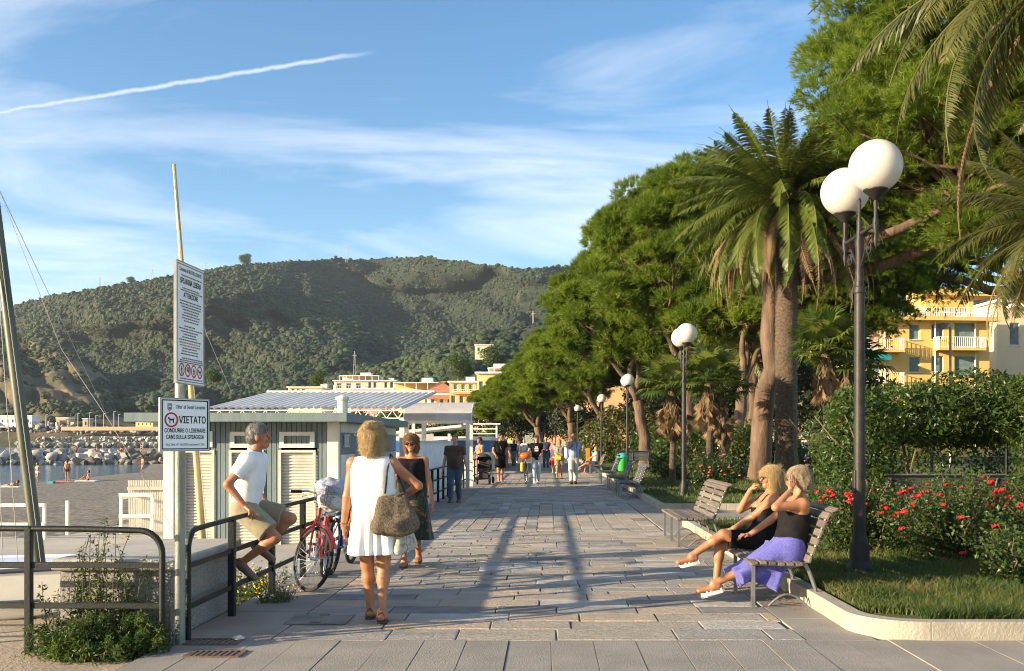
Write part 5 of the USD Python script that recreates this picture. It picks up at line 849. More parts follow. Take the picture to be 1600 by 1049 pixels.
# ---------------------------------------------------------------- bicycles
mat('tyre', (.012, .012, .012), (.025, .024, .022), 20, .85, .3, 90); mat('chrome', (.55, .55, .54), rough=.22, metal=1.0); mat('bike_black', (.012, .012, .013), (.02, .02, .02), 8, .45)
for k, c in dict(red=(.45, .03, .02), green=(.25, .48, .02), blue=(.02, .10, .40), orange=(.60, .10, .01), pale=(.45, .5, .52), yellow=(.62, .42, .03), salmon=(.50, .12, .09)).items(): mat('bike_' + k, c, tuple(.85 * x for x in c), 5, .32, coat=.4)
mat('cloth_bag_grey', (.24, .255, .33), (.34, .36, .44), 7, .85, .6, 30); mat('bag_canvas', (.42, .40, .36), (.5, .48, .44), 7, .85, .5, 30)
def bicycle(label, loc, rz, cols, steer=0.0, roll=0.0, R=.335, fat=.017, extras=(), drop=False, group='bicycles'):
    t = thing('bicycle', label, 'bicycle', loc, rz, group); RR = rotaxis((1, 0, 0), roll); W = 1.04; hd = A([W - .13, 0, .90]); hl = A([W - .09, 0, .72]); bb = A([.42, 0, .28]); st_ = A([.30, 0, .80]); fa = A([W, 0, R]); ra = A([0, 0, R]); ax = nrm(hd - hl)
    Sx = lambda p: (A(p) - hl) @ rotaxis(ax, steer).T + hl if steer else A(p)
    def put(nm, m, mt, par=t, st=False, smooth=40, **k):
        v, f = m.get(); v = A([Sx(p) for p in v]) if st else v; return obj(nm, (v @ RR.T, f), mats[mt], par, smooth=smooth, **k)
    for c, s in ((ra, False), (fa, True)):
        w = put('wheel', MB().torus(R - .030, .011, 40, 6, c), 'chrome', st=s); put('tyre', MB().torus(R - fat, fat, 44, 8, c), 'tyre', w, s); sp = MB()
        for i in range(30): a = i / 30 * 2 * PI; sp.bar(c + A([.02 * math.cos(a + 1.2), (-1) ** i * .028, .02 * math.sin(a + 1.2)]), c + A([(R - .035) * math.cos(a), 0, (R - .035) * math.sin(a)]), .0014, 3)
        put('spokes', sp, 'chrome', w, s, False, kind='stuff'); put('hub', MB().bar(c + A([0, -.05, 0]), c + A([0, .05, 0]), .018, 8), 'chrome', w, s)
    put('down_tube', MB().bar(bb, hl, .018), cols[0]); put('seat_tube', MB().bar(bb, st_ - A([0, 0, .06]), .016), cols[1]); put('top_tube', MB().bar(hl + A([0, 0, .05]) if not drop else hl - A([.1, 0, .16]), (st_ if not drop else lerp(bb, st_, .35)) - A([-.01, 0, .10]), .015), cols[2]); put('head_tube', MB().bar(hl - (hd - hl) * .2, hd - (hd - hl) * .25, .021), cols[2])
    s_ = MB()
    for y in (-1, 1): s_.tube([bb, ra + A([0, y * .06, 0])], [.012, .008], 6); s_.tube([st_ - A([0, 0, .1]), ra + A([0, y * .06, 0])], [.010, .007], 6)
    put('rear_stays', s_, cols[1], kind='stuff'); f_ = MB()
    for y in (-1, 1): f_.tube([hl + A([0, y * .035, -.02]), lerp(hl, fa, .5) + A([0, y * .05, 0]), fa + A([0, y * .055, 0])], [.013, .012, .009], 6)
    f_.bar(hl + A([0, -.04, 0]), hl + A([0, .04, 0]), .014); put('fork', f_, cols[0], st=True, kind='stuff'); put('stem', MB().bar(hd - (hd - hl) * .3, hd + A([0, 0, .08]), .012), 'chrome', st=True)
    hb = put('handlebar', MB().tube([hd + A([-.06, -.29, .06]), hd + A([.02, -.2, .1]), hd + A([.04, 0, .08]), hd + A([.02, .2, .1]), hd + A([-.06, .29, .06])], .011, 8), 'chrome' if drop else 'bike_black', st=True)
    for y in (-1, 1): put('grip', MB().bar(hd + A([-.015, y * .24, .08]), hd + A([-.085, y * .315, .055]), .017), 'bike_black', hb, True); put('brake_lever', MB().tube([hd + A([.04, y * .16, .07]), hd + A([.03, y * .25, .03])], .006, 5), 'chrome', hb, True)
    put('seat_post', MB().bar(st_ - A([0, 0, .1]), st_ + A([-.03, 0, .12]), .012), 'chrome'); put('saddle', MB().tube([st_ + A([-.15, 0, .16]), st_ + A([-.05, 0, .165]), st_ + A([.05, 0, .15]), st_ + A([.13, 0, .14])], [.07, .065, .035, .02], 10, .45), 'bike_black')
    put('chainring', MB().torus(.085, .008, 22, 5, bb + A([0, -.05, 0])).bar(bb + A([0, -.07, 0]), bb + A([0, .07, 0]), .022), 'chrome', kind='stuff'); 
    for y in (-1, 1): cr_ = put('crank', MB().bar(bb + A([0, y * .06, 0]), bb + A([y * .12, y * .07, y * -.12]), .010, 6), 'chrome'); put('pedal', MB().box(bb + A([y * .12, y * .12, y * -.12]), (.09, .09, .02)), 'bike_black', cr_)
    if 'guard' in extras:
        for c, s, a0, a1 in ((ra, False, .2, 3.3), (fa, True, .5, 2.6)): put('mudguard', MB().tube([c + A([(R + .02) * math.cos(a), 0, (R + .02) * math.sin(a)]) for a in np.linspace(a0, a1, 14)], .026, 6, .35), cols[0], st=s)
        put('headlamp', MB().lathe([(0, 0), (.03, .01), (.035, .05), (.03, .055), (0, .05)], 12, hl + A([.07, 0, .10]), rotaxis((0, 1, 0), PI / 2)), 'chrome', st=True)
    if 'rack' in extras: put('rear_rack', MB().box((-.02, 0, .72), (.36, .13, .015)).bar((-.1, .06, .72), (0, .06, R), .005, 4).bar((-.1, -.06, .72), (0, -.06, R), .005, 4), 'chrome', kind='stuff')
    if 'mirror' in extras: put('mirror_arm', MB().tube([hd + A([-.04, .26, .08]), hd + A([-.02, .29, .22]), hd + A([-.04, .30, .30])], .005, 6), 'bike_black', st=True); put('mirror', MB().ball(hd + A([-.04, .30, .37]), (.02, .055, .075), 2), 'bike_black', st=True)
    if 'basket' in extras:
        g = MB(); o = hd + A([.20, 0, .0])
        for z in np.linspace(0, .2, 5): k = .8 + z; g.tube([o + A([x * .13 * k, y * .17 * k, z]) for x, y in ((-1, -1), (1, -1), (1, 1), (-1, 1), (-1, -1))], .004, 4)
        for q in np.linspace(-1, 1, 7):
            for s in (-1, 1): g.bar(o + A([q * .104, s * .136, 0]), o + A([q * .13, s * .17, .2]), .003, 4); g.bar(o + A([s * .104, q * .136, 0]), o + A([s * .13, q * .17, .2]), .003, 4)
        put('wire_basket', g, 'chrome', st=True, smooth=False, kind='stuff')
    return t, (lambda p: Sx(p) @ RR.T)
c = gp(487, 925); bk, fn = bicycle('red city bicycle facing the camera with a cloth covered front basket', (-2.42 - .12, 10.85, .014), -PI / 2 + .10, ('bike_red', 'bike_red', 'bike_red'), .72, -.10, extras=('guard', 'rack', 'mirror', 'basket'), drop=True, fat=.02)
def basket_load(n, label, mt, ofs, sz, seed):
    v, f = ico(4); v = v * (1 + .35 * (meshkit.fbm(v * 2.4 + seed, 3, seed)[:, None] - .5)); o = A([.91 + .20, 0, .90]) + A(ofs); w = A([fn(p) for p in v * A(sz) + o]); R = rotz(-PI / 2 + .10); return obj(n, (w @ R.T + A([-2.54, 10.85, .014]), f), mats[mt], None, label, 'cloth' if n == 'draped_cloth' else 'bag', smooth=True)
basket_load('canvas_bag', 'pale canvas bag packed in the red bicycle basket', 'bag_canvas', (0, 0, .06), (.13, .16, .12), 3); basket_load('draped_cloth', 'blue grey towel draped over the bag on the red bicycle', 'cloth_bag_grey', (-.04, .02, .17), (.18, .21, .12), 8)
bicycle('mountain bicycle with green, orange and blue frame behind the red one', (-2.50, 11.05, .014), PI / 2 - .02, ('bike_orange', 'bike_blue', 'bike_green'), -.05, .10, R=.33, fat=.024)
c = px(822, 757, 34.6); bicycle('dark bicycle with yellow bag pushed by the girl in jeans', (c[0], 35.6, .014), -PI / 2, ('bike_black', 'bike_black', 'bike_black'), -.1, .03, extras=('guard', 'rack', 'basket'), group=None)
b = MB(); b.box((c[0] - .16, 35.0, .62), (.12, .3, .34), bev=.04); b.box((c[0] - .12, 34.75, .92), (.22, .22, .2), bev=.05); obj('pannier_bag', b, mats['bike_yellow'], None, 'yellow pannier bags hung on the bicycle the girl pushes', 'bag', kind=None) if False else None
obj('pannier_bag', MB().box((c[0] - .15, 34.95, .62), (.13, .34, .36), bev=.045), mats['bike_yellow'], None, 'yellow pannier bag hung on the bicycle the girl pushes', 'bag'); obj('basket_load', MB().ball((c[0] - .02, 34.35, 1.03), (.2, .16, .13), 2), mats['bike_orange'], None, 'orange bag lying in the basket of the pushed bicycle', 'bag')
c = px(1247, 757, 38); bicycle('salmon red bicycle parked on the lawn near the road signs', (c[0], 38.5, .1), -PI / 2 + .25, ('bike_salmon',) * 3, .2, .05, extras=('guard',), group=None)
# ---------------------------------------------------------------- pushchair
c = px(756, 757, 34.4); mat('pram_black', (.015, .015, .017), (.03, .03, .03), 8, .8, .3, 40); mat('pram_orange', (.5, .16, .06), (.6, .25, .12), 8, .8); t = thing('pushchair', 'black pushchair with dark hood facing the camera', 'pushchair', (c[0], 34.6, .014))
obj('seat', MB().box((0, .13, .74), (.44, .08, .56), rotaxis((1, 0, 0), -.25), bev=.03).box((0, -.10, .48), (.44, .40, .09), bev=.03).box((-.23, 0, .62), (.05, .40, .22), bev=.02).box((.23, 0, .62), (.05, .40, .22), bev=.02).box((0, -.34, .34), (.36, .06, .26), bev=.02), mats['pram_black'], t, kind='stuff'); hd_ = MB(); v, f = ico(3); k = v[:, 2] > -.1; hd_.add(v * A([.27, .30, .24]) * 1.0 + A([0, .04, .86]), f[k[f].all(1) & ~((v[f].mean(1)[:, 1] < -.25) & (v[f].mean(1)[:, 2] < .5))]); obj('hood', hd_, mats['pram_black'], t, smooth=True)
fr_ = MB()
for x in (-.27, .27): fr_.tube([(x * .75, -.42, .14), (x, .02, .55), (x, .42, 1.05)], .016, 6); fr_.tube([(x, .36, .14), (x, .1, .6)], .014, 6); obj('handle', MB().bar((x, .42, 1.05), (x * .8, .52, 1.06), .02, 6), mats['pram_black'], t)
fr_.bar((-.27, .02, .55), (.27, .02, .55), .012, 6); obj('frame', fr_, mats['bench_steel'], t, kind='stuff'); obj('basket', MB().box((0, 0, .26), (.44, .5, .16), bev=.04), mats['pram_black'], t); obj('blanket', MB().box((0, -.27, .34), (.36, .12, .12), bev=.04), mats['pram_orange'], t)
for x, y in ((-.22, -.42), (.22, -.42), (-.3, .36), (.3, .36)): w = obj('wheel', MB().torus(.095, .038, 18, 8, (x, y, .133), rotz(PI / 2)), mats['tyre'], t, smooth=True); obj('hub', MB().bar((x - .03, y, .133), (x + .03, y, .133), .06, 10), mats['bench_steel'], w)
# ---------------------------------------------------------------- road signs, posts, parked off-roader at the park edge
c = px(1258, 680, 50); t = thing('road_sign', 'blue round arrow sign above a square parking sign at the park edge', 'sign', (c[0], 50, .05)); zc = c[2] - .05; obj('pole', MB().tube([(0, 0, 0), (0, 0, zc + .2)], .03, 8), mats['mast_grey'], t)
def flat(nm, poly, z, mt, y): obj(nm, MB().prism(poly, .012, (0, y, z), RXZ), mats[mt], t)
flat('round_panel', Polygon(ring(.20, .1).exterior), zc, 'sign_blue', -.04); flat('rim', ring(.205, .185), zc, 'sign_white', -.053); flat('arrow', Polygon([(-.13, -.03), (.03, -.03), (.03, -.09), (.14, 0), (.03, .09), (.03, .03), (-.13, .03)]), zc, 'sign_white', -.055)
flat('parking_panel', sbox(-.20, -.2, .20, .2), zc - .48, 'sign_white', -.04); flat('blue_square', sbox(-.12, -.12, .12, .12), zc - .46, 'sign_blue', -.053); v, f = text('P', .17, True); obj('letter', (np.stack([v[:, 0], -.066 - v[:, 2], v[:, 1] + zc - .545], 1), f), mats['sign_white'], t)
c = px(1278, 737, 43); t = thing('timber_post', 'round timber post on the lawn right of the road signs', 'post', (c[0], 43, .1)); obj('shaft', MB().tube([(0, 0, 0), (.03, 0, .7), (.02, 0, 1.35)], .10, 10), mats['wood_stem'], t, smooth=40); obj('band', MB().lathe([(.105, 1.2), (.107, 1.2), (.107, 1.26), (.105, 1.26)], 10, (.02, 0, 0)), mats['rust_iron'], t)
mat('car_grey', (.05, .055, .06), (.07, .075, .08), 4, .3, coat=.5); c = px(1256, 736, 62); t = thing('off_road_car', 'dark grey off road car parked beyond the lawn, seen from the front', 'car', (c[0], 62, -.01), .12)
obj('body', MB().box((0, 1.9, .78), (1.66, 3.7, .62), bev=.10), mats['car_grey'], t); cab = trimesh.Trimesh([(-.78, 1.25, 1.08), (.78, 1.25, 1.08), (.78, 3.7, 1.08), (-.78, 3.7, 1.08), (-.66, 1.75, 1.72), (.66, 1.75, 1.72), (.66, 3.6, 1.72), (-.66, 3.6, 1.72)]).convex_hull; obj('cabin', (A(cab.vertices), A(cab.faces)), mats['car_grey'], t)
obj('windscreen', MB().add([(-.68, 1.26, 1.14), (.68, 1.26, 1.14), (.59, 1.70, 1.66), (-.59, 1.70, 1.66)], [(0, 1, 2), (0, 2, 3)]).tm(None, (0, -.02, .01)), mats['window_glass'], t)
for s in (-1, 1): obj('side_window', MB().add([(s * .785, 1.6, 1.14), (s * .785, 3.4, 1.14), (s * .685, 3.4, 1.64), (s * .685, 1.9, 1.64)], [(0, 1, 2), (0, 2, 3)]), mats['window_glass'], t); obj('headlight', MB().lathe([(0, 0), (.1, .01), (.11, .05)], 12, (s * .55, .04, .85), rotaxis((1, 0, 0), -PI / 2)), mats['chrome'], t); obj('mirror', MB().box((s * .92, 1.5, 1.2), (.16, .08, .14), bev=.02), mats['bike_black'], t)
obj('grille', MB().box((0, .04, .85), (.7, .05, .2)), mats['bike_black'], t); obj('bumper', MB().box((0, -.03, .5), (1.7, .2, .18), bev=.04), mats['bike_black'], t); obj('number_plate', MB().box((0, -.14, .5), (.4, .01, .1)), mats['sign_white'], t)
for x in (-.72, .72):
    for y in (.75, 3.0): w = obj('wheel', MB().torus(.25, .11, 22, 8, (x, y, .36), rotz(PI / 2)), mats['tyre'], t, smooth=True); obj('rim', MB().bar((x - .08, y, .36), (x + .08, y, .36), .2, 14), mats['bench_steel'], w)
# litter: fallen leaves at the kerb under the benches, a scrap of paper
mat('dry_leaf', (.26, .10, .06), (.40, .20, .10), 9, .8, rnd=0, isl=.4); r = np.random.default_rng(9); n = 170; P = np.stack([2.36 - np.abs(r.normal(0, .16, n)), r.uniform(8.6, 15.8, n), np.full(n, .024)], 1)
obj('fallen_leaves', leaves(P, np.tile([0, 0, 1.0], (n, 1)), .05, .5, .25, r), mats['dry_leaf'], None, 'dry brown leaves scattered along the kerb under the benches', 'fallen leaves', kind='stuff')
c = gp(373, 1003); v, f = ico(2); v = v * (1 + .5 * (meshkit.noise(v * 3)[:, None] - .5)) * A([.045, .03, .02]); obj('paper_scrap', (v + A([c[0], c[1], .03]), f), mats['cabin_white'], None, 'crumpled white paper scrap lying by the drain grate', 'litter')
# ================================================================ people: one smooth surface per body, clothes and hair as parts
def seg(P, a, b):
    ba = b - a; t = np.clip(((P - a) @ ba) / max(ba @ ba, 1e-9), 0, 1); return t
def cone(a, b, ra, rb, k=.02, cap=False, flat=None):
    a, b = A(a, float), A(b, float); R = max(ra, rb)
    def f(P):
        t = seg(P, a, b); q = P - a - t[..., None] * (b - a)
        if flat is not None: q = q + (q @ flat[0])[..., None] * flat[0] * (1 / flat[1] - 1)
        d = np.linalg.norm(q, axis=-1) - (ra + (rb - ra) * t)
        if cap: L = np.linalg.norm(b - a); h = (P - a) @ ((b - a) / L); d = np.maximum(d, np.maximum(h - L, -h - (0 if cap == 2 else R)))
        return d
    return f, np.minimum(a, b) - R, np.maximum(a, b) + R, k
def slab(a, b, lat, ha, hb, ra, rb, k=.03, cap=False, flat=1.0, fold=None):
    """rounded stadium section swept from a to b, widened along lat by ha..hb; flat squashes it along the other axis; fold=(n, amp) pleats the lower part"""
    a, b, lat = A(a, float), A(b, float), nrm(lat); R = max(ra, rb) + max(ha, hb); ax = nrm(b - a); fw = np.cross(lat, ax)
    def f(P):
        t = seg(P, a, b); q = P - a - t[..., None] * (b - a); h = ha + (hb - ha) * t; l = q @ lat; w = q @ fw; r_ = ra + (rb - ra) * t
        if fold: r_ = r_ + fold[1] * t * np.sin(np.arctan2(w, l) * fold[0] + 2.0 * np.sin(3 * l / R))
        z = (q @ ax); l2 = l - np.clip(l, -h, h); d = np.sqrt(l2 ** 2 + (w / flat) ** 2 + z ** 2) - r_
        if cap: L = np.linalg.norm(b - a); hh = (P - a) @ ax; d = np.maximum(np.sqrt(l2 ** 2 + (w / flat) ** 2) - r_, np.maximum(hh - L, -hh - (0 if cap == 2 else ra)))
        return d
    e = R + (fold[1] if fold else 0); return f, np.minimum(a, b) - e, np.maximum(a, b) + e, k
def ell(c, r_, k=.02, R=None):
    c, r_ = A(c, float), A(r_, float) * np.ones(3); m = r_.max()
    def f(P):
        q = P - c
        if R is not None: q = q @ R
        n = np.linalg.norm(q / r_, axis=-1); g = np.linalg.norm(q / r_ ** 2, axis=-1); return n * (n - 1) / np.maximum(g, 1e-6)
    return f, c - m, c + m, k
def surf(prims, h, cuts=(), disp=None, pad=.03):
    lo = np.min([p[1] for p in prims], 0) - pad; hi = np.max([p[2] for p in prims], 0) + pad; n = np.ceil((hi - lo) / h).astype(int) + 2; D = np.full(n, .12, np.float32); ax = [lo[i] + h * np.arange(n[i]) for i in range(3)]
    for f, a, b, k in prims:
        i0 = np.maximum(((a - .05 - lo) / h).astype(int), 0); i1 = np.minimum(((b + .05 - lo) / h).astype(int) + 2, n); sl = tuple(slice(x, y) for x, y in zip(i0, i1))
        G = np.stack(np.meshgrid(*[ax[i][sl[i]] for i in range(3)], indexing='ij'), -1); e = f(G); c = D[sl]; hh = np.maximum(k - np.abs(c - e), 0) / max(k, 1e-6); D[sl] = np.minimum(c, e) - hh * hh * k * .25
    if cuts or disp:
        G = np.stack(np.meshgrid(*ax, indexing='ij'), -1)
        if disp: m = np.abs(D) < .06; D[m] += disp(G[m]).astype(np.float32)
        for c in cuts: D = np.maximum(D, c(G)).astype(np.float32)
    D[0] = D[-1] = .1; D[:, 0] = D[:, -1] = .1; D[:, :, 0] = D[:, :, -1] = .1
    return nets(D, lo, h)
def plane(p, n_): p, n_ = A(p, float), nrm(n_); return lambda P: (P - p) @ n_
CORN = A([[i, j, k] for i in (0, 1) for j in (0, 1) for k in (0, 1)]); EDG = [(a, b) for a in range(8) for b in range(a + 1, 8) if np.abs(CORN[a] - CORN[b]).sum() == 1]
def nets(D, lo, h):
    S = D < 0; n = A(D.shape); c = np.zeros(n - 1, np.int8)
    for o in CORN: c += S[o[0]:n[0] - 1 + o[0], o[1]:n[1] - 1 + o[1], o[2]:n[2] - 1 + o[2]]
    I = np.argwhere((c > 0) & (c < 8)); idx = np.full(n - 1, -1, np.int64); idx[tuple(I.T)] = np.arange(len(I)); val = np.stack([D[tuple((I + o).T)] for o in CORN], 1); acc = np.zeros((len(I), 3)); cnt = np.zeros(len(I))
    for a, b in EDG:
        m = (val[:, a] < 0) != (val[:, b] < 0); t = val[m, a] / (val[m, a] - val[m, b]); acc[m] += CORN[a] + t[:, None] * (CORN[b] - CORN[a]); cnt[m] += 1
    V = lo + h * (I + acc / cnt[:, None]); F = []
    for x in range(3):
        y, z = (x + 1) % 3, (x + 2) % 3; e = np.zeros(3, int); e[x] = 1; sl0 = [slice(1, -1)] * 3; A0 = S[tuple(slice(0, -1) if i == x else slice(1, -1) for i in range(3))]; A1 = S[tuple(slice(1, None) if i == x else slice(1, -1) for i in range(3))]
        J = np.argwhere(A0 != A1); off = np.ones(3, int); off[x] = 0; J = J + off; s = S[tuple(J.T)]; dy = np.zeros(3, int); dy[y] = 1; dz = np.zeros(3, int); dz[z] = 1
        q = np.stack([idx[tuple(J.T)], idx[tuple((J - dy).T)], idx[tuple((J - dy - dz).T)], idx[tuple((J - dz).T)]], 1); ok = (q >= 0).all(1); q, s = q[ok], s[ok]; q[~s] = q[~s][:, ::-1]; F.append(q)
    return V, np.vstack(F)
def ik(a, c, l1, l2, pole):
    a, c = A(a, float), A(c, float); d = c - a; L = min(np.linalg.norm(d), (l1 + l2) * .999); u = nrm(d); x = (l1 * l1 - l2 * l2 + L * L) / (2 * L); y = math.sqrt(max(l1 * l1 - x * x, 0)); p = A(pole, float); p = nrm(p - (p @ u) * u); return a + u * x + p * y, a + u * L
mat('skin_tan', (.30, .125, .058), (.36, .16, .08), 9, .5, .15, 80); mat('skin_fair', (.42, .215, .13), (.48, .26, .165), 9, .5, .15, 80); mat('skin_brown', (.25, .12, .065), (.30, .15, .085), 9, .5)
def cloth(name, a, b=None, sc=14, st=None, **k): mat('cloth_' + name, a, b or tuple(.85 * x for x in a), sc, .88, .35, 120, stretch=st, sheen=.15, **k)
cloth('white', (.70, .69, .66), (.76, .75, .73)); cloth('khaki', (.20, .17, .105), (.24, .205, .13)); mat('cloth_black', (.006, .006, .007), (.011, .011, .012), 14, .9, .35, 120, spec=.15); cloth('brown', (.055, .032, .018), (.075, .043, .024)); cloth('jeans', (.035, .06, .095), (.06, .095, .14), 5); cloth('pale_jeans', (.30, .36, .40), (.40, .46, .50), 5); cloth('beige', (.44, .40, .33), (.50, .46, .39)); cloth('blue_violet', (.055, .055, .26), (.095, .095, .34), 60)
cloth('floral', (.008, .018, .010), (.016, .032, .016), 22, c3=(.40, .06, .02), lo=.45, hi=.58); cloth('stripe', (.12, .17, .28), (.30, .36, .46), 26, (1, .15, .02), lo=.48, hi=.52); cloth('pink', (.50, .20, .19), (.56, .27, .25), 8); cloth('print', (.10, .10, .10), (.28, .27, .25), 22, lo=.47, hi=.53); cloth('pattern', (.30, .24, .12), (.12, .10, .07), 24, lo=.46, hi=.54); cloth('yellow', (.55, .48, .03)); cloth('red', (.50, .03, .025)); cloth('navy', (.02, .025, .05)); cloth('tote', (.40, .38, .31), (.20, .18, .14), 16, lo=.52, hi=.6); cloth('pink_flower', (.62, .33, .30), (.70, .55, .50), 18)
mat('straw', (.10, .075, .05), (.24, .19, .13), 70, .9, 1.5, 160, detail=2); mat('hair_blonde', (.34, .235, .10), (.50, .37, .18), 16, .5, .6, 60, stretch=(1, 1, .3), c3=(.15, .09, .035)); mat('hair_grey', (.10, .095, .09), (.22, .21, .20), 18, .55, .6, 60, stretch=(1, 1, .4)); mat('hair_white', (.55, .52, .48), (.64, .62, .58), 18, .55, .5, 60); mat('hair_auburn', (.17, .085, .04), (.28, .15, .07), 16, .5, .6, 60, stretch=(1, 1, .3)); mat('hair_dark', (.015, .011, .009), (.03, .022, .017), 16, .5, .6, 60); mat('hair_brown', (.10, .06, .035), (.17, .11, .065), 16, .5, .6, 60, stretch=(1, 1, .3)); mat('hair_pale_blonde', (.25, .195, .12), (.37, .30, .205), 16, .5, .6, 60, c3=(.22, .17, .10))
mat('leather_brown', (.10, .06, .04), (.15, .09, .06), 12, .5); mat('leather_dark', (.03, .022, .018), (.05, .036, .03), 12, .5); mat('leather_white', (.68, .67, .63), rough=.45); mat('leather_red', (.22, .06, .03), rough=.5); mat('eye_dark', (.02, .015, .012), rough=.2); mat('lips', (.40, .11, .085), rough=.45); mat('lens_dark', (.012, .009, .009), rough=.08, spec=.6); mat('silver', (.6, .6, .6), rough=.25, metal=1)
def hand_prims(w, d, n_, side, s=1.0, curl=.35, spread=.10):
    """w wrist, d finger direction, n_ palm side normal, side thumb side"""
    d, n_ = nrm(d), nrm(n_); n_ = nrm(n_ - (n_ @ d) * d); side = nrm(np.cross(d, n_) * (1 if np.cross(d, n_) @ A(side) > 0 else -1)); P = [cone(w - d * .02 * s, w + d * .02 * s, .021 * s, .020 * s, .01), slab(w + d * .015 * s, w + d * .078 * s, side, .014 * s, .026 * s, .014 * s, .0125 * s, .012)]
    for i, (o, L) in enumerate(((.031, .070), (.0105, .079), (-.0105, .074), (-.031, .058))):
        c = curl * (1 + .12 * i); b = w + d * (.084 - .004 * abs(i - 1)) * s + side * o * s; dd = nrm(d + side * o * spread * 18 - n_ * 0); d1 = nrm(dd * math.cos(c) + n_ * math.sin(c)); d2 = nrm(dd * math.cos(c * 2.3) + n_ * math.sin(c * 2.3)); m1 = b + d1 * L * .5 * s; P += [cone(b, m1, .0092 * s, .0082 * s, .004), cone(m1, m1 + d2 * L * .5 * s, .0082 * s, .0066 * s, .004)]
    b = w + d * .030 * s + side * .026 * s; m1 = b + nrm(d * .7 + side * .75 + n_ * .25) * .036 * s; return P + [cone(b - side * .012 * s, m1, .0125 * s, .0098 * s, .008), cone(m1, m1 + nrm(d * .95 + side * .2 + n_ * .3) * .030 * s, .0096 * s, .0075 * s, .004)]
class Person:
    def __init__(s, label, loc, rz, H=1.70, sex='f', fat=1.0, belly=0.0, pel=None, lean=0.0, twist=0.0, side=0.0, feet=None, knees=None, hands=None, elbows=None, hdir=None, hcurl=(.35, .35), head=(0, 0, 0), toes=None, res=.010, skin='skin_tan', group=None, pnorm=None):
        s.H, s.res, s.sex, s.skin = H, res, sex, skin; X, Y, Z = np.eye(3); s.t = thing('person', label, 'person', loc, rz, group); s.pel = A(pel if pel is not None else (0, 0, .53 * H)); s.lat = rotz(twist) @ X; sp = nrm(A([math.sin(side), math.sin(lean), math.cos(lean)])); s.sp = sp; s.fwd = nrm(np.cross(sp, s.lat) * -1); s.fwd = nrm(np.cross(sp, s.lat)) ; s.fwd = s.fwd if s.fwd[1] > 0 else -s.fwd
        s.nb = s.pel + sp * .295 * H; sw = (.112 if sex == 'm' else .098) * H; s.sh = [s.nb - sp * .028 * H - s.lat * sw, s.nb - sp * .028 * H + s.lat * sw]; s.hip = [s.pel - X * .052 * H - Z * .012 * H, s.pel + X * .052 * H - Z * .012 * H]
        Rh = rotz(head[0]) @ rotaxis((1, 0, 0), head[1]) @ rotaxis((0, 1, 0), head[2]); s.hr, s.hf, s.hu = Rh @ X, Rh @ Y, Rh @ Z; s.hc = s.nb + nrm(sp + A([0, .15, .5])) * .105 * H + s.hf * .008 * H
        feet = feet or ((-.055 * H, .06, .05 * H), (.055 * H, -.08, .05 * H)); s.kn, s.an = [], []
        for i in range(2): k, a = ik(s.hip[i], feet[i], .245 * H, .235 * H, knees[i] if knees else (0, 1, .05)); s.kn.append(k); s.an.append(a)
        hands = hands or ((-.15 * H, .05, .43 * H), (.15 * H, .02, .43 * H)); s.el, s.wr = [], []
        for i in range(2): e, w = ik(s.sh[i], hands[i], .172 * H, .150 * H, elbows[i] if elbows else ((-1 + 2 * i) * .35, -1, 0)); s.el.append(e); s.wr.append(w)
        s.toe = toes or [(0, 1, -.12), (0, 1, -.12)]; s.body(fat, belly, hdir or [None, None], hcurl, pnorm or [None, None])
    def body(s, fat, belly, hdir, hcurl, pnorm):
        H = s.H; sp, lat, fw = s.sp, s.lat, s.fwd; f = s.sex == 'f'; P = {}
        P['pelvis'] = slab(s.pel - sp * .02 * H, s.pel + sp * .05 * H, A([1, 0, 0]), (.040 if f else .034) * H * fat, .034 * H * fat, .062 * H * fat, .056 * H * fat, .04)
        P['waist'] = slab(s.pel + sp * .05 * H, s.pel + sp * .15 * H, lat, .030 * H * fat, .038 * H * fat, .055 * H * fat, .056 * H * fat, .05); P['ribs'] = slab(s.pel + sp * .14 * H, s.pel + sp * .235 * H, lat, .040 * H * fat, (.048 if f else .062) * H * fat, .056 * H, .056 * H, .05)
        P['shoulder'] = cone(s.sh[0], s.sh[1], .034 * H if f else .038 * H, .034 * H if f else .038 * H, .04); P['trap'] = cone(s.nb - sp * .02 * H, s.nb + sp * .03 * H, .042 * H, .030 * H, .04)
        if belly: P['belly'] = ell(s.pel + sp * .10 * H + fw * .045 * H, (.072 * H * fat, .05 * H + belly, .085 * H), .11)
        if f:
            for i in (-1, 1): P[f'bust{i}'] = ell(s.pel + sp * .205 * H + fw * .048 * H + lat * i * .044 * H, .036 * H, .03)
        for i in range(2):
            P[f'thigh{i}'] = cone(s.hip[i], s.kn[i], .054 * H * fat ** .5, .034 * H, .03); P[f'calf{i}'] = cone(lerp(s.kn[i], s.an[i], .28) + nrm(np.cross(np.cross(s.an[i] - s.kn[i], s.kn[i] - s.hip[i] + A([0, .01, 0])), s.an[i] - s.kn[i])) * .010 * H * 0, lerp(s.kn[i], s.an[i], .30), .034 * H, .034 * H, .05); P[f'shin{i}'] = cone(s.kn[i], s.an[i], .031 * H, .020 * H, .02)
            P[f'arm{i}'] = cone(s.sh[i], s.el[i], .029 * H * fat ** .5, .022 * H, .03); P[f'fore{i}'] = cone(s.el[i], s.wr[i], .0235 * H, .0150 * H, .015); td = nrm(s.toe[i]); hl = s.an[i] - A([0, 0, .022 * H]) - td * .025 * H
            P[f'foot{i}'] = cone(s.an[i], hl + td * .03 * H, .021 * H, .022 * H, .02); P[f'sole{i}'] = slab(hl, hl + td * .115 * H, np.cross(td, [0, 0, 1.0]), .006 * H, .012 * H, .019 * H, .012 * H, .02)
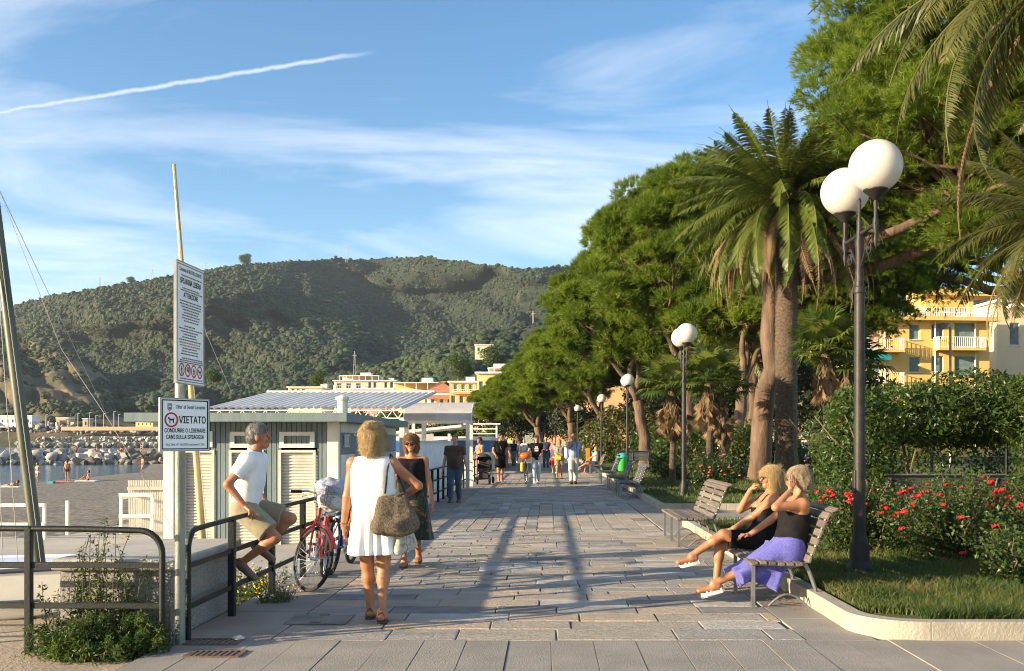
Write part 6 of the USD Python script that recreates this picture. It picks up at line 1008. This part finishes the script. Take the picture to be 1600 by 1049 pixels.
        c, r_, fd, u = s.hc, s.hr, s.hf, s.hu; Rm = np.stack([r_, fd, u], 1); P['neck'] = cone(s.nb - sp * .01 * H, c - u * .03 * H - fd * .008 * H, .034 * H if not f else .029 * H, .031 * H if not f else .027 * H, .02)
        P['skull'] = ell(c + u * .014 * H - fd * .006 * H, A([.043, .055, .052]) * H, .02, Rm); P['jaw'] = cone(c - u * .012 * H + fd * .014 * H, c - u * .048 * H + fd * .034 * H, .036 * H, .018 * H, .02); P['nose'] = cone(c + fd * .046 * H + u * .006 * H, c + fd * .061 * H - u * .014 * H, .005 * H, .0085 * H, .008); P['brow'] = cone(c + fd * .044 * H + u * .014 * H - r_ * .018 * H, c + fd * .044 * H + u * .014 * H + r_ * .018 * H, .010 * H, .010 * H, .012)
        for i in (-1, 1): P[f'ear{i}'] = ell(c + r_ * i * .045 * H - fd * .004 * H - u * .004 * H, A([.007, .014, .020]) * H, .006, Rm); P[f'cheek{i}'] = ell(c + r_ * i * .022 * H + fd * .034 * H - u * .014 * H, .016 * H, .015)
        s.P = P; v, fc = surf(list(P.values()), s.res); m = MB().add(v, fc)
        for i in range(2):
            d = nrm(hdir[i]) if hdir[i] is not None else nrm(s.wr[i] - s.el[i]); n_ = pnorm[i] if pnorm[i] is not None else (A([1 - 2 * i, .2, 0]) if abs(d[2]) > .6 else A([0, 0, -1])); m.add(*surf(hand_prims(s.wr[i] + d * .004, d, n_, (A([0, 1, .2]) if abs(d[2]) > .6 else A([1 - 2 * i, 0, .6])), H / 1.70 * (1.04 if s.sex == 'm' else .95), hcurl[i]), min(.0045, s.res * .5) if s.res < .012 else .007, pad=.01))
        obj('body', m, mats[s.skin], s.t, smooth=True)
        for i in (-1, 1):
            e = c + r_ * i * .019 * H + fd * .047 * H + u * .002 * H; obj('eye', MB().ball(e, A([.0065, .005, .0045]) * H, 1, Rm), mats['eye_dark'], s.t, smooth=True)
            if s.res < .012: obj('eyebrow', MB().tube([e + u * .013 * H - r_ * .010 * H, e + u * .016 * H + fd * .003 * H, e + u * .013 * H + r_ * .010 * H], .0018 * H, 5), mats['hair_brown'], s.t)
        obj('mouth', MB().ball(c + fd * .049 * H - u * .030 * H, A([.013, .005, .0035]) * H, 1, Rm), mats['lips'], s.t, smooth=True)
    def pr(s, names, off, k=None):
        """the body's own volumes made fuller by off: what clothes are cut from"""
        out = []
        for n_ in names:
            f, a, b, kk = s.P[n_]; out.append(((lambda P, f=f: f(P) - off), a - off, b + off, max(k or 0, kk)))
        return out
    def wear(s, name, m, prims, cuts=(), amp=.004, sc=14.0, seed=0, label=None, res=None, aniso=(1, 1, .5)):
        d = (lambda P: (meshkit.fbm(P * A(aniso) * sc + seed, 3, seed) - .5) * 2 * amp) if amp else None; return obj(name, surf(prims, res or s.res, cuts, d), mats[m], s.t, label, smooth=True)
    TOR = ['pelvis', 'waist', 'ribs', 'shoulder', 'trap']
    def torso(s): return [n_ for n_ in s.P if n_ in s.TOR or n_.startswith('bust') or n_ == 'belly']
    def shirt(s, m, sleeve=.55, hem=-.06, off=.012, name='shirt', neck=.035, **k):
        H = s.H; p = s.pr(s.torso(), off, .04)
        if sleeve: p += [cone(s.sh[i], lerp(s.sh[i], s.el[i], min(sleeve, 1)), .036 * H + off * .6, .030 * H + off * .9, .03, cap=True) for i in range(2)]
        if sleeve > 1: p += [cone(s.el[i], lerp(s.el[i], s.wr[i], sleeve - 1), .027 * H + off, .022 * H + off, .02, cap=True) for i in range(2)]
        c = [plane(s.pel + s.sp * hem * s.H, -s.sp), plane(s.nb + s.sp * neck * s.H - s.fwd * .02 * s.H, nrm(s.sp + s.fwd * .35))]; return s.wear(name, m, p, c, **k)
    def trousers(s, m, to=1.0, off=.014, name='trousers', top=.07, flare=.0, **k):
        H = s.H; p = s.pr(['pelvis'], off)
        for i in range(2): p += [cone(s.hip[i], lerp(s.hip[i], s.kn[i], min(1, to * 2)), .056 * H + off, (.040 if to > .5 else .050) * H + off + flare, .03, cap=to <= .5)] + ([cone(s.kn[i], lerp(s.kn[i], s.an[i], (to - .5) * 2), .038 * H + off, .030 * H + off + flare, .03, cap=True)] if to > .5 else [])
        return s.wear(name, m, p, [plane(s.pel + s.sp * top * H, s.sp)], **k)
    def shoes(s, m, kind='shoe'):
        H = s.H
        for i in range(2):
            td = nrm(s.toe[i]); lt = np.cross(td, [0, 0, 1.0]); up = np.cross(lt, td); hl = s.an[i] - A([0, 0, .022 * H]) - td * .028 * H
            if kind == 'shoe': p = [slab(hl, hl + td * .125 * H, lt, .008 * H, .014 * H, .024 * H, .017 * H, .02), cone(s.an[i] + up * .004 * H, hl + td * .03 * H, .026 * H, .026 * H, .02)]; obj('shoe', surf(p, min(s.res, .008), [plane(s.an[i] + up * .012 * H, up)]), mats[m], s.t, smooth=True)
            else:
                sole = MB(); h_ = .030 if kind == 'wedge' else .014; b = hl - up * .024 * H; n_ = 14; o = [(.132 * (q / n_) - .024, (.020 + .006 * math.sin(q / n_ * PI) + .004 * (q / n_)) * (1 if 0 < q < n_ else .55)) for q in range(n_ + 1)]; pl = Polygon([(x * H, y * H) for x, y in o] + [(x * H, -y * H) for x, y in o[::-1]]); sole.prism(pl, h_, b - up * (h_ - .008), np.stack([td, -lt, up], 1)); sh_ = obj('sandal', sole, mats[m], s.t)
                for (y0, hgt, w) in ((.075, .026, .010), (.052, .034, .009), (-.008, .046, .008)):
                    c = b + td * y0 * H; P = [c + lt * .020 * H * math.cos(a) + up * (.008 + hgt * H * math.sin(a)) for a in np.linspace(0, PI, 10)]; obj('strap', MB().tube(P, w, 6, .3), mats[m], sh_)
    def hair(s, m, blobs, amp=.008, sc=30., res=None, name='hair', cuts=(), seed=1, aniso=(1, 1, .6)):
        H = s.H; R = np.stack([s.hr, s.hf, s.hu], 1); p = [ell(s.hc + R @ (A(c) * H), A(r_) * H, .02, R) for c, r_ in blobs]; return s.wear(name, m, p, cuts, amp, sc, seed, res=res, aniso=aniso)
    def strands(s, m, n, L, curl=.006, w=.0022, seed=3, name='hair'):
        prim = stage.GetPrimAtPath(str(s.t.GetPath()) + '/hair'); me = UsdGeom.Mesh(prim); V = A(me.GetPointsAttr().Get(), float); N = A(me.GetNormalsAttr().Get(), float); r = np.random.default_rng(seed); i = r.choice(len(V), n); P, Q = V[i], N[i]; pts = []
        dn = -s.hu + r.normal(0, .35, (n, 3)); dn -= (dn * Q).sum(1, keepdims=True) * Q * .9; dn /= np.linalg.norm(dn, axis=1, keepdims=True); sd = np.cross(dn, Q); l = L * r.uniform(.5, 1.2, (n, 1)); ph = r.uniform(0, 6.3, (n, 1))
        for k in range(6): u = k / 5; pts.append(P + Q * (.001 + .010 * math.sin(u * 2.2) * r.uniform(.3, 1, (n, 1))) + dn * l * u - Q * .3 * l * u * u * .3 + curl * (sd * np.sin(ph + u * 7) + Q * np.cos(ph + u * 7) * .6))
        pts = np.stack(pts, 1).reshape(-1, 3); c = UsdGeom.BasisCurves.Define(stage, str(s.t.GetPath()) + '/hair_strands'); c.CreateTypeAttr('linear'); c.CreatePointsAttr(Vt.Vec3fArray.FromNumpy(pts.astype(np.float32))); c.CreateCurveVertexCountsAttr(Vt.IntArray.FromNumpy(np.full(n, 6, np.int32))); c.CreateWidthsAttr(Vt.FloatArray.FromNumpy(np.tile(np.linspace(w, w * .4, 6), n).astype(np.float32))); c.SetWidthsInterpolation('vertex')
        UsdShade.MaterialBindingAPI.Apply(c.GetPrim()).Bind(mats[m]); keys(c.GetPrim(), kind='stuff')
    def face_cut(s, y=.022, z=.03): H = s.H; g = [s.hc + s.hf * y * H, s.hc + s.hu * z * H]; return lambda P: np.minimum((P - g[0]) @ s.hf, -((P - g[1]) @ s.hu) + 0 * P[..., 0])
    def glasses(s, m='lens_dark', name='sunglasses', r_=.016):
        H = s.H; R = np.stack([s.hr, s.hf, s.hu], 1); b = MB()
        for i in (-1, 1): b.ball(s.hc + R @ (A([i * .020, .054, .001]) * H), A([r_, .004, r_ * .82]) * H, 2, R); b.tube([s.hc + R @ (A(q) * H) for q in ((i * .036, .050, .004), (i * .044, .03, .004), (i * .046, -.004, .002))], .0022 * H, 5)
        b.bar(s.hc + R @ (A([-.008, .057, .003]) * H), s.hc + R @ (A([.008, .057, .003]) * H), .002 * H, 5); obj(name, b, mats[m], s.t, smooth=True)
SHORT = [((0, -.010, .026), (.049, .060, .050)), ((0, -.030, .0), (.047, .040, .045))]
BOB = [((0, -.010, .026), (.053, .062, .054)), ((-.034, -.008, -.012), (.022, .034, .052)), ((.034, -.008, -.012), (.022, .034, .052)), ((0, -.040, -.012), (.045, .030, .055))]
LONG = BOB + [((-.030, -.022, -.06), (.026, .028, .06)), ((.030, -.022, -.06), (.026, .028, .06)), ((0, -.040, -.06), (.042, .024, .075))]
FINE = .008
# --- man sitting on the railing
s = Person('grey haired man in white polo shirt and khaki shorts sitting on the railing', (-2.78, 9.08, 0), -PI / 2, 1.67, 'm', .97, .0, pel=(0, -.075, .935), lean=.16, feet=((-.10, .02, .56), (.10, -.08, .42)), knees=((0, 1, .55), (.1, 1, -.1)), hands=((-.30, .03, .955), (.27, .0, .955)), elbows=((-.5, -1, 0), (.5, -1, 0)), hdir=[(-.45, .75, -.35), (.3, .75, -.45)], hcurl=(.55, .55), head=(.06, .05, 0), toes=[(0, .75, -.6), (0, .7, -.7)], res=FINE, pnorm=[(0, -.3, -1), (0, -.3, -1)])
s.shirt('cloth_white', .62, -.035, .018, amp=.007, sc=9); s.trousers('cloth_khaki', .40, .018, name='shorts', flare=.012, amp=.006); s.shoes('leather_brown'); s.hair('hair_grey', [((0, -.012, .030), (.050, .060, .050)), ((0, -.034, .002), (.048, .040, .046))], .004, 40, cuts=[s.face_cut(.030, .034)]); s.strands('hair_grey', 1400, .03, .002); obj('collar', MB().torus(.062, .014, 20, 6, s.nb + A([0, .012, .028]), rotaxis((1, 0, 0), PI / 2 - .3)), mats['cloth_white'], s.t, smooth=True)
# --- woman in white dress seen from behind
c = gp(584, 974); s = Person('woman in white sleeveless dress walking away with a woven bag', (c[0], c[1], .014), .06, 1.69, 'f', .93, feet=((-.045, .16, .06), (.075, -.06, .085)), knees=((0, 1, 0), (-.05, 1, 0)), hands=((-.285, .08, .70), (.24, .20, 1.06)), elbows=((-.4, -1, 0), (1, -.55, -.2)), hdir=[(0, .15, -1), (-.4, 1, -.1)], hcurl=(.3, .8), head=(.05, -.02, 0), res=FINE, side=-.02, twist=-.05)
H = s.H; hem = .575; s.wear('dress', 'cloth_white', s.pr(['waist', 'ribs', 'bust-1', 'bust1', 'trap'], .020, .05) + [cone(lerp(s.sh[0], s.sh[1], .20), lerp(s.sh[0], s.sh[1], .80), .038 * H, .038 * H, .04), slab(s.pel + A([0, 0, .10]), A([.005, .0, hem]), (1, 0, 0), .075, .110, .098, .120, .06, cap=True, fold=(9, .012))], [plane(s.nb + s.sp * .006 * H, nrm(s.sp + s.fwd * .15))], .009, 6.5, aniso=(1, 1, .35))
s.hair('hair_blonde', [((0, -.012, .024), (.051, .062, .055)), ((-.030, -.018, -.022), (.026, .040, .058)), ((.030, -.018, -.022), (.026, .040, .058)), ((0, -.036, -.034), (.044, .034, .074))], .018, 30, seed=4, aniso=(1, 1, .8), cuts=[s.face_cut(.03, .03)]); s.strands('hair_blonde', 4200, .085, .016, .0036); s.shoes('leather_dark', 'sandal'); obj('wristwatch', MB().torus(.026, .008, 16, 6, s.wr[0] + A([0, 0, .02]), rotaxis((1, 0, 0), PI / 2)), mats['leather_red'], s.t, smooth=True)
T = A([c[0], c[1], .014]); Rw = rotz(.06); W_ = lambda v: A(v) @ Rw.T + T
v, f = surf([slab((.17, -.11, 1.05), (.19, -.12, .84), (1, .25, 0), .085, .135, .04, .07, .05), ell((.21, -.12, .82), (.18, .085, .085), .05)], .008, [plane((.21, 0, 1.13), (-.25, 0, 1))], lambda P: (meshkit.fbm(P * 11, 3, 2) - .5) * .03)
bag = thing('woven_bag', 'large brown woven straw bag on the shoulder of the woman in white', 'bag'); obj('woven_body', (W_(v), f), mats['straw'], bag, smooth=True)
for y0 in (-.03, -.075): obj('strap', MB().tube([W_(q) for q in ((.11, y0 - .10, 1.10), (.125, y0 - .055, 1.28), (.145, -.01, 1.425), (.16, .05, 1.40), (.20, .07, 1.24), (.27, -.02, 1.09))], .009, 6), mats['leather_dark'], bag, smooth=True)
v, f = surf([slab((.25, .05, .86), (.26, .06, .63), (.35, 1, 0), .06, .15, .03, .045, .03)], .010, (), lambda P: (meshkit.fbm(P * 9, 3, 6) - .5) * .02); obj('cloth_tote', (W_(v), f), mats['cloth_tote'], None, 'pale spotted cloth tote hanging below the woven bag', 'bag', smooth=True)
# --- woman in black with sunglasses
c = gp(643, 885); s = Person('woman in black top and dark floral skirt wearing sunglasses, facing the camera', (c[0], c[1], .014), PI - .05, 1.62, 'f', 1.06, feet=((-.06, -.16, .10), (.06, .16, .075)), hands=((-.285, .06, .70), (.26, .02, .72)), elbows=((-.5, -1, 0), (.5, -1, 0)), res=FINE, head=(0, .0, .05)); H = s.H
s.wear('top', 'cloth_black', s.pr(['waist', 'ribs', 'bust-1', 'bust1', 'pelvis'], .016, .05) + [cone(lerp(s.sh[0], s.sh[1], .14), lerp(s.sh[0], s.sh[1], .86), .043 * H, .043 * H, .04)], [plane(s.nb + s.sp * .004 * H, nrm(s.sp + s.fwd * .3)), plane(s.pel - s.sp * .06 * H, -s.sp)], .004, 9); s.wear('skirt', 'cloth_floral', [slab(s.pel + A([0, 0, .06]), A([0, .02, .32]), (1, 0, 0), .075, .125, .110, .150, .05, cap=True, fold=(8, .014))], (), .004, 7)
s.hair('hair_auburn', BOB, .010, 26, cuts=[s.face_cut(.018, .036)]); s.strands('hair_auburn', 2200, .07, .005, .003); s.glasses(); s.shoes('leather_brown', 'sandal')
# --- the two women on the bench
s = Person('blonde woman in black dress and sunglasses on the bench, hand at her mouth', (2.17, 9.92, 0), PI / 2 + .10, 1.66, 'f', 1.02, pel=(0, -.02, .525), lean=-.24, feet=((.03, .69, .375), (.04, .43, .085)), knees=((.05, .5, 1), (0, 1, .8)), hands=((.02, .30, .62), (.075, .055, 1.045)), elbows=((-.6, -.8, -.4), (.55, .1, -1)), hdir=[(.6, .8, -.1), (-.45, -.45, .7)], hcurl=(.35, .85), head=(.0, -.02, 0), toes=[(0, 1, -.22), (0, 1, -.12)], res=FINE, pnorm=[(0, 0, -1), (-.3, -1, 0)]); H = s.H
s.wear('dress', 'cloth_black', s.pr(['waist', 'ribs', 'bust-1', 'bust1', 'pelvis'], .015, .05) + [slab(s.pel, lerp(s.pel, (s.kn[0] + s.kn[1]) / 2, .82) + A([0, 0, .02]), (1, 0, 0), .065, .045, .105, .095, .06, cap=True)], [plane(s.nb - s.sp * .050 * H - s.fwd * .03, nrm(s.sp + s.fwd * .55))], .004, 9)
for i in (-1, 1): obj('shoulder_strap', MB().tube([s.nb - s.sp * .075 * H + s.fwd * .075 * H + s.lat * i * .050 * H, s.nb - s.sp * .01 * H + s.fwd * .042 * H + s.lat * i * .056 * H, s.nb + s.sp * .009 * H + s.lat * i * .058 * H, s.nb - s.sp * .04 * H - s.fwd * .05 * H + s.lat * i * .055 * H], .010, 6, .4), mats['cloth_black'], s.t)
s.hair('hair_blonde', BOB + [((0, -.062, -.045), (.026, .022, .05)), ((0, -.070, -.09), (.020, .018, .055))], .006, 26, cuts=[s.face_cut(.022, .034)]); s.strands('hair_blonde', 2200, .09, .006, .003); s.glasses(); s.shoes('leather_white', 'wedge'); obj('bracelet', MB().torus(.026, .008, 16, 6, s.wr[0] - nrm(s.wr[0] - s.el[0]) * .02, rotaxis((0, 0, 1), .6)), mats['silver'], s.t, smooth=True)
s = Person('short haired woman in black top and violet skirt, bench, hand on her head', (2.26, 9.12, 0), PI / 2 + .02, 1.64, 'f', 1.18, pel=(0, -.03, .535), lean=-.20, feet=((-.02, .80, .16), (.075, .70, .17)), knees=((0, 1, .9), (0, 1, .9)), hands=((-.125, -.01, 1.09), (.16, .32, .64)), elbows=((-.5, .75, -.75), (.6, -.8, -.4)), hdir=[(.22, -.30, 1), (-.3, 1, 0)], hcurl=(.14, .4), head=(-.42, -.16, .05), toes=[(0, 1, -.22), (0, 1, -.28)], res=FINE, pnorm=[(1, .1, 0), (0, 0, -1)]); H = s.H
s.wear('top', 'cloth_black', s.pr(['waist', 'ribs', 'bust-1', 'bust1', 'pelvis'], .018, .05), [plane(s.nb - s.sp * .055 * H, nrm(s.sp + s.lat * -.30 + s.fwd * .1)), plane(s.pel - s.sp * .045 * H, -s.sp)], .004, 9)
s.wear('skirt', 'cloth_blue_violet', s.pr(['pelvis'], .024) + [slab(s.pel + A([0, .0, .03]), s.kn[0] * .5 + s.kn[1] * .5 + A([0, -.02, .0]), (1, 0, 0), .10, .10, .110, .085, .05), slab(s.kn[0] * .5 + s.kn[1] * .5 + A([0, -.06, .0]), A([-.02, .50, .27]), (1, 0, 0), .11, .17, .080, .075, .06, cap=True, fold=(7, .02)), slab(s.pel + A([-.03, .12, -.02]), A([-.12, .30, .24]), (.4, 1, 0), .08, .17, .04, .02, .06, cap=True)], (), .008, 7, 3)
s.hair('hair_pale_blonde', [((0, -.012, .028), (.056, .064, .056)), ((0, -.034, -.004), (.054, .044, .052))], .012, 34, cuts=[s.face_cut(.030, .034)]); s.strands('hair_pale_blonde', 2600, .055, .010, .0032); s.shoes('leather_white', 'wedge'); obj('wristwatch', MB().torus(.027, .008, 16, 6, s.wr[0] - nrm(s.wr[0] - s.el[0]) * .025, rotaxis((1, .2, 0), PI / 2 - .3)), mats['silver'], s.t, smooth=True); s.glasses('silver', 'spectacles', .006)
# --- walkers in the middle distance
MID = .012
s = Person('stout man in brown polo shirt and blue jeans strolling beside the railing', (*gp(711, 786)[:2], .014), PI - .06, 1.70, 'm', 1.16, .055, feet=((-.09, -.1, .085), (.09, .16, .085)), hands=((-.33, .08, .76), (.33, -.02, .76)), res=MID, skin='skin_fair'); s.shirt('cloth_brown', .6, -.045, .016); s.trousers('cloth_jeans', .97); s.shoes('leather_brown'); s.hair('hair_brown', SHORT, .003, 30, cuts=[s.face_cut(.022, .042)]); obj('beard', MB().ball(s.hc + s.hf * .036 * s.H - s.hu * .046 * s.H, (.034, .026, .02), 2), mats['hair_grey'], s.t, smooth=True)
s = Person('man in black T-shirt and black shorts pushing the pushchair', (px(781, 750, 36)[0], 36.2, .014), PI + .30, 1.84, 'm', 1.0, 0, feet=((-.09, -.12, .09), (.10, .18, .09)), hands=((-.30, .30, 1.04), (.24, .26, 1.02)), head=(.75, 0, 0), res=MID); s.shirt('cloth_black', .5, -.06); s.trousers('cloth_black', .46, .02, name='shorts', flare=.02); s.shoes('leather_brown', 'sandal'); s.hair('hair_dark', SHORT, .002, 30, cuts=[s.face_cut(.024, .040)]); obj('bag_strap', MB().tube([s.nb + s.lat * .09 + s.fwd * .07, s.nb - s.sp * .25 + s.fwd * .125, s.pel + s.sp * .08 - s.lat * .15 + s.fwd * .07], .018, 6, .4), mats['cloth_khaki'], s.t)
s = Person('woman with round dark hair bun leaning by the railing behind the pushchair', (px(750, 740, 38.5)[0], 38.5, .014), PI - .9, 1.68, 'f', 1.0, hands=((-.2, .3, 1.0), (.2, .3, .98)), res=MID, skin='skin_brown'); s.shirt('cloth_pattern', .4, -.02, neck=.01); s.trousers('cloth_pink', .98); s.hair('hair_dark', [((0, -.01, .034), (.062, .066, .060)), ((0, -.03, .02), (.06, .05, .05))], .006, 30, cuts=[s.face_cut(.022, .038)]); s.shoes('leather_brown')
FAR = .017
def skirted(s, m, zh, w=.10, r_=.12): s.wear('skirt', m, [slab(s.pel + A([0, 0, .05]), A([0, 0, zh]), (1, 0, 0), .07, w, .105, r_, .05, cap=True, fold=(8, .01))], (), .003)
s = Person('woman in pale pink dress walking beyond the pushchair', (px(790, 731, 56)[0], 56, .014), PI, 1.68, 'f', 1.0, res=FAR); s.shirt('cloth_pink', .0, -.02, neck=.0, name='bodice'); skirted(s, 'cloth_pink', .55); s.hair('hair_auburn', BOB, .006, 24, cuts=[s.face_cut(.016, .036)]); s.shoes('leather_brown', 'sandal')
s = Person('person in dark clothes behind the woman in pink', (px(803, 728, 61)[0], 61, .014), PI - .3, 1.66, 'f', 1.0, res=FAR, skin='skin_brown'); s.shirt('cloth_navy', .5); s.trousers('cloth_print', .95); s.hair('hair_dark', BOB, .004, 24, cuts=[s.face_cut(.016, .036)]); s.shoes('leather_dark')
c = px(838, 757, 34.8); s = Person('long haired girl in black printed T-shirt and pale jeans pushing a bicycle', (c[0], 34.8, .014), PI + .05, 1.76, 'f', .92, feet=((-.07, -.12, .085), (.07, .14, .085)), hands=((-.12, .24, 1.0), (.30, .34, 1.02)), res=MID, skin='skin_fair'); s.shirt('cloth_black', .5, -.04, .014); s.trousers('cloth_pale_jeans', .97, .008); s.shoes('leather_white'); s.hair('hair_brown', LONG, .006, 24, cuts=[s.face_cut(.018, .036)])
g = MB(); cc = s.pel + s.sp * .185 * s.H + s.fwd * .155
for q, (w, n_) in enumerate(((.12, 3), (.15, 4), (.13, 4))):
    for j in range(n_): g.box(cc + A([-w / 2 + w * (j + .5) / n_, 0, .075 - .065 * q]), (w / n_ * .75, .012, .045))
obj('shirt_print', g, mats['cloth_white'], s.t, kind='stuff')
s = Person('woman in white blouse walking behind the girl with the bicycle', (px(819, 722, 66)[0], 66, .014), PI, 1.66, 'f', 1.0, res=FAR, skin='skin_fair'); s.shirt('cloth_white', .6, -.05); s.trousers('cloth_beige', .9); s.hair('hair_pale_blonde', BOB, .005, 24, cuts=[s.face_cut(.016, .036)]); s.shoes('leather_white')
s = Person('person in pale top half hidden left of the girl with the bicycle', (px(806, 722, 69)[0], 69, .014), PI, 1.62, 'f', 1.05, res=FAR); s.shirt('cloth_pink_flower', .6, -.05); s.trousers('cloth_navy', .9); s.hair('hair_auburn', BOB, .005, 24, cuts=[s.face_cut(.016, .036)]); s.shoes('leather_white')
s = Person('white haired man in navy shirt and jeans carrying a red rucksack', (px(853, 731, 56)[0], 56, .014), PI, 1.78, 'm', 1.05, .01, hands=((-.08, .2, 1.05), (.10, .2, 1.05)), res=FAR); s.shirt('cloth_navy', .55); s.trousers('cloth_jeans', .97); s.hair('hair_white', SHORT, .003, 30, cuts=[s.face_cut(.02, .038)]); s.shoes('leather_dark'); obj('rucksack', MB().box(s.pel + s.sp * .19 * s.H - s.fwd * .17 + A([.14, 0, 0]), (.30, .16, .40), bev=.05), mats['cloth_red'], s.t)
s = Person('man in grey red shirt behind the white haired man', (px(862, 727, 62)[0], 62, .014), PI, 1.76, 'm', 1.0, res=FAR); s.shirt('cloth_pink', .55); s.trousers('cloth_navy', .97); s.hair('hair_dark', SHORT, .003, 30, cuts=[s.face_cut(.02, .038)]); s.shoes('leather_dark')
c = px(874, 748, 39.5); s = Person('woman in grey print blouse and patterned shorts with a yellow bag', (c[0], 39.5, .014), PI + .05, 1.62, 'f', 1.12, hands=((-.10, .22, .98), (.10, .22, 1.0)), feet=((-.09, -.06, .10), (.10, .08, .10)), res=MID); s.shirt('cloth_print', .75, -.04); s.trousers('cloth_pattern', .42, .022, name='shorts', flare=.015); s.hair('hair_auburn', BOB, .006, 26, cuts=[s.face_cut(.016, .036)]); s.shoes('leather_dark', 'sandal'); obj('shoulder_bag', MB().box(s.pel + A([.05, .19, .02]), (.26, .08, .22), bev=.035), mats['cloth_yellow'], s.t)
s = Person('fair child behind the woman with the yellow bag', (px(866, 740, 46)[0], 46, .014), PI, 1.36, 'f', .95, res=FAR, skin='skin_fair'); s.shirt('cloth_pink_flower', .5); s.trousers('cloth_red', .5, name='shorts'); s.hair('hair_pale_blonde', BOB, .005, 24, cuts=[s.face_cut(.016, .036)]); s.shoes('leather_white')
c = px(896, 757, 34.8); s = Person('bearded man in blue striped shirt and beige trousers, hand at his mouth', (c[0], 34.8, .014), PI + .04, 1.82, 'm', 1.10, .03, feet=((-.08, -.16, .09), (.09, .18, .09)), hands=((-.30, .05, .84), (.05, .17, 1.50)), elbows=((-.4, -1, 0), (.8, .3, -1)), hdir=[None, (-.3, -.2, 1)], res=MID); s.shirt('cloth_stripe', .6, -.05, .016); s.trousers('cloth_beige', .97, .018); s.shoes('leather_dark'); s.hair('hair_brown', SHORT, .002, 30, cuts=[s.face_cut(.010, .046)]); obj('beard', MB().ball(s.hc + s.hf * .036 * s.H - s.hu * .046 * s.H, (.04, .03, .03), 2), mats['hair_grey'], s.t, smooth=True); obj('folded_jacket', MB().box(s.sh[1] + A([.06, .02, -.30]), (.14, .22, .46), bev=.05), mats['cloth_white'], s.t)
s = Person('woman in pink top and dark shorts sitting on the far bench', (2.22, 46.0, .0), PI / 2, 1.66, 'f', 1.1, pel=(0, -.02, .53), lean=-.15, feet=((.0, .72, .30), (.07, .46, .085)), knees=((0, .5, 1), (0, 1, .8)), hands=((-.1, .35, .62), (.12, .35, .64)), res=FAR, toes=[(0, .9, -.3), (0, 1, -.1)]); s.shirt('cloth_pink_flower', .6, -.05); s.trousers('cloth_navy', .36, .02, name='shorts'); s.hair('hair_auburn', BOB, .005, 24, cuts=[s.face_cut(.016, .036)]); s.shoes('leather_white', 'sandal')
# --- bathers
def bather(label, x, y, D, rz, swim, hair='hair_dark', H=1.64, skin='skin_tan', **k):
    c = px(x, y, D); c[2] = max(c[2], float(beach_z(A([c[0]]), A([c[1]]))[0])) if D < 120 else c[2]; s = Person(label, c, rz, H, k.pop('sex', 'f'), 1.0, res=.022, skin=skin, **k); s.wear('swimsuit', swim, s.pr(['pelvis', 'bust-1', 'bust1'] if s.sex == 'f' else ['pelvis'], .012), [plane(s.pel + s.sp * .23 * s.H, s.sp)], 0); s.hair(hair, BOB if s.sex == 'f' else SHORT, .006, 20, cuts=[s.face_cut(.016, .036)]); return s
bather('bather in pale bikini standing at the waterline, nearest the mast', 59, 759, 77, PI * .9, 'cloth_white', hands=((-.2, .2, 1.0), (.2, .2, 1.05))); bather('dark haired bather in blue bikini wrapping a towel by the water', 105, 758, 77, .3, 'cloth_navy', H=1.72); 
obj('beach_wrap', surf([slab((0, 0, .95), (0, .02, .30), (1, 0, 0), .16, .14, .10, .09, .05)], .03), mats['cloth_red'], None, None, None) if False else None
SIT = dict(pel=(0, 0, .12), feet=((-.1, .62, .06), (.12, .45, .06)), knees=((0, .2, 1), (0, .2, 1)), hands=((-.25, .05, .1), (.15, .4, .42)), lean=-.15)
bather('bather sitting on a white towel on the shingle', 137, 757, 76, PI * .6, 'cloth_black', **SIT); bather('bather in red trunks standing by the end of the breakwater', 223, 742, 100, PI * .8, 'cloth_red', sex='m', H=1.74)
bather('first swimmer sitting on the breakwater boulders, left one', 119, 706, 146, .2, 'cloth_navy', **SIT); bather('second swimmer sitting on the breakwater, beside a standing friend', 151, 706, 146, 2.0, 'cloth_navy', 'hair_brown', **SIT); bather('bather in orange sitting high on the breakwater boulders', 189, 707, 146, 2.6, 'cloth_red', **SIT); bather('bather standing on the dark boulders near the sign', 221, 710, 147, 2.6, 'cloth_navy')
bather('sunbather lying on a striped towel at the left edge', 16, 770, 66, PI / 2 - .2, 'cloth_navy', pel=(0, 0, .16), lean=-1.35, feet=((-.08, .80, .08), (.08, .78, .08)), knees=((0, .1, 1), (0, .1, 1)), hands=((-.3, -.1, .08), (.3, -.1, .08)))
for x, y, D, m, lab, d in ((16, 772, 66, 'cloth_white', 'white beach towel under the sunbather at the left edge', (1.7, 1.0)), (137, 758, 76, 'cloth_white', 'white towel under the sitting bather', (1.6, 1.0)), (100, 760, 76, 'cloth_red', 'red towel on the shingle by the standing bather', (1.4, .9)), (80, 760, 75, 'awning_teal', 'small teal bag on the shingle', (.5, .4))):
    c = px(x, y, D); c[2] = max(c[2], float(beach_z(A([c[0]]), A([c[1]]))[0])); obj('beach_towel' if 'towel' in lab else 'beach_bag', MB().box(c + A([0, 0, .04]), (d[0], d[1], .05 if 'towel' in lab else .3), bev=.015), mats[m], None, lab, 'towel' if 'towel' in lab else 'bag')
